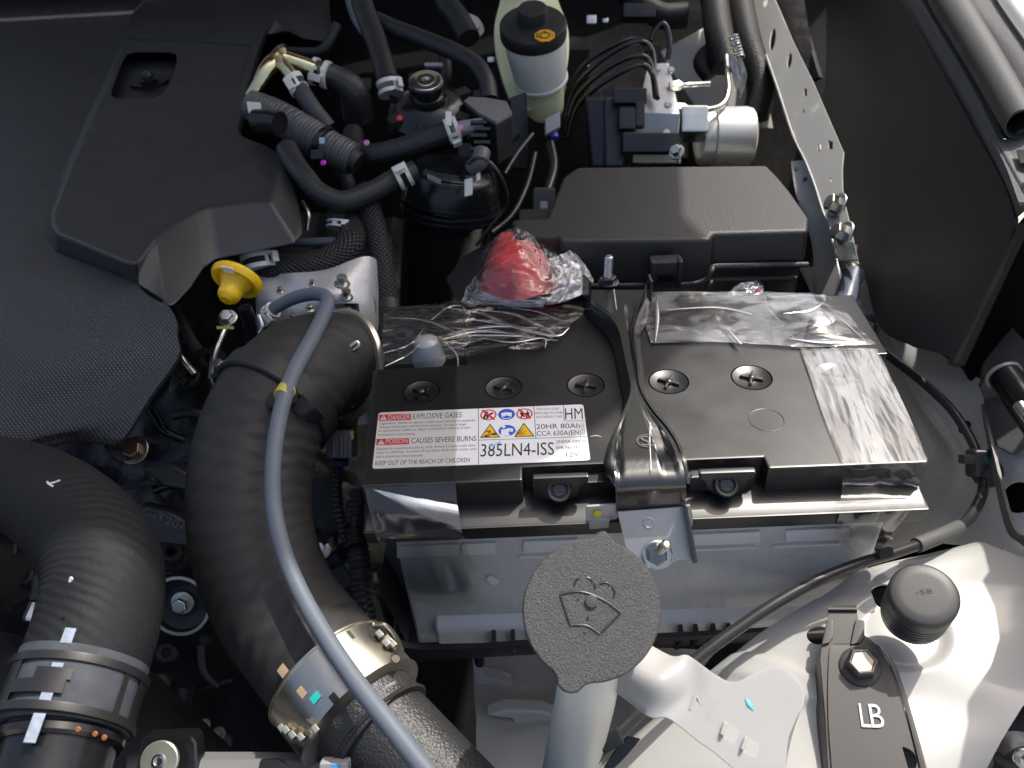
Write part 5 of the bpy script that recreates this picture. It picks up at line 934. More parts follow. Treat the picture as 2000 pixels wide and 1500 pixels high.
def clamp(c, ax, r, h, parent, m_=CLAMP, ear=None, nm='spring_clamp'):
    """two thin hoops, a solid patch and a folded ear"""
    ax = ax.normalized()
    b = MB(); b.lathe([(r*.93, -h/2), (r+.0011, -h/2), (r+.0011, -h/2+h*.30), (r*.93, -h/2+h*.30)], c, ax, 40); o = b.build(nm, m_, parent)
    b = MB(); b.lathe([(r*.93, h/2-h*.30), (r+.0011, h/2-h*.30), (r+.0011, h/2), (r*.93, h/2)], c, ax, 40); b.build('clamp_hoop', m_, o if parent.parent is None else parent)
    e = (CAMP-c); e = (e-ax*e.dot(ax)).normalized()
    if ear is not None: e = (e*math.cos(ear)+ax.cross(e)*math.sin(ear))
    s = ax.cross(e)
    for q, w_ in ((-.5, .35), (.35, .22)):
        f = (e*math.cos(q)+s*math.sin(q)); g = ax.cross(f)
        b = MB(); b.box(c+f*(r+.0004), g*r*w_*.5, ax*h*.5, f*.0009); b.build('clamp_bridge', m_, o, .0003)
    b = MB(); b.box(c+e*(r+r*.22), s*.0009, ax*h*.36, e*r*.26); b.box(c+e*(r+r*.45)+s*.002, s*.003, ax*h*.36, e*.0007); b.build('clamp_ear', m_, o, .0004)
    return o

rh = thing('radiator_hose', 'thick ribbed black radiator hose bending down at the lower left', 'hose', tuple(C(190, 1180, .42)))
P = [(-160, 925, .49, 165), (-60, 930, .48, 168), (40, 950, .465, 178), (120, 995, .452, 195), (180, 1060, .44, 212), (203, 1130, .428, 222), (190, 1220, .413, 230), (165, 1300, .40, 236), (140, 1370, .39, 240), (122, 1425, .382, 236)]
tubeC(P, WRAPH, 'hose_body', rh, 48, 10)
tubeC([(168, 1290, .4, 238), (150, 1340, .393, 244), (137, 1380, .388, 246), (121, 1430, .381, 244)], mat('chalky_hose_end', (.050, .056, .068), .7, var=(75, .85), bumps=[('noise', 500, .3, .0006)]), 'hose_end', rh, 48, 8)
a, b = C(165, 1300, .40), C(122, 1425, .382); ax = (b-a).normalized(); r = mm(124, .388)
c = C(145, 1352, .392)
def band(o, off, h, t): mb = MB(); mb.lathe([(r*.95, off-h/2), (r+t, off-h/2), (r+t, off+h/2), (r*.95, off+h/2)], c, ax, 56); return mb.build('clamp_band', BAND, rh, .0004)
band(0, -0.0075, .004, .0022); band(0, .0145, .004, .0022)
e = (CAMP-c); e = (e-ax*e.dot(ax)).normalized(); s = ax.cross(e)
def onr(q, h, dr=.0016): return c+(e*math.cos(q)+s*math.sin(q))*(r+dr)+ax*h
def strip(q0, q1, h0, h1, nm='clamp_bridge', dr=.0016, mt=BAND, k=5):
    mb = MB(); mb.patch([[onr(q0+(q1-q0)*i/k, h0, dr), onr(q0+(q1-q0)*i/k, h1, dr)] for i in range(k+1)], 2, 2, e*-.002); return mb.build(nm, mt, rh)
sg_ = 1 if s.dot(CX) > 0 else -1
strip(sg_*-1.15, sg_*-.92, -.009, .016); strip(sg_*.62, sg_*.72, -.009, .016); strip(sg_*.98, sg_*1.3, -.009, .016); strip(sg_*-.95, sg_*-.15, .003, .009, 'clamp_tongue'); strip(sg_*-.62, sg_*-.1, -.002, .003, 'clamp_tongue')
for h0, h1 in ((-.020, -.013), (-.004, .004), (.009, .0125), (.018, .030)):
    strip(sg_*-.42, sg_*-.26, h0, h1, 'paint_stripe', .0012, mat('pale_blue_white_paint', (.26, .31, .38), .6, var=(300, .5)))
m = MB(); 
for pts in (((92, 948), (106, 940), (112, 944)), ((104, 942), (103, 952), (94, 952))):
    pass
hpt = lambda x, y, d: C(x, y, d)
m.tube([hpt(117, 938, .412), hpt(106, 942, .412), hpt(94, 945, .411)], .0005, 6); m.tube([hpt(92, 940, .411), hpt(95, 945, .411), hpt(104, 950, .411)], .0005, 6); m.build('chalk_mark', mat('white_chalk', (0.6, 0.63, 0.66), 0.8), rh)
m = MB(); m.tube([hpt(138, 1127, .378), hpt(141, 1131, .378), hpt(136, 1136, .378), hpt(138, 1127, .378)], .0005, 6); m.build('chalk_mark', mat('white_chalk', (0.6, 0.63, 0.66), 0.8), rh)
nk = thing('radiator_neck', 'glossy black radiator neck under the hose clamp at the lower left corner', 'pipe', tuple(C(110, 1480, .38)))
m = MB(); a = C(122, 1430, .381); ax2 = (C(90, 1540, .366)-a).normalized(); r2 = mm(108, .38)
m.lathe([(r2, -.01), (r2*1.02, .004), (r2*.98, .008), (r2*.98, .05)], a, ax2, 40); m.build('neck_pipe', GLOSSB, nk)
m = MB(); m.lathe([(r2*1.04, .0015), (r2*1.1, .003), (r2*1.1, .006), (r2*1.04, .0075)], a, ax2, 40); m.build('neck_bead', GLOSSB, nk)
for x, y in ((153, 1424), (186, 1433), (204, 1440)):
    m = MB(); m.lathe([(.0012, 0), (.001, .0006)], C(x, y, .35), -CF, 10); m.build('rust_spot', mat('orange_rust', (.35, .12, .04), .7), nk)

ih = thing('intercooler_hose', 'fat dull black air hose curving beside the battery with a steel band clamp', 'hose', tuple(C(500, 1000, .5)))
P = [(672, 712, .580, 195), (640, 712, .568, 205), (585, 735, .548, 222), (530, 800, .53, 232), (497, 890, .515, 236), (488, 990, .50, 238), (500, 1080, .487, 238), (540, 1180, .472, 238), (595, 1255, .46, 242), (640, 1310, .45, 248), (655, 1328, .446, 248)]
tubeC(P, TURBO, 'hose_body', ih, 48, 10)
i_ax = (C(655, 1328, .446)-C(595, 1255, .46)).normalized()
rb = mm(131, .446); cb = C(655, 1330, .445)
m = MB(); m.lathe([(rb*.94, -.006), (rb+.0004, -.006), (rb+.0012, -.0055), (rb+.0012, -.0045), (rb+.0004, -.004), (rb, .024), (rb+.001, .0245), (rb*.94, .0255)], cb, i_ax, 64)
bnd = m.build('clamp_band', mat('brushed_stainless', (.56, .53, .46), .34, 1.0, rvar=.08, var=(130, .12), aniso=.3), ih)
e = (CAMP-cb); e = (e-i_ax*e.dot(i_ax)).normalized(); s = i_ax.cross(e); sg_ = 1 if s.dot(CX) > 0 else -1
def onb(q, h, dr=.0004): return cb+(e*math.cos(q*sg_)+s*math.sin(q*sg_))*(rb+dr)+i_ax*h
def bquad(q0, q1, h0, h1, nm, mt, dr=.0006):
    mb = MB(); mb.patch([[onb(q0, h0, dr), onb(q0, h1, dr)], [onb((q0+q1)/2, h0, dr), onb((q0+q1)/2, h1, dr)], [onb(q1, h0, dr), onb(q1, h1, dr)]], 3, 3, e*-.0006); return mb.build(nm, mt, bnd)
SLOT = mat('dark_slot', (.03, .028, .025), .5)
for q in (-.48, .82): bquad(q, q+.10, .004, .0095, 'band_slot', SLOT if q > 0 else mat('tan_mark', (.45, .32, .2), .6))
bquad(-.52, -.38, -.012, -.0065, 'tan_mark', mat('tan_mark', (.45, .32, .2), .6)); bquad(-.20, -.10, .0195, .0240, 'band_slot', SLOT)
bquad(-.40, -.26, .0125, .0165, 'teal_mark', mat('teal_paint', (.02, .48, .42), .5), .0008); bquad(.55, .60, -.003, .0025, 'band_slot', SLOT)
WIRE = mat('bright_wire', (.62, .58, .47), .25, 1.0)
m = MB(); m.tube([onb(1.02, -.001, .002), onb(1.18, .002, .004), onb(1.12, .012, .005), onb(1.0, .020, .005), onb(.88, .025, .004)], .0013, 10); m.build('clamp_wire', WIRE, ih)
m = MB(); m.tube([onb(1.0, .021, .004), onb(.80, .0255, .004)], .0022, 10, 3); m.build('clamp_pin', WIRE, ih)
for q, h in ((.92, .008), (.98, .0125), (.90, .0145), (1.0, .016)):
    m = MB(); m.box(onb(q, h, .003), i_ax*.0022, s*.0016, e*.0024); m.build('clamp_catch', WIRE, ih, .0005)
for q, h in ((-.95, .012), (-.90, .017), (-.80, .022), (-.55, .0265), (-1.0, .009)):
    m = MB(); m.box(onb(q, h, .003), i_ax*.002, s*.0015, e*.002); m.build('clamp_catch', WIRE, ih, .0005)
m = MB(); m.tube([onb(-.62, .019, .0015), onb(-.55, .0275, .003)], .0016, 10, 3); m.build('clamp_pin', WIRE, ih)
ax0 = (C(640, 712, .568)-C(672, 712, .580)).normalized()
m = MB(); re = mm(104, .578); m.lathe([(re*.9, -.004), (re+.0008, -.004), (re+.0022, -.002), (re+.0022, -.0008), (re+.0008, .0012), (re*.9, .0012)], C(668, 712, .578), ax0, 56); m.build('end_ring', mat('cream_plated_ring', (.60, .57, .48), .32, .8, rvar=.08), ih)
m = MB(); m.tube([C(684, 676, .54), C(697, 668, .54), C(700, 676, .54), C(690, 684, .54)], .0013, 8, 5); m.build('ring_loop', WIRE, ih)
m = MB(); m.tube([C(706, 715, .57), C(712, 745, .568), C(700, 775, .56), C(685, 795, .555)], .0016, 8, 6); m.build('ring_wire', mat('dull_wire', (.3, .3, .3), .4, .9), ih)
# rubber strap holding the slate hose
sa, sb = C(530, 800, .53), C(585, 735, .548); sx_ = (sb-sa).normalized(); sc_ = C(543, 782, .534); rs_ = mm(119, .534)
m = MB(); m.lathe([(rs_*.95, -.008), (rs_+.0006, -.008), (rs_+.002, -.007), (rs_+.002, .006), (rs_+.0006, .007), (rs_*.95, .007)], sc_, sx_, 48); m.build('rubber_strap', RUB, ih)
e = (CAMP-sc_); e = (e-sx_*e.dot(sx_)).normalized()
m = MB(); m.box(C(553, 778, .492), CX*mm(26, .49)+CU*mm(5, .49), CU*mm(15, .49), CF*.006); m.build('strap_buckle', RUB, ih, .002)
m = MB(); m.patch([[C(590, 770, .497), C(570, 800, .497)], [C(615, 795, .497), C(590, 812, .497)], [C(635, 815, .510), C(612, 830, .51)]], 4, 4, CF*.003); m.build('strap_tail', RUB, ih)
pi = thing('intake_pipe', 'grained black plastic air pipe running from the steel band clamp to the bottom edge', 'pipe', tuple(C(820, 1480, .42)))
GP = mat('grained_black_pipe', (.026, .026, .027), .42, spec=.6, bumps=[('noise', 700, .7, .0010)], var=(600, .3))
tubeC([(670, 1350, .443, 226), (705, 1385, .436, 222), (745, 1425, .43, 216)], GP, 'pipe_cuff', pi, 40, 6)
tubeC([(730, 1405, .434, 196), (800, 1475, .424, 194), (900, 1575, .41, 190), (1000, 1675, .40, 190)], GP, 'pipe_body', pi, 40, 6)
m = MB(); m.lathe([(mm(110, .43), 0), (mm(113, .43), .001), (mm(110, .43), .002)], C(742, 1421, .43), i_ax, 44); m.build('pipe_bead', GP, pi)
m = MB(); m.box(C(762, 1338, .405), CX*mm(10, .41)+CU*mm(5, .41), CU*mm(2, .41), CF*.001); m.build('arrow_mark', mat('pale_mark', (.4, .4, .4), .5), pi)
vh = thing('vacuum_hose', 'long slim slate blue hose running over the fat air hose to the bottom edge', 'hose', tuple(C(535, 980, .45)))
P = [(518, 618, .575, 24), (540, 600, .57, 25), (575, 582, .565, 26), (615, 574, .558, 27), (638, 582, .55, 28), (636, 606, .54, 29), (610, 660, .52, 31), (577, 720, .495, 32), (556, 775, .478, 32), (541, 840, .466, 32), (533, 910, .455, 32), (534, 985, .446, 33), (550, 1065, .436, 34), (582, 1148, .426, 35), (630, 1235, .412, 36), (690, 1325, .397, 38), (760, 1415, .383, 40), (850, 1530, .37, 42), (900, 1600, .365, 42)]
tubeC(P, SLATE, 'hose_run', vh, 18, 10)
m = MB(); a, b = C(561, 760, .483), C(551, 775, .478); m.lathe([(mm(18.5, .48), 0), (mm(18.5, .48), (b-a).length)], a, b-a, 20); m.build('yellow_band', mat('yellow_green_mark', (.45, .42, .08), .5), vh)
clamp(C(528, 610, .573), C(540, 600, .57)-C(518, 618, .575), mm(14, .573), .007, vh)

ds = thing('oil_dipstick', 'yellow oil dipstick handle with a white mark, standing in front of the engine cover', 'dipstick', tuple(C(482, 700, .57)))
YEL = mat('yellow_handle_plastic', (0.80, 0.50, 0.008), 0.36, var=(40, .08), rvar=.06)
dn_ = (CU*.80+CF*.44+CX*.24).normalized(); dc = C(463, 546, .555); rd = mm(51, .555)
m = MB(); m.lathe([(rd*.2, -.001), (rd*.70, -.001), (rd*.76, -.0028), (rd*.92, -.0034), (rd, -.001), (rd, .0016), (rd*.94, .003), (rd*.4, .0034)], dc, dn_, 44); m.build('handle_disc', YEL, ds)
m = MB(); m.tube([dc+dn_*.001, dc-dn_*.004, dc-dn_*.008, dc-dn_*.0145, dc-dn_*.018], [rd*.70, rd*.58, rd*.46, rd*.42, rd*.25], 28, 6); m.build('handle_stem', YEL, ds)
px_ = (CX-dn_*CX.dot(dn_)).normalized(); py_ = dn_.cross(px_)
if py_.dot(CU) < 0: py_ = -py_
m = MB(); cc2 = dc+py_*rd*.86-dn_*.0034; m.box(cc2, px_*.0040, py_*.0030, dn_*.0004); m.build('white_mark', mat('white_print_mark', (.7, .7, .68), .5), ds)
tubeC([(478, 600, .565, 26), (490, 640, .575, 27), (484, 690, .585, 27), (470, 740, .60, 27)], GLOSSB, 'dipstick_tube', ds, 16)

# hoses behind: (points, clamp points, label)
def hose(label, pts, cl=(), m_=HOSE, group=None, n=20):
    t = thing('coolant_hose', label, 'hose', tuple(C(*pts[len(pts)//2][:3])), group)
    o = tubeC(pts, m_, 'hose_run', t, n, 8)
    for (x, y, d, w_, h, dx, dy, ear) in cl:
        a = (C(x+dx, y+dy, d)-C(x, y, d)).normalized(); clamp(C(x, y, d), a, mm(w_/2, d), h, t, CLAMP, ear)
    return t
G_ = 'black coolant and fuel hoses behind the engine cover'
h1 = hose('black hose dropping straight down to a pale clamp beside the filter head', [(700, -40, .86, 42), (708, 10, .84, 42), (728, 62, .82, 42), (746, 115, .80, 42), (758, 160, .785, 42)], [(761, 172, .78, 44, .013, 3, 14, -.9)], group=G_)
m = MB(); m.box(C(768, 190, .765), CX*mm(4, .76), CU*mm(8, .76), CF*.001); m.build('blue_mark', mat('cyan_paint', (.04, .40, .58), .5), h1)
hose('black hose slanting across to the right and bending down into the filter', [(735, 40, .84, 34), (770, 56, .83, 34), (815, 72, .82, 34), (880, 98, .80, 34), (928, 125, .785, 34), (950, 158, .775, 34), (956, 195, .77, 34)], group=G_)
h = hose('black hose ending at a cream round fitting at the top of the picture', [(858, -40, .98, 44), (872, 5, .97, 44), (898, 40, .96, 44), (916, 75, .95, 44)], group=G_)
m = MB(); m.lathe([(mm(26, .97), 0), (mm(26, .97), .006), (mm(16, .97), .007), (mm(15, .97), .012)], C(918, 55, .985), (CX*.5-CF*.8+CU*.3), 32); m.build('cream_fitting', mat('cream_fitting_plastic', (.50, .50, .44), .5), h)
h = hose('black fuel hose running to a pale clamp and grey pipe by the connector', [(690, 260, .76, 40), (692, 285, .745, 42), (712, 300, .735, 42), (745, 300, .73, 42), (800, 285, .725, 42), (860, 263, .72, 42), (885, 254, .718, 42)], [(884, 254, .718, 44, .011, 14, -5, .9)], group=G_)
tubeC([(880, 256, .718, 30), (910, 250, .716, 30), (945, 245, .715, 30)], mat('grey_pipe', (.26, .27, .29), .4, .3), 'grey_pipe', h, 16)
m = MB(); m.box(C(876, 232, .70), CX*mm(6, .7), CU*mm(14, .7), CF*.001); m.build('clamp_tag', CLAMP, h, .0005)
for x, y, d, nm in ((899, 250, .699, 'pink_mark'), (716, 279, .715, 'pink_mark')):
    m = MB(); m.lathe([(mm(6, d), 0), (mm(5, d), .001)], C(x, y, d), -CF, 12); m.build(nm, mat('pink_paint', (.62, .22, .48), .5), h)
hose('black hose sagging in a U from the cover to a pale clamp under the filter', [(560, 290, .70, 42), (575, 318, .69, 42), (596, 346, .68, 42), (625, 378, .675, 42), (672, 394, .675, 42), (725, 376, .68, 42), (766, 354, .685, 42), (812, 334, .69, 42)], [(788, 344, .683, 44, .012, 14, -7, -.7)], group=G_)
hose('short grey black hose hanging from a white clamp under the plated elbow', [(575, 155, .74, 32), (590, 180, .735, 34), (612, 215, .735, 36), (640, 250, .74, 36)], [(579, 165, .737, 34, .016, 8, 14, .3)], mat('grey_black_hose', (.045, .046, .05), .55, bumps=[('noise', 800, .3, .0004)]), G_)
hose('black hose leaving a grey ring clamp behind the plated elbow', [(612, 140, .76, 46), (650, 150, .77, 48), (690, 180, .78, 60), (700, 230, .80, 60)], [(626, 143, .765, 48, .016, 14, 4, .2)], group=G_)
hose('dark hose curving behind the others at the top edge', [(676, -20, .95, 14), (690, 30, .94, 14), (708, 62, .93, 14)], m_=SLATE)
hose('thin slate hose lying level above the braided loop', [(560, 474, .70, 18), (600, 474, .69, 18), (650, 472, .685, 18), (690, 477, .685, 18), (720, 484, .69, 18)], m_=SLATE)
hose('black hose stub in a grey band clamp below the engine cover', [(500, 470, .66, 60), (505, 495, .655, 62), (508, 525, .65, 60)], [(507, 512, .652, 66, .012, 3, 14, -.8)])
cp = thing('conduit_sleeve', 'ribbed grey conduit sleeve slanting down from the cover, tied with a black strap', 'conduit', tuple(C(590, 255, .72)))
CND = mat('grey_ribbed_conduit', (.085, .085, .09), .42, bumps=[('noise', 500, .2, .0005)], rvar=.08)
tubeC([(490, 205, .735, 54), (540, 228, .73, 62), (600, 262, .725, 64), (640, 286, .722, 62), (690, 312, .72, 62)], CND, 'ribbed_sleeve', cp, 28, 26, rib=(.0035, .0011))
tubeC([(676, 304, .72, 52), (700, 320, .72, 46)], RUB, 'sleeve_end', cp)
c = C(632, 281, .722); a = (C(640, 286, .722)-C(600, 262, .725)).normalized(); ring(c, a, mm(33, .722), .0055, GLOSSB, 'tie_strap', cp)
m = MB(); m.box(C(620, 303, .69), CX*mm(12, .7), CU*mm(9, .7), CF*.003); m.build('tie_buckle', GLOSSB, cp, .001)
m = MB(); m.lathe([(mm(6, .69), 0), (mm(4, .69), .001)], C(631, 318, .69), -CF, 12); m.build('magenta_mark', mat('magenta_paint', (.6, .03, .5), .5), cp)
m = MB(); m.box(C(629, 275, .695), CX*mm(5, .7), CU*mm(6, .7), CF*.001); m.build('blue_mark', mat('grey_blue_paint', (.3, .42, .6), .5), cp)
tubeC([(500, 236, .70, 44), (525, 236, .695, 44), (547, 240, .69, 44)], GLOSSB, 'end_plug', cp, 24, 4)
m = MB(); m.patch([[C(482, 198, .705), C(508, 200, .70)], [C(484, 214, .70), C(509, 216, .695)], [C(490, 232, .695), C(500, 232, .69)], [C(492, 250, .70), C(500, 252, .695)]], 4, 4, CF*.002); m.build('plug_clip', CLAMP, cp)
el_ = thing('plated_elbow', 'yellow zinc plated pipe elbow emerging from under the engine cover', 'pipe', tuple(C(545, 125, .75)))
GOLD = mat('yellow_zinc', (.62, .58, .36), .22, 1.0, rvar=.1, var=(60, .25))
tubeC([(488, 190, .735, 22), (505, 165, .735, 26), (525, 132, .74, 34), (548, 116, .75, 34), (580, 124, .755, 34), (612, 136, .76, 36)], GOLD, 'elbow_pipe', el_, 24)
tubeC([(545, 118, .742, 26), (562, 138, .738, 26), (576, 158, .736, 27)], GOLD, 'branch_pipe', el_, 20)
m = MB(); m.lathe([(mm(20, .75), -.002), (mm(26, .75), 0), (mm(20, .75), .002)], C(542, 108, .74), CX-CU*.8, 28); m.build('pipe_flange', mat('coppery_flange', (.6, .45, .38), .25, 1), el_)

# ---- braided hoses
def braid_mat():
    return mat('black_braid', (.020, .020, .021), .5, bumps=[('uvweave', 120, 1.0, .0020, R(45))], var=(400, .3))
BR_ = braid_mat()
bh = thing('braided_hose', 'black braided hose dropping behind the back corner of the battery', 'hose', tuple(C(745, 500, .68)))
tubeC([(712, 370, .70, 40), (722, 405, .69, 43), (737, 465, .68, 45), (750, 540, .67, 46), (758, 594, .665, 47)], BR_, 'braid', bh, 24, 10)
tubeC([(757, 590, .664, 46), (762, 620, .66, 46), (766, 660, .66, 44)], RUB, 'end_sleeve', bh, 20)
bl = thing('braided_loop', 'fat black braided hose looping below the engine cover', 'hose', tuple(C(600, 530, .66)))
tubeC([(500, 508, .66, 56), (545, 524, .658, 58), (600, 524, .658, 60), (650, 506, .662, 58), (685, 474, .67, 54), (690, 440, .69, 50)], BR_, 'braid', bl, 28, 10)
c = C(668, 440, .69); clamp(c, CU+CX*.1, mm(28, .69), .006, bl)

# ================================================================ fuel filter
ff = thing('fuel_filter', 'glossy black fuel filter canister with a silver topped priming knob', 'fuel filter', tuple(C(880, 560, .80)))
up = (UPZ*.9-BY*.3+CX*.02).normalized()
def FFc(px, py, d): return C(px, py, d)
tubeC([(888, 322, .745, 150), (886, 345, .75, 174), (882, 378, .755, 184), (878, 405, .76, 184)], GLOSSB, 'filter_dome', ff, 40, 5)
for y, w_ in ((388, 186), (402, 192), (412, 190)):
    a = C(884, y-8, .757); ax_ = (C(872, 540, .80)-C(888, 322, .745)).normalized(); ring(C(880, y, .758), ax_, mm(w_/2, .758), .0035, GLOSSB, 'filter_ridge', ff, .0012)
tubeC([(878, 405, .76, 176), (872, 470, .78, 172), (866, 540, .80, 166), (862, 640, .83, 160)], GLOSSB, 'filter_canister', ff, 40, 5)
hc = C(838, 205, .74)
m = MB(); m.lathe([(mm(82, .75), -.022), (mm(86, .75), -.016), (mm(80, .75), -.006), (mm(66, .75), -.002), (mm(60, .75), .002), (mm(36, .75), .006), (mm(36, .75), .010)], hc, up, 40); m.build('filter_head', GLOSSB, ff, 0, ang=40)
m = MB(); m.lathe([(mm(30, .74), .004), (mm(32, .74), .008), (mm(32, .74), .012), (mm(28, .74), .013), (mm(28, .74), .016), (mm(32, .74), .017), (mm(33, .74), .024), (mm(31, .74), .025)], hc, up, 36); m.build('priming_knob', GLOSSB, ff)
m = MB(); m.lathe([(mm(31, .74), .0245), (mm(31, .74), .0262), (mm(28, .74), .0268), (mm(20, .74), .0264), (mm(18, .74), .0268), (mm(12, .74), .0262), (mm(7, .74), .0268), (mm(6, .74), .0250), (mm(1, .74), .0250)], hc, up, 36); m.build('knob_top', mat('bright_turned_metal', (.72, .72, .72), .18, 1), ff)
for a_ in range(6):
    q = a_*1.05; x_, y_ = perp(up); d_ = x_*math.cos(q)+y_*math.sin(q)
    m = MB(); m.box(hc+d_*mm(66, .75)-up*.006, d_*.010, up.cross(d_)*.005, up*.007); m.build('head_lug', BLK, ff, .0015)
m = MB(); m.lathe([(mm(6, .7), 0), (mm(4, .7), .001)], C(780, 231, .705), -CF, 12); m.build('red_dot', mat('red_paint', (.7, .03, .03), .4), ff)
for x, y, a_, b_ in ((915, 366, 8, 17), (934, 346, 4, 8)):
    m = MB(); m.box(C(x, y, .685), CX*mm(a_, .69)+CU*mm(2, .69), CU*mm(b_, .69), CF*.001); m.build('white_tab', mat('ivory_tab', (.62, .64, .58), .5), ff, .0016, 3)
m = MB(); m.box(C(848, 350, .672), CX*mm(13, .68)+CU*mm(-6, .68), CU*mm(5, .68), CF*.001); m.build('grey_sticker', mat('grey_sticker', (.12, .12, .12), .5), ff)
tubeC([(920, 330, .69, 30), (935, 318, .685, 34), (942, 296, .69, 34)], mat('grey_sensor', (.10, .10, .11), .45), 'sensor_boot', ff)
tubeC([(912, 320, .68, 7), (930, 308, .675, 7), (960, 320, .67, 7), (985, 360, .68, 7), (990, 400, .70, 7), (960, 440, .71, 7), (930, 480, .72, 7)], CAB, 'sensor_lead', ff, 10)
cb_ = thing('connector_block', 'grey topped black connector block mounted above the fuel filter', 'connector', tuple(C(960, 250, .72)))
GT = mat('dusty_grey_plastic', (.135, .135, .14), .55, bumps=[('noise', 600, .2, .0005)], var=(60, .15))
tp = [C(906, 196, .735), C(916, 188, .745), C(948, 190, .76), C(990, 197, .755), C(1000, 219, .725), C(969, 237, .70), C(935, 219, .712)]
m = MB(); m.prism(tp, -UPZ*.004); m.build('block_lid', GT, cb_, .0012)
m = MB(); m.loft([p-UPZ*.0045-(p-C(955, 212, .73))*.03 for p in tp], [p-UPZ*.040-(p-C(955, 212, .73))*.08 for p in tp]); m.build('block_body', BLK, cb_, .0015)
for i in range(5):
    m = MB(); m.box(C(935+7*(i % 2), 240+i*13, .706), CX*mm(16, .7), CU*mm(3, .7), CF*.003); m.build('block_rib', BLK, cb_)
for pts, nm, lbl in ((((1040, 262, .80, 9), (1010, 300, .78, 9), (985, 340, .76, 9)), 'lead', 0), (((1045, 300, .80, 10), (1030, 360, .77, 10), (1000, 420, .74, 10), (960, 455, .72, 10)), 'lead', 1), (((1075, 280, .84, 18), (1082, 330, .82, 18), (1060, 400, .79, 18), (1050, 440, .77, 18)), 'lead', 2)):
    t = thing('wire_lead', ('thin black wire slanting from the reservoir down to the fuel filter', 'black wire curving past the fuse box to the filter canister', 'taped black wire dropping between the reservoir and the fuse box')[lbl], 'wire', tuple(C(*pts[0][:3])), 'black wires beside the fuel filter'); tubeC(pts, CAB, 'wire_run', t, 12)
cn = thing('wire_connector', 'small pale connector with a blue seal below the reservoir', 'connector', tuple(C(1080, 250, .84)))
m = MB(); m.box(C(1079, 243, .83), CX*mm(15, .83)+CU*mm(8, .83), CU*mm(16, .83), CF*.005); m.build('connector_shell', mat('pale_grey_shell', (.34, .35, .37), .4), cn, .002)
m = MB(); m.lathe([(mm(8, .83), 0), (mm(8, .83), .005)], C(1083, 262, .825), -CU-CF*.3, 16); m.build('blue_seal', mat('blue_seal', (.02, .05, .35), .4), cn)
# items behind the fuse box
jb = thing('relay_holder', 'black plastic clip holder with a pale tongue beside the fuse box', 'holder', tuple(C(1060, 400, .74)))
m = MB(); m.box(C(1062, 395, .73), CX*mm(22, .73), CU*mm(24, .73), CF*.012); m.build('holder_body', BLK, jb, .003)
m = MB(); m.box(C(1062, 408, .71), CX*mm(8, .71), CU*mm(15, .71), CF*.002); m.build('holder_tongue', mat('dull_grey_tongue', (.22, .22, .23), .4), jb, .002)

# ================================================================ aluminium housing, sensor and lower engine parts
al = thing('throttle_housing', 'cast aluminium housing bolted to the engine between the hoses', 'engine part', tuple(C(660, 620, .66)))
m = MB(); m.patch([[C(500, 530, .66), C(560, 535, .645), C(640, 525, .64), C(720, 500, .655), C(760, 540, .69)], [C(500, 600, .645), C(570, 590, .625), C(650, 575, .622), C(715, 590, .635), C(745, 640, .66)], [C(510, 680, .665), C(580, 660, .635), C(660, 640, .63), (C(715, 660, .635)), C(745, 700, .66)], [C(600, 760, .66), C(640, 740, .64), C(690, 730, .625), C(722, 740, .625), C(740, 780, .65)], [C(620, 860, .68), C(660, 840, .66), C(700, 830, .64), C(725, 830, .64), C(740, 860, .65)]], 8, 8, CF*.004, lambda u, v, p: -CF*.006*noise.noise(Vector((u*5, v*5, 4)))); m.build('housing_body', ALU, al, 0, ang=50)
m = MB(); m.prism([C(660, 590, .615), C(700, 620, .612), C(725, 655, .612), C(728, 700, .615), C(712, 690, .612), C(690, 650, .61), C(655, 610, .612)], CF*.004); m.build('housing_rib', ALU, al, .002)
m = MB(); m.prism([C(690, 500, .665), C(718, 525, .65), C(735, 600, .645), (C(728, 640, .645)), C(700, 560, .65)], CF*.004); m.build('housing_bracket', mat('dull_bracket_steel', (.26, .26, .27), .4, .8, rvar=.1), al, .001)
for x, y, d, r_ in ((668, 556, .605, 15), (676, 582, .60, 13), (570, 622, .60, 7), (605, 605, .60, 9), (706, 640, .60, 6), (548, 570, .615, 8), (610, 556, .612, 7)):
    m = MB(); m.hexbolt(C(x, y, d), (-CF*.5+CU*.6+CX*.1), mm(r_*.7, d), .008 if r_ > 12 else .004, 1.5); m.build('housing_bolt', ZINC, al, .0003)
m = MB(); m.prism([C(640, 594, .607), C(670, 592, .606), C(700, 592, .606), C(702, 614, .604), C(670, 614, .604), C(640, 615, .605)], CF*.002); m.build('data_plate', GLOSSB, al, .0008)
m = MB(); m.lathe([(mm(5, .6), 0), (mm(5, .6), .0008)], C(652, 606, .602), -CF, 16); m.build('blue_dot', mat('blue_dot_paint', (.03, .16, .6), .4), al)
m = MB(); lettering(m, 'A9S', C(672, 607, .602), C(686, 606, .602), .0028, -CF, .0002); m.build('plate_print', mat('pale_print', (.5, .5, .5), .5), al)
sn = thing('sensor_connector', 'brass sensor with a grey plug and a ribbed lead beside the battery', 'sensor', tuple(C(668, 860, .58)))
tubeC([(678, 800, .60, 50), (672, 825, .59, 54), (670, 842, .585, 52)], mat('brown_brass', (.30, .20, .06), .35, .8, rvar=.1, var=(80, .3)), 'sensor_body', sn, 6, 4)
m = MB(); m.box(C(668, 866, .575), CX*mm(26, .575), CU*mm(28, .575), CF*.011); m.build('plug_body', mat('grey_plug', (.13, .135, .145), .45, rvar=.08), sn, .003)
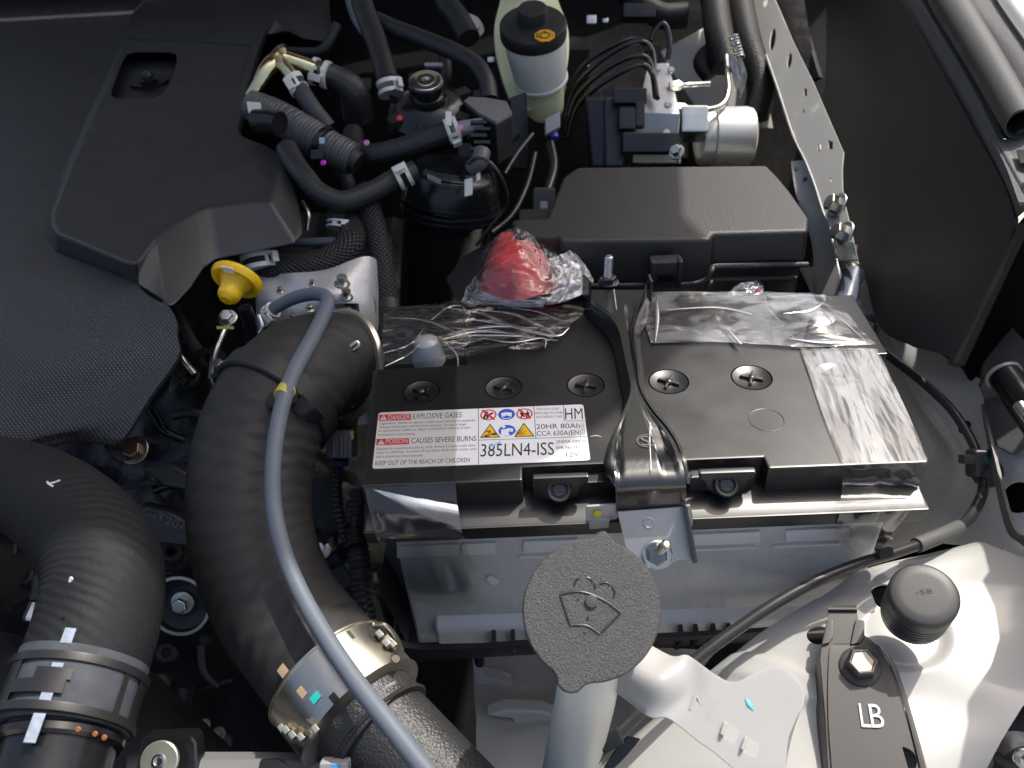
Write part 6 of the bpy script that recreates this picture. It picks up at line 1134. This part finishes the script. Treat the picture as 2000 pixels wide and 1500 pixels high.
for dx in (-16, 0, 16):
    m = MB(); m.box(C(668+dx, 872, .562), CX*mm(3, .56), CU*mm(22, .56), CF*.0012); m.build('plug_rib', mat('grey_plug', (.13, .135, .145), .45), sn, .0005)
m = MB(); m.box(C(688, 850, .562), CX*mm(3, .56), CU*mm(8, .56), CF*.001); m.build('yellow_mark', mat('yellow_green_mark', (.45, .42, .08), .5), sn)
tubeC([(666, 896, .575, 32), (665, 908, .576, 30)], mat('blue_plug_seal', (.03, .04, .16), .4), 'plug_seal', sn, 20, 3)
tubeC([(662, 908, .578, 16), (658, 945, .585, 17), (660, 990, .59, 18), (672, 1040, .595, 18), (690, 1075, .60, 18)], mat('split_conduit', (.03, .031, .034), .4, rvar=.08), 'ribbed_lead', sn, 16, 20, rib=(.004, .0010))
lm = thing('corrugated_loom', 'ribbed black corrugated loom tube hanging between the air hose and the battery', 'wiring', tuple(C(705, 1120, .59)))
tubeC([(700, 960, .62, 26), (694, 1000, .61, 30), (692, 1040, .60, 34), (700, 1080, .595, 38), (706, 1130, .59, 40), (714, 1190, .585, 40), (735, 1260, .585, 38)], mat('split_conduit', (.03, .031, .034), .4), 'loom_tube', lm, 20, 26, rib=(.0042, .0014))
tubeC([(690, 1035, .596, 38), (697, 1068, .59, 42)], LOOM, 'tape_wrap', lm, 18, 4)
# lower engine
eb = thing('engine_block', 'dark engine block and castings in the shade below the hoses', 'engine', tuple(C(450, 1000, .75)))
m = MB(); m.patch([[C(250, 480, .90), C(420, 480, .86), C(560, 420, .86), C(700, 420, .86), C(820, 440, .90)], [C(150, 700, .82), C(330, 700, .76), C(480, 690, .74), C(640, 800, .74), C(780, 800, .80)], [C(-50, 900, .76), C(200, 900, .72), C(420, 900, .70), C(640, 930, .70), C(780, 960, .76)], [C(-100, 1080, .72), C(150, 1080, .70), C(400, 1060, .70), C(640, 1060, .68), C(780, 1100, .74)], [C(-100, 1280, .72), C(150, 1280, .74), C(400, 1260, .74), C(640, 1260, .72), C(780, 1300, .74)], [C(-100, 1600, .74), C(150, 1600, .76), C(400, 1600, .76), C(640, 1600, .74), C(960, 1600, .74)]], 12, 12, CF*.01, lambda u, v, p: -CF*(.025*noise.noise(Vector((u*6, v*6, 1)))+.012*noise.noise(Vector((u*15, v*15, 5)))))
m.build('block_casting', mat('oily_block_casting', (.022, .022, .023), .42, .3, var=(60, .6), rvar=.15, bumps=[('noise', 160, .4, .002)]), eb, 0, ang=45)
CAST = mat('grey_black_casting', (.04, .04, .043), .45, .4, bumps=[('noise', 300, .35, .0012)], var=(60, .35), rvar=.1)
for pts, d, nm in ((((265, 985), (330, 1000), (400, 1040), (372, 1070), (300, 1060), (265, 1030)), .60, 'cast_bracket'), (((270, 910), (330, 905), (372, 925), (372, 960), (320, 950)), .60, 'cast_lug'), (((600, 940), (640, 930), (660, 960), (668, 1040), (640, 1060), (600, 1000)), .64, 'cast_rib'), (((600, 1060), (640, 1050), (650, 1080), (610, 1110)), .62, 'cast_lug'), (((195, 870), (240, 880), (260, 900), (230, 905)), .56, 'cast_lug'), (((620, 1120), (670, 1100), (700, 1140), (660, 1160)), .64, 'cast_lug')):
    m = MB(); m.prism([C(x, y, d) for x, y in pts], CF*.02); m.build(nm, CAST, eb, .003, 3)
m = MB(); lettering(m, '1G-T20A', C(268, 1000, .598), C(365, 1040, .598), .0062, -CF, .0006, keep=True); m.build('cast_lettering', mat('pale_casting', (.09, .09, .095), .4, .3), eb)
m = MB(); m.hexbolt(C(262, 880, .565), (-CF+CU*.4), mm(18, .57), .006, 1.6); m.build('plug_bolt', mat('brown_bolt', (.28, .22, .17), .3, .9), eb, .0004)
for x, y, d, r_ in ((430, 715, .62, 10), (425, 740, .62, 7), (445, 622, .62, 14), (628, 1075, .62, 14), (172, 868, .56, 8), (402, 1250, .66, 8), (520, 640, .64, 8), (150, 840, .55, 7)):
    m = MB(); m.hexbolt(C(x, y, d), (-CF+CU*.5+CX*random.uniform(-.3, .3)), mm(r_, d), .006, 1.4); m.build('block_bolt', ZINC if r_ > 8 else CAST, eb, .0003)
for pts, w_ in ((((340, 600, .66), (370, 660, .64), (390, 690, .63)), 22), (((330, 640, .66), (350, 690, .64), (380, 730, .64)), 12), (((440, 640, .64), (420, 690, .63), (412, 740, .63)), 12), (((590, 395, .72), (602, 420, .715), (600, 450, .715)), 12)):
    m = MB(); m.tube([C(*p) for p in pts], mm(w_/2, .65), 12, 6); m.build('block_pipe', CAST if w_ > 12 else ZINC, eb)
for pts in (((420, 700, .62), (415, 745, .62), (430, 750, .62), (440, 735, .62)), ((505, 615, .60), (512, 640, .60), (500, 655, .60))):
    m = MB(); m.tube([C(*p) for p in pts], mm(4, .62), 8, 5); m.build('wire_clip', ZINC, eb)
m = MB(); m.box(C(440, 640, .60), CX*mm(16, .6), CU*mm(3, .6), CF*.001); m.build('yellow_scrawl', mat('yellow_green_mark', (.45, .42, .08), .5), eb)
random.seed(11)
for zx0, zx1, zy0, zy1, zd, n_ in ((330, 440, 600, 860, .66, 10), (255, 400, 890, 1120, .645, 9), (600, 745, 900, 1280, .65, 13), (280, 520, 1240, 1450, .66, 9), (-20, 120, 1000, 1200, .62, 6)):
    for i in range(n_):
        x, y = random.uniform(zx0, zx1), random.uniform(zy0, zy1); d = zd+random.uniform(-.01, .03); t_ = random.uniform(0, 3.14); k = i % 4
        u_ = (CX*math.cos(t_)+CU*math.sin(t_)); v_ = CF.cross(u_)
        b = MB()
        if k == 0: b.lathe([(mm(22, d), 0), (mm(22, d), .010), (mm(17, d), .013), (mm(9, d), .013), (mm(9, d), .006)], C(x, y, d), (-CF+CU*random.uniform(0, .8)+CX*random.uniform(-.4, .4)), 20); b.build('cast_boss', CAST, eb, .0008)
        elif k == 1: b.box(C(x, y, d), u_*mm(random.uniform(24, 50), d), v_*mm(random.uniform(4, 9), d), CF*.010); b.build('cast_rib', CAST, eb, .002)
        elif k == 2: b.tube([C(x, y, d), C(x, y, d)+u_*mm(40, d)-CF*.004, C(x, y, d)+u_*mm(85, d)+v_*mm(20, d)], mm(random.uniform(5, 10), d), 12, 6); b.build('block_pipe', (GLOSSB, CAST, HOSE)[i % 3], eb)
        else: b.hexbolt(C(x, y, d-.004), (-CF+CU*.5+CX*random.uniform(-.3, .3)), mm(random.uniform(7, 10), d), .006, 1.5); b.build('block_bolt', (ZINC, mat('brown_bolt', (.28, .22, .17), .3, .9))[i % 2], eb, .0003)
pu = thing('belt_pulley', 'steel rimmed idler pulley with a hex bolt between the two fat hoses', 'pulley', tuple(C(350, 1170, .66)))
pa_ = (-CF*.55+CU*.25-BY*.6).normalized(); pc_ = C(352, 1182, .64); rp = mm(60, .64)
m = MB(); m.lathe([(rp*.98, -.02), (rp, -.002), (rp, .001), (rp*.90, .0015), (rp*.86, -.003), (rp*.55, -.007), (rp*.5, -.007)], pc_, pa_, 48); m.build('pulley_wheel', BLK, pu)
m = MB(); m.lathe([(rp*1.0, .0005), (rp*1.0, .0022), (rp*.90, .0022), (rp*.90, .0005)], pc_, pa_, 48, True); m.build('pulley_rim', mat('pale_rim', (.58, .56, .52), .35, .7), pu)
m = MB(); m.hexbolt(pc_-pa_*.006, pa_, mm(16, .64), .010, 1.5); m.build('pulley_bolt', ZINC, pu, .0004)
m = MB(); m.patch([[C(300, 1030, .67), C(420, 1070, .67)], [C(300, 1110, .66), C(420, 1120, .66)], [C(310, 1128, .655), C(400, 1132, .655)]], 6, 8, CF*.004); m.build('drive_belt', mat('ribbed_belt', (.014, .014, .015), .55, bumps=[('wave', 60, .6, .002, R(90))]), pu)
an = thing('alternator', 'dark finned alternator behind the radiator hose at the left edge', 'alternator', tuple(C(40, 1080, .60)))
m = MB(); aa = (CX*.8+CU*-.3-CF*.5).normalized(); m.lathe([(.045, -.05), (.05, -.045), (.05, 0), (.044, .006), (.02, .008)], C(10, 1080, .62), aa, 40); m.build('alternator_body', CAST, an, 0)
for k in range(7):
    m = MB(); m.lathe([(.0505, -.044+k*.006), (.0525, -.0425+k*.006), (.0505, -.041+k*.006)], C(10, 1080, .62), aa, 36); m.build('cooling_fin', CAST, an)
tubeC([(105, 1095, .56, 50), (90, 1140, .55, 48), (78, 1175, .545, 40)], CAST, 'mounting_boss', an, 20, 5)
m = MB(); m.lathe([(mm(16, .54), 0), (mm(16, .54), .010), (mm(12, .54), .012)], C(74, 1180, .54), (-CU-CF*.6-CX*.2), 6); m.build('boss_nut', ZINC, an, .0004)
m = MB(); m.tube([C(-20, 1020, .56), C(60, 1035, .555), C(85, 1075, .555)], mm(22, .56), 20, 6); m.build('outlet_pipe', GLOSSB, an)
# shroud and front crossmember
fs_ = thing('fan_shroud', 'matt black fan shroud filling the lower left behind the hoses', 'shroud', tuple(C(250, 1400, .5)))
m = MB(); m.patch([[C(-120, 1210, .56), C(60, 1250, .55), C(180, 1270, .545), C(300, 1320, .54)], [C(-120, 1330, .51), C(100, 1340, .51), C(260, 1360, .51), C(400, 1420, .51)], [C(-120, 1440, .47), C(150, 1450, .47), C(330, 1460, .47), C(470, 1500, .47)], [C(-120, 1600, .43), C(150, 1600, .43), C(330, 1600, .43), C(480, 1620, .43)]], 8, 8, CF*.004); m.build('shroud_panel', BLK, fs_, 0)
cm = thing('mount_bracket', 'small black bracket with a zinc washer at the bottom edge', 'bracket', tuple(C(320, 1490, .42)))
m = MB(); m.prism([C(276, 1442, .43), C(374, 1437, .43), C(384, 1450, .43), C(388, 1540, .42), C(256, 1540, .42)], CF*.012); m.build('bracket_block', GLOSSB, cm, .002)
wa = (-CF+CU*.35).normalized(); wc_ = C(312, 1486, .417)
m = MB(); m.lathe([(mm(37, .418), -.001), (mm(37, .418), .001), (mm(35, .418), .0014), (mm(14, .418), .0014)], wc_, wa, 40); wsh = m.build('zinc_washer', mat('yellow_white_zinc', (.62, .62, .52), .34, .8, rvar=.1, var=(120, .15)), cm)
m = MB(); m.lathe([(mm(13, .418), .0012), (mm(13, .418), .0022), (mm(9, .418), .0024), (mm(4, .418), .0018)], wc_, wa, 28); m.build('washer_boss', ZINC, wsh)
m = MB(); m.box(wc_+wa*.0026-CU*.0025+CX*.001, CX*.0012, CU*.0030, wa*.0002); m.build('key_slot', SLOT, wsh)
fr_ = thing('radiator_support', 'grey topped radiator support strip with connectors along the bottom edge', 'support', tuple(C(520, 1495, .42)))
m = MB(); m.prism([C(384, 1484, .43), C(520, 1484, .425), C(690, 1490, .42), C(690, 1560, .41), C(384, 1560, .41)], CF*.01); m.build('support_strip', mat('grey_strip', (.17, .17, .175), .5, bumps=[('noise', 500, .2, .0006)]), fr_, .001)
m = MB(); m.loft([C(508, 1482, .415), C(548, 1480, .412), C(570, 1500, .40), C(500, 1520, .40)], [C(510, 1484, .43), C(552, 1482, .43), C(580, 1520, .42), C(500, 1540, .42)]); m.build('plug_cover', BLK, fr_, .002)
m = MB(); m.box(C(655, 1496, .405), CX*mm(28, .405), CU*mm(12, .405), CF*.004); m.build('plug_shell', mat('pale_grey_shell', (.34, .35, .37), .4), fr_, .001)
m = MB(); m.box(C(655, 1497, .3995), CX*mm(7, .4), CU*mm(5, .4), CF*.0006); m.build('blue_mark', mat('sky_blue_paint', (.12, .35, .7), .5), fr_)

# ================================================================ the body around the bay
fw = thing('bulkhead', 'dark bulkhead and floor of the engine bay seen in the gaps', 'car body', tuple(C(1000, 100, 1.3)))
m = MB(); m.patch([[C(400, -120, 1.35), C(900, -120, 1.30), C(1350, -120, 1.25), C(1560, -120, 1.2)], [C(400, 200, 1.25), C(900, 200, 1.18), C(1350, 200, 1.12), C(1600, 250, 1.0)], [C(560, 460, 1.15), C(900, 460, 1.08), C(1350, 460, 1.0), C(1640, 500, .85)], [C(560, 720, 1.0), C(900, 720, .95), C(1350, 720, .9), C(1720, 700, .80)]], 8, 8, CF*.01, lambda u, v, p: -CF*.02*noise.noise(Vector((u*7, v*7, 2)))); m.build('bulkhead_panel', DARK, fw, 0, ang=60)
m = MB(); m.patch([[C(1290, 100, 1.06), C(1400, 40, 1.08), C(1500, -20, 1.08)], [C(1320, 150, 1.05), C(1390, 130, 1.04), C(1500, 60, 1.02)], [C(1360, 210, 1.02), C(1420, 200, 1.0), C(1500, 180, .98)], [C(1380, 260, 1.0), C(1430, 250, .98), C(1510, 250, .95)]], 6, 6, CF*.003, None); m.build('inner_panel', PAINT, fw)
m = MB(); m.patch([[C(800, 440, .92), C(830, 450, .92)], [C(785, 520, .90), C(815, 520, .90)], [C(775, 600, .88), C(820, 600, .88)], [C(775, 660, .86), C(820, 660, .86)]], 4, 4, CF*.003); m.build('ground_gap_strip', mat('gap_brown', (.20, .17, .135), .6), fw)  # added brown strip standing for the ground glimpsed through a gap
x0, x1, y0, y1, zf = -1.2, .62, -.30, 1.6, -.55
m = MB(); m.box(Vector(((x0+x1)/2, (y0+y1)/2, zf)), Vector(((x1-x0)/2, 0, 0)), Vector((0, (y1-y0)/2, 0)), UPZ*.01); m.build('undertray', DARK, fw)
m = MB(); m.box(Vector(((x0+x1)/2, 1.62, -.2)), Vector(((x1-x0)/2, 0, 0)), Vector((0, .01, 0)), UPZ*.40); m.build('bulkhead_wall', DARK, fw)
m = MB(); m.box(Vector((-.3, 1.45, .19)), Vector((.95, 0, 0)), Vector((0, .40, 0)), UPZ*.01); m.build('cowl_panel', BLK, fw)
m = MB(); m.box(Vector((-1.21, .6, -.25)), Vector((.01, 0, 0)), Vector((0, .95, 0)), UPZ*.33); m.build('far_inner_wing', DARK, fw)
m = MB(); m.box(Vector((-.45, -.32, -.32)), Vector((.72, 0, 0)), Vector((0, .01, 0)), UPZ*.22); m.build('front_panel', DARK, fw)
bk = MB()
for i in range(26):
    x, y, d = random.uniform(640, 1480), random.uniform(-20, 330), random.uniform(.98, 1.10)
    if 960 < x < 1120 or (x > 1290 and y < 260): continue
    b = MB(); a_ = random.uniform(0, 3.1)
    if i % 3 == 0: b.tube([C(x, y, d), C(x+60*math.cos(a_), y+60*math.sin(a_), d), C(x+110*math.cos(a_+.5), y+110*math.sin(a_+.5), d+.03)], mm(random.uniform(7, 16), d), 12, 6); b.build('dark_hose', HOSE, fw)
    else: b.box(C(x, y, d), CX*mm(random.uniform(12, 34), d), CU*mm(random.uniform(8, 26), d), CF*.01); b.build('dark_fitting', (BLK, CAST, GLOSSB)[i % 3], fw, .003)
for x, y, a_, b_, mt in ((1155, 40, 10, 9, ZINC), (1182, 42, 6, 5, ZINC), (847, 128, 18, 4, mat('pale_violet_label', (.45, .38, .52), .5)), (960, 118, 8, 6, ZINC), (1146, 128, 5, 5, ZINC), (1098, 180, 8, 14, mat('dull_copper', (.3, .2, .15), .4, .6)), (1102, 220, 7, 8, ZINC)):
    m = MB(); m.box(C(x, y, .96), CX*mm(a_, .96), CU*mm(b_, .96), CF*.004); m.build('small_fitting', mt, fw, .002)

# outer skin of the wing, running on past the right edge of the picture
inn = [QQ(1925, -200, .024), QQ(1965, -60, .022), QQ(2000, 20, .020), QQ(2075, 120, .018), QQ(2150, 240, .014)]
inn += [p+Vector((.075, 0, 0)) for p in (we_[0]+Vector((0, .05, 0)), we_[3], we_[6], we_[8], we_[-1], we_[-1]+Vector((-.05, -.12, -.01)))]
m = MB(); m.patch([[p, p+Vector((.09, 0, .006)), p+Vector((.17, 0, -.05)), p+Vector((.20, 0, -.22)), p+Vector((.21, 0, -.50))] for p in inn], 6, 5, Vector((0, 0, -.0015))); m.build('wing_outer_skin', PAINT, ap, 0, ang=60)
# ================================================================ the raised bonnet overhead
HO = Vector((0, 1.02, 0.22)); ang_ = R(60)
HD = Vector((0, -math.cos(ang_), math.sin(ang_))); HN = Vector((1, 0, 0)).cross(HD).normalized()
def FZp(px, py): return Z(px, py, .028)
edge = [C(1290, 60, .95), C(1315, 160, .90), FZp(1330, 330), FZp(1335, 420), FZp(1380, 466), Z(1392, 640, 0), Z(1312, 700, 0), Z(1200, 812, 0), Z(1069, 907, 0), BF(905, 1030, .01), C(720, 1200, .46), C(656, 1272, .45), C(572, 1336, .45), C(430, 1440, .46)]
ed = []
for p in edge:                               # the edge of its shadow fixes the outline
    q = p+SUN*((HO-p).dot(HN)/SUN.dot(HN))-HO; ed.append((q.x, q.dot(HD)))
print('EDGE', [(round(a, 2), round(b, 2)) for a, b in ed])
ed = [(.30, -.02)]+ed+[(.30, ed[-1][1]+.03), (.20, ed[-1][1]+.12), (-.15, ed[-1][1]+.16), (-.50, ed[-1][1]+.08), (-.80, ed[-1][1]-.15), (-.92, ed[-1][1]-.3), (-.92, -.02)]
bo_ = thing('bonnet', 'white car bonnet propped open above the engine bay', 'bonnet', tuple(HO))
pts = [HO+Vector((u, 0, 0))+HD*v for u, v in ed]
m = MB(); m.prism(pts, HN*.004 if HN.z > 0 else -HN*.004); m.build('bonnet_skin', PAINT, bo_, .001)
sg2 = -1 if HN.z > 0 else 1
pad = [HO+Vector((u, 0, 0))+HD*v for u, v in ((.10, .36), (.16, .42), (.24, .70), (.26, .95), (.22, 1.05), (.14, 1.10), (-.15, 1.13), (-.5, 1.06), (-.72, .90), (-.78, .7), (-.74, .36))]
m = MB(); m.prism([p+HN*sg2*.004 for p in pad], HN*sg2*.012); m.build('insulation_pad', mat('black_felt_pad', (.02, .02, .021), .9, bumps=[('noise', 300, .6, .003)]), bo_, .004)
# ================================================================ ground
gm = mat('pale_concrete', (0.42, 0.39, 0.34), 0.85, bumps=[('noise', 40, .4, .01)], var=(3, .18))
m = MB(); m.add([(-150, -150, -.95), (150, -150, -.95), (150, 150, -.95), (-150, 150, -.95)], [(0, 1, 2, 3)]); m.build('ground', gm, None, kind='structure')
bpy.context.view_layer.update()
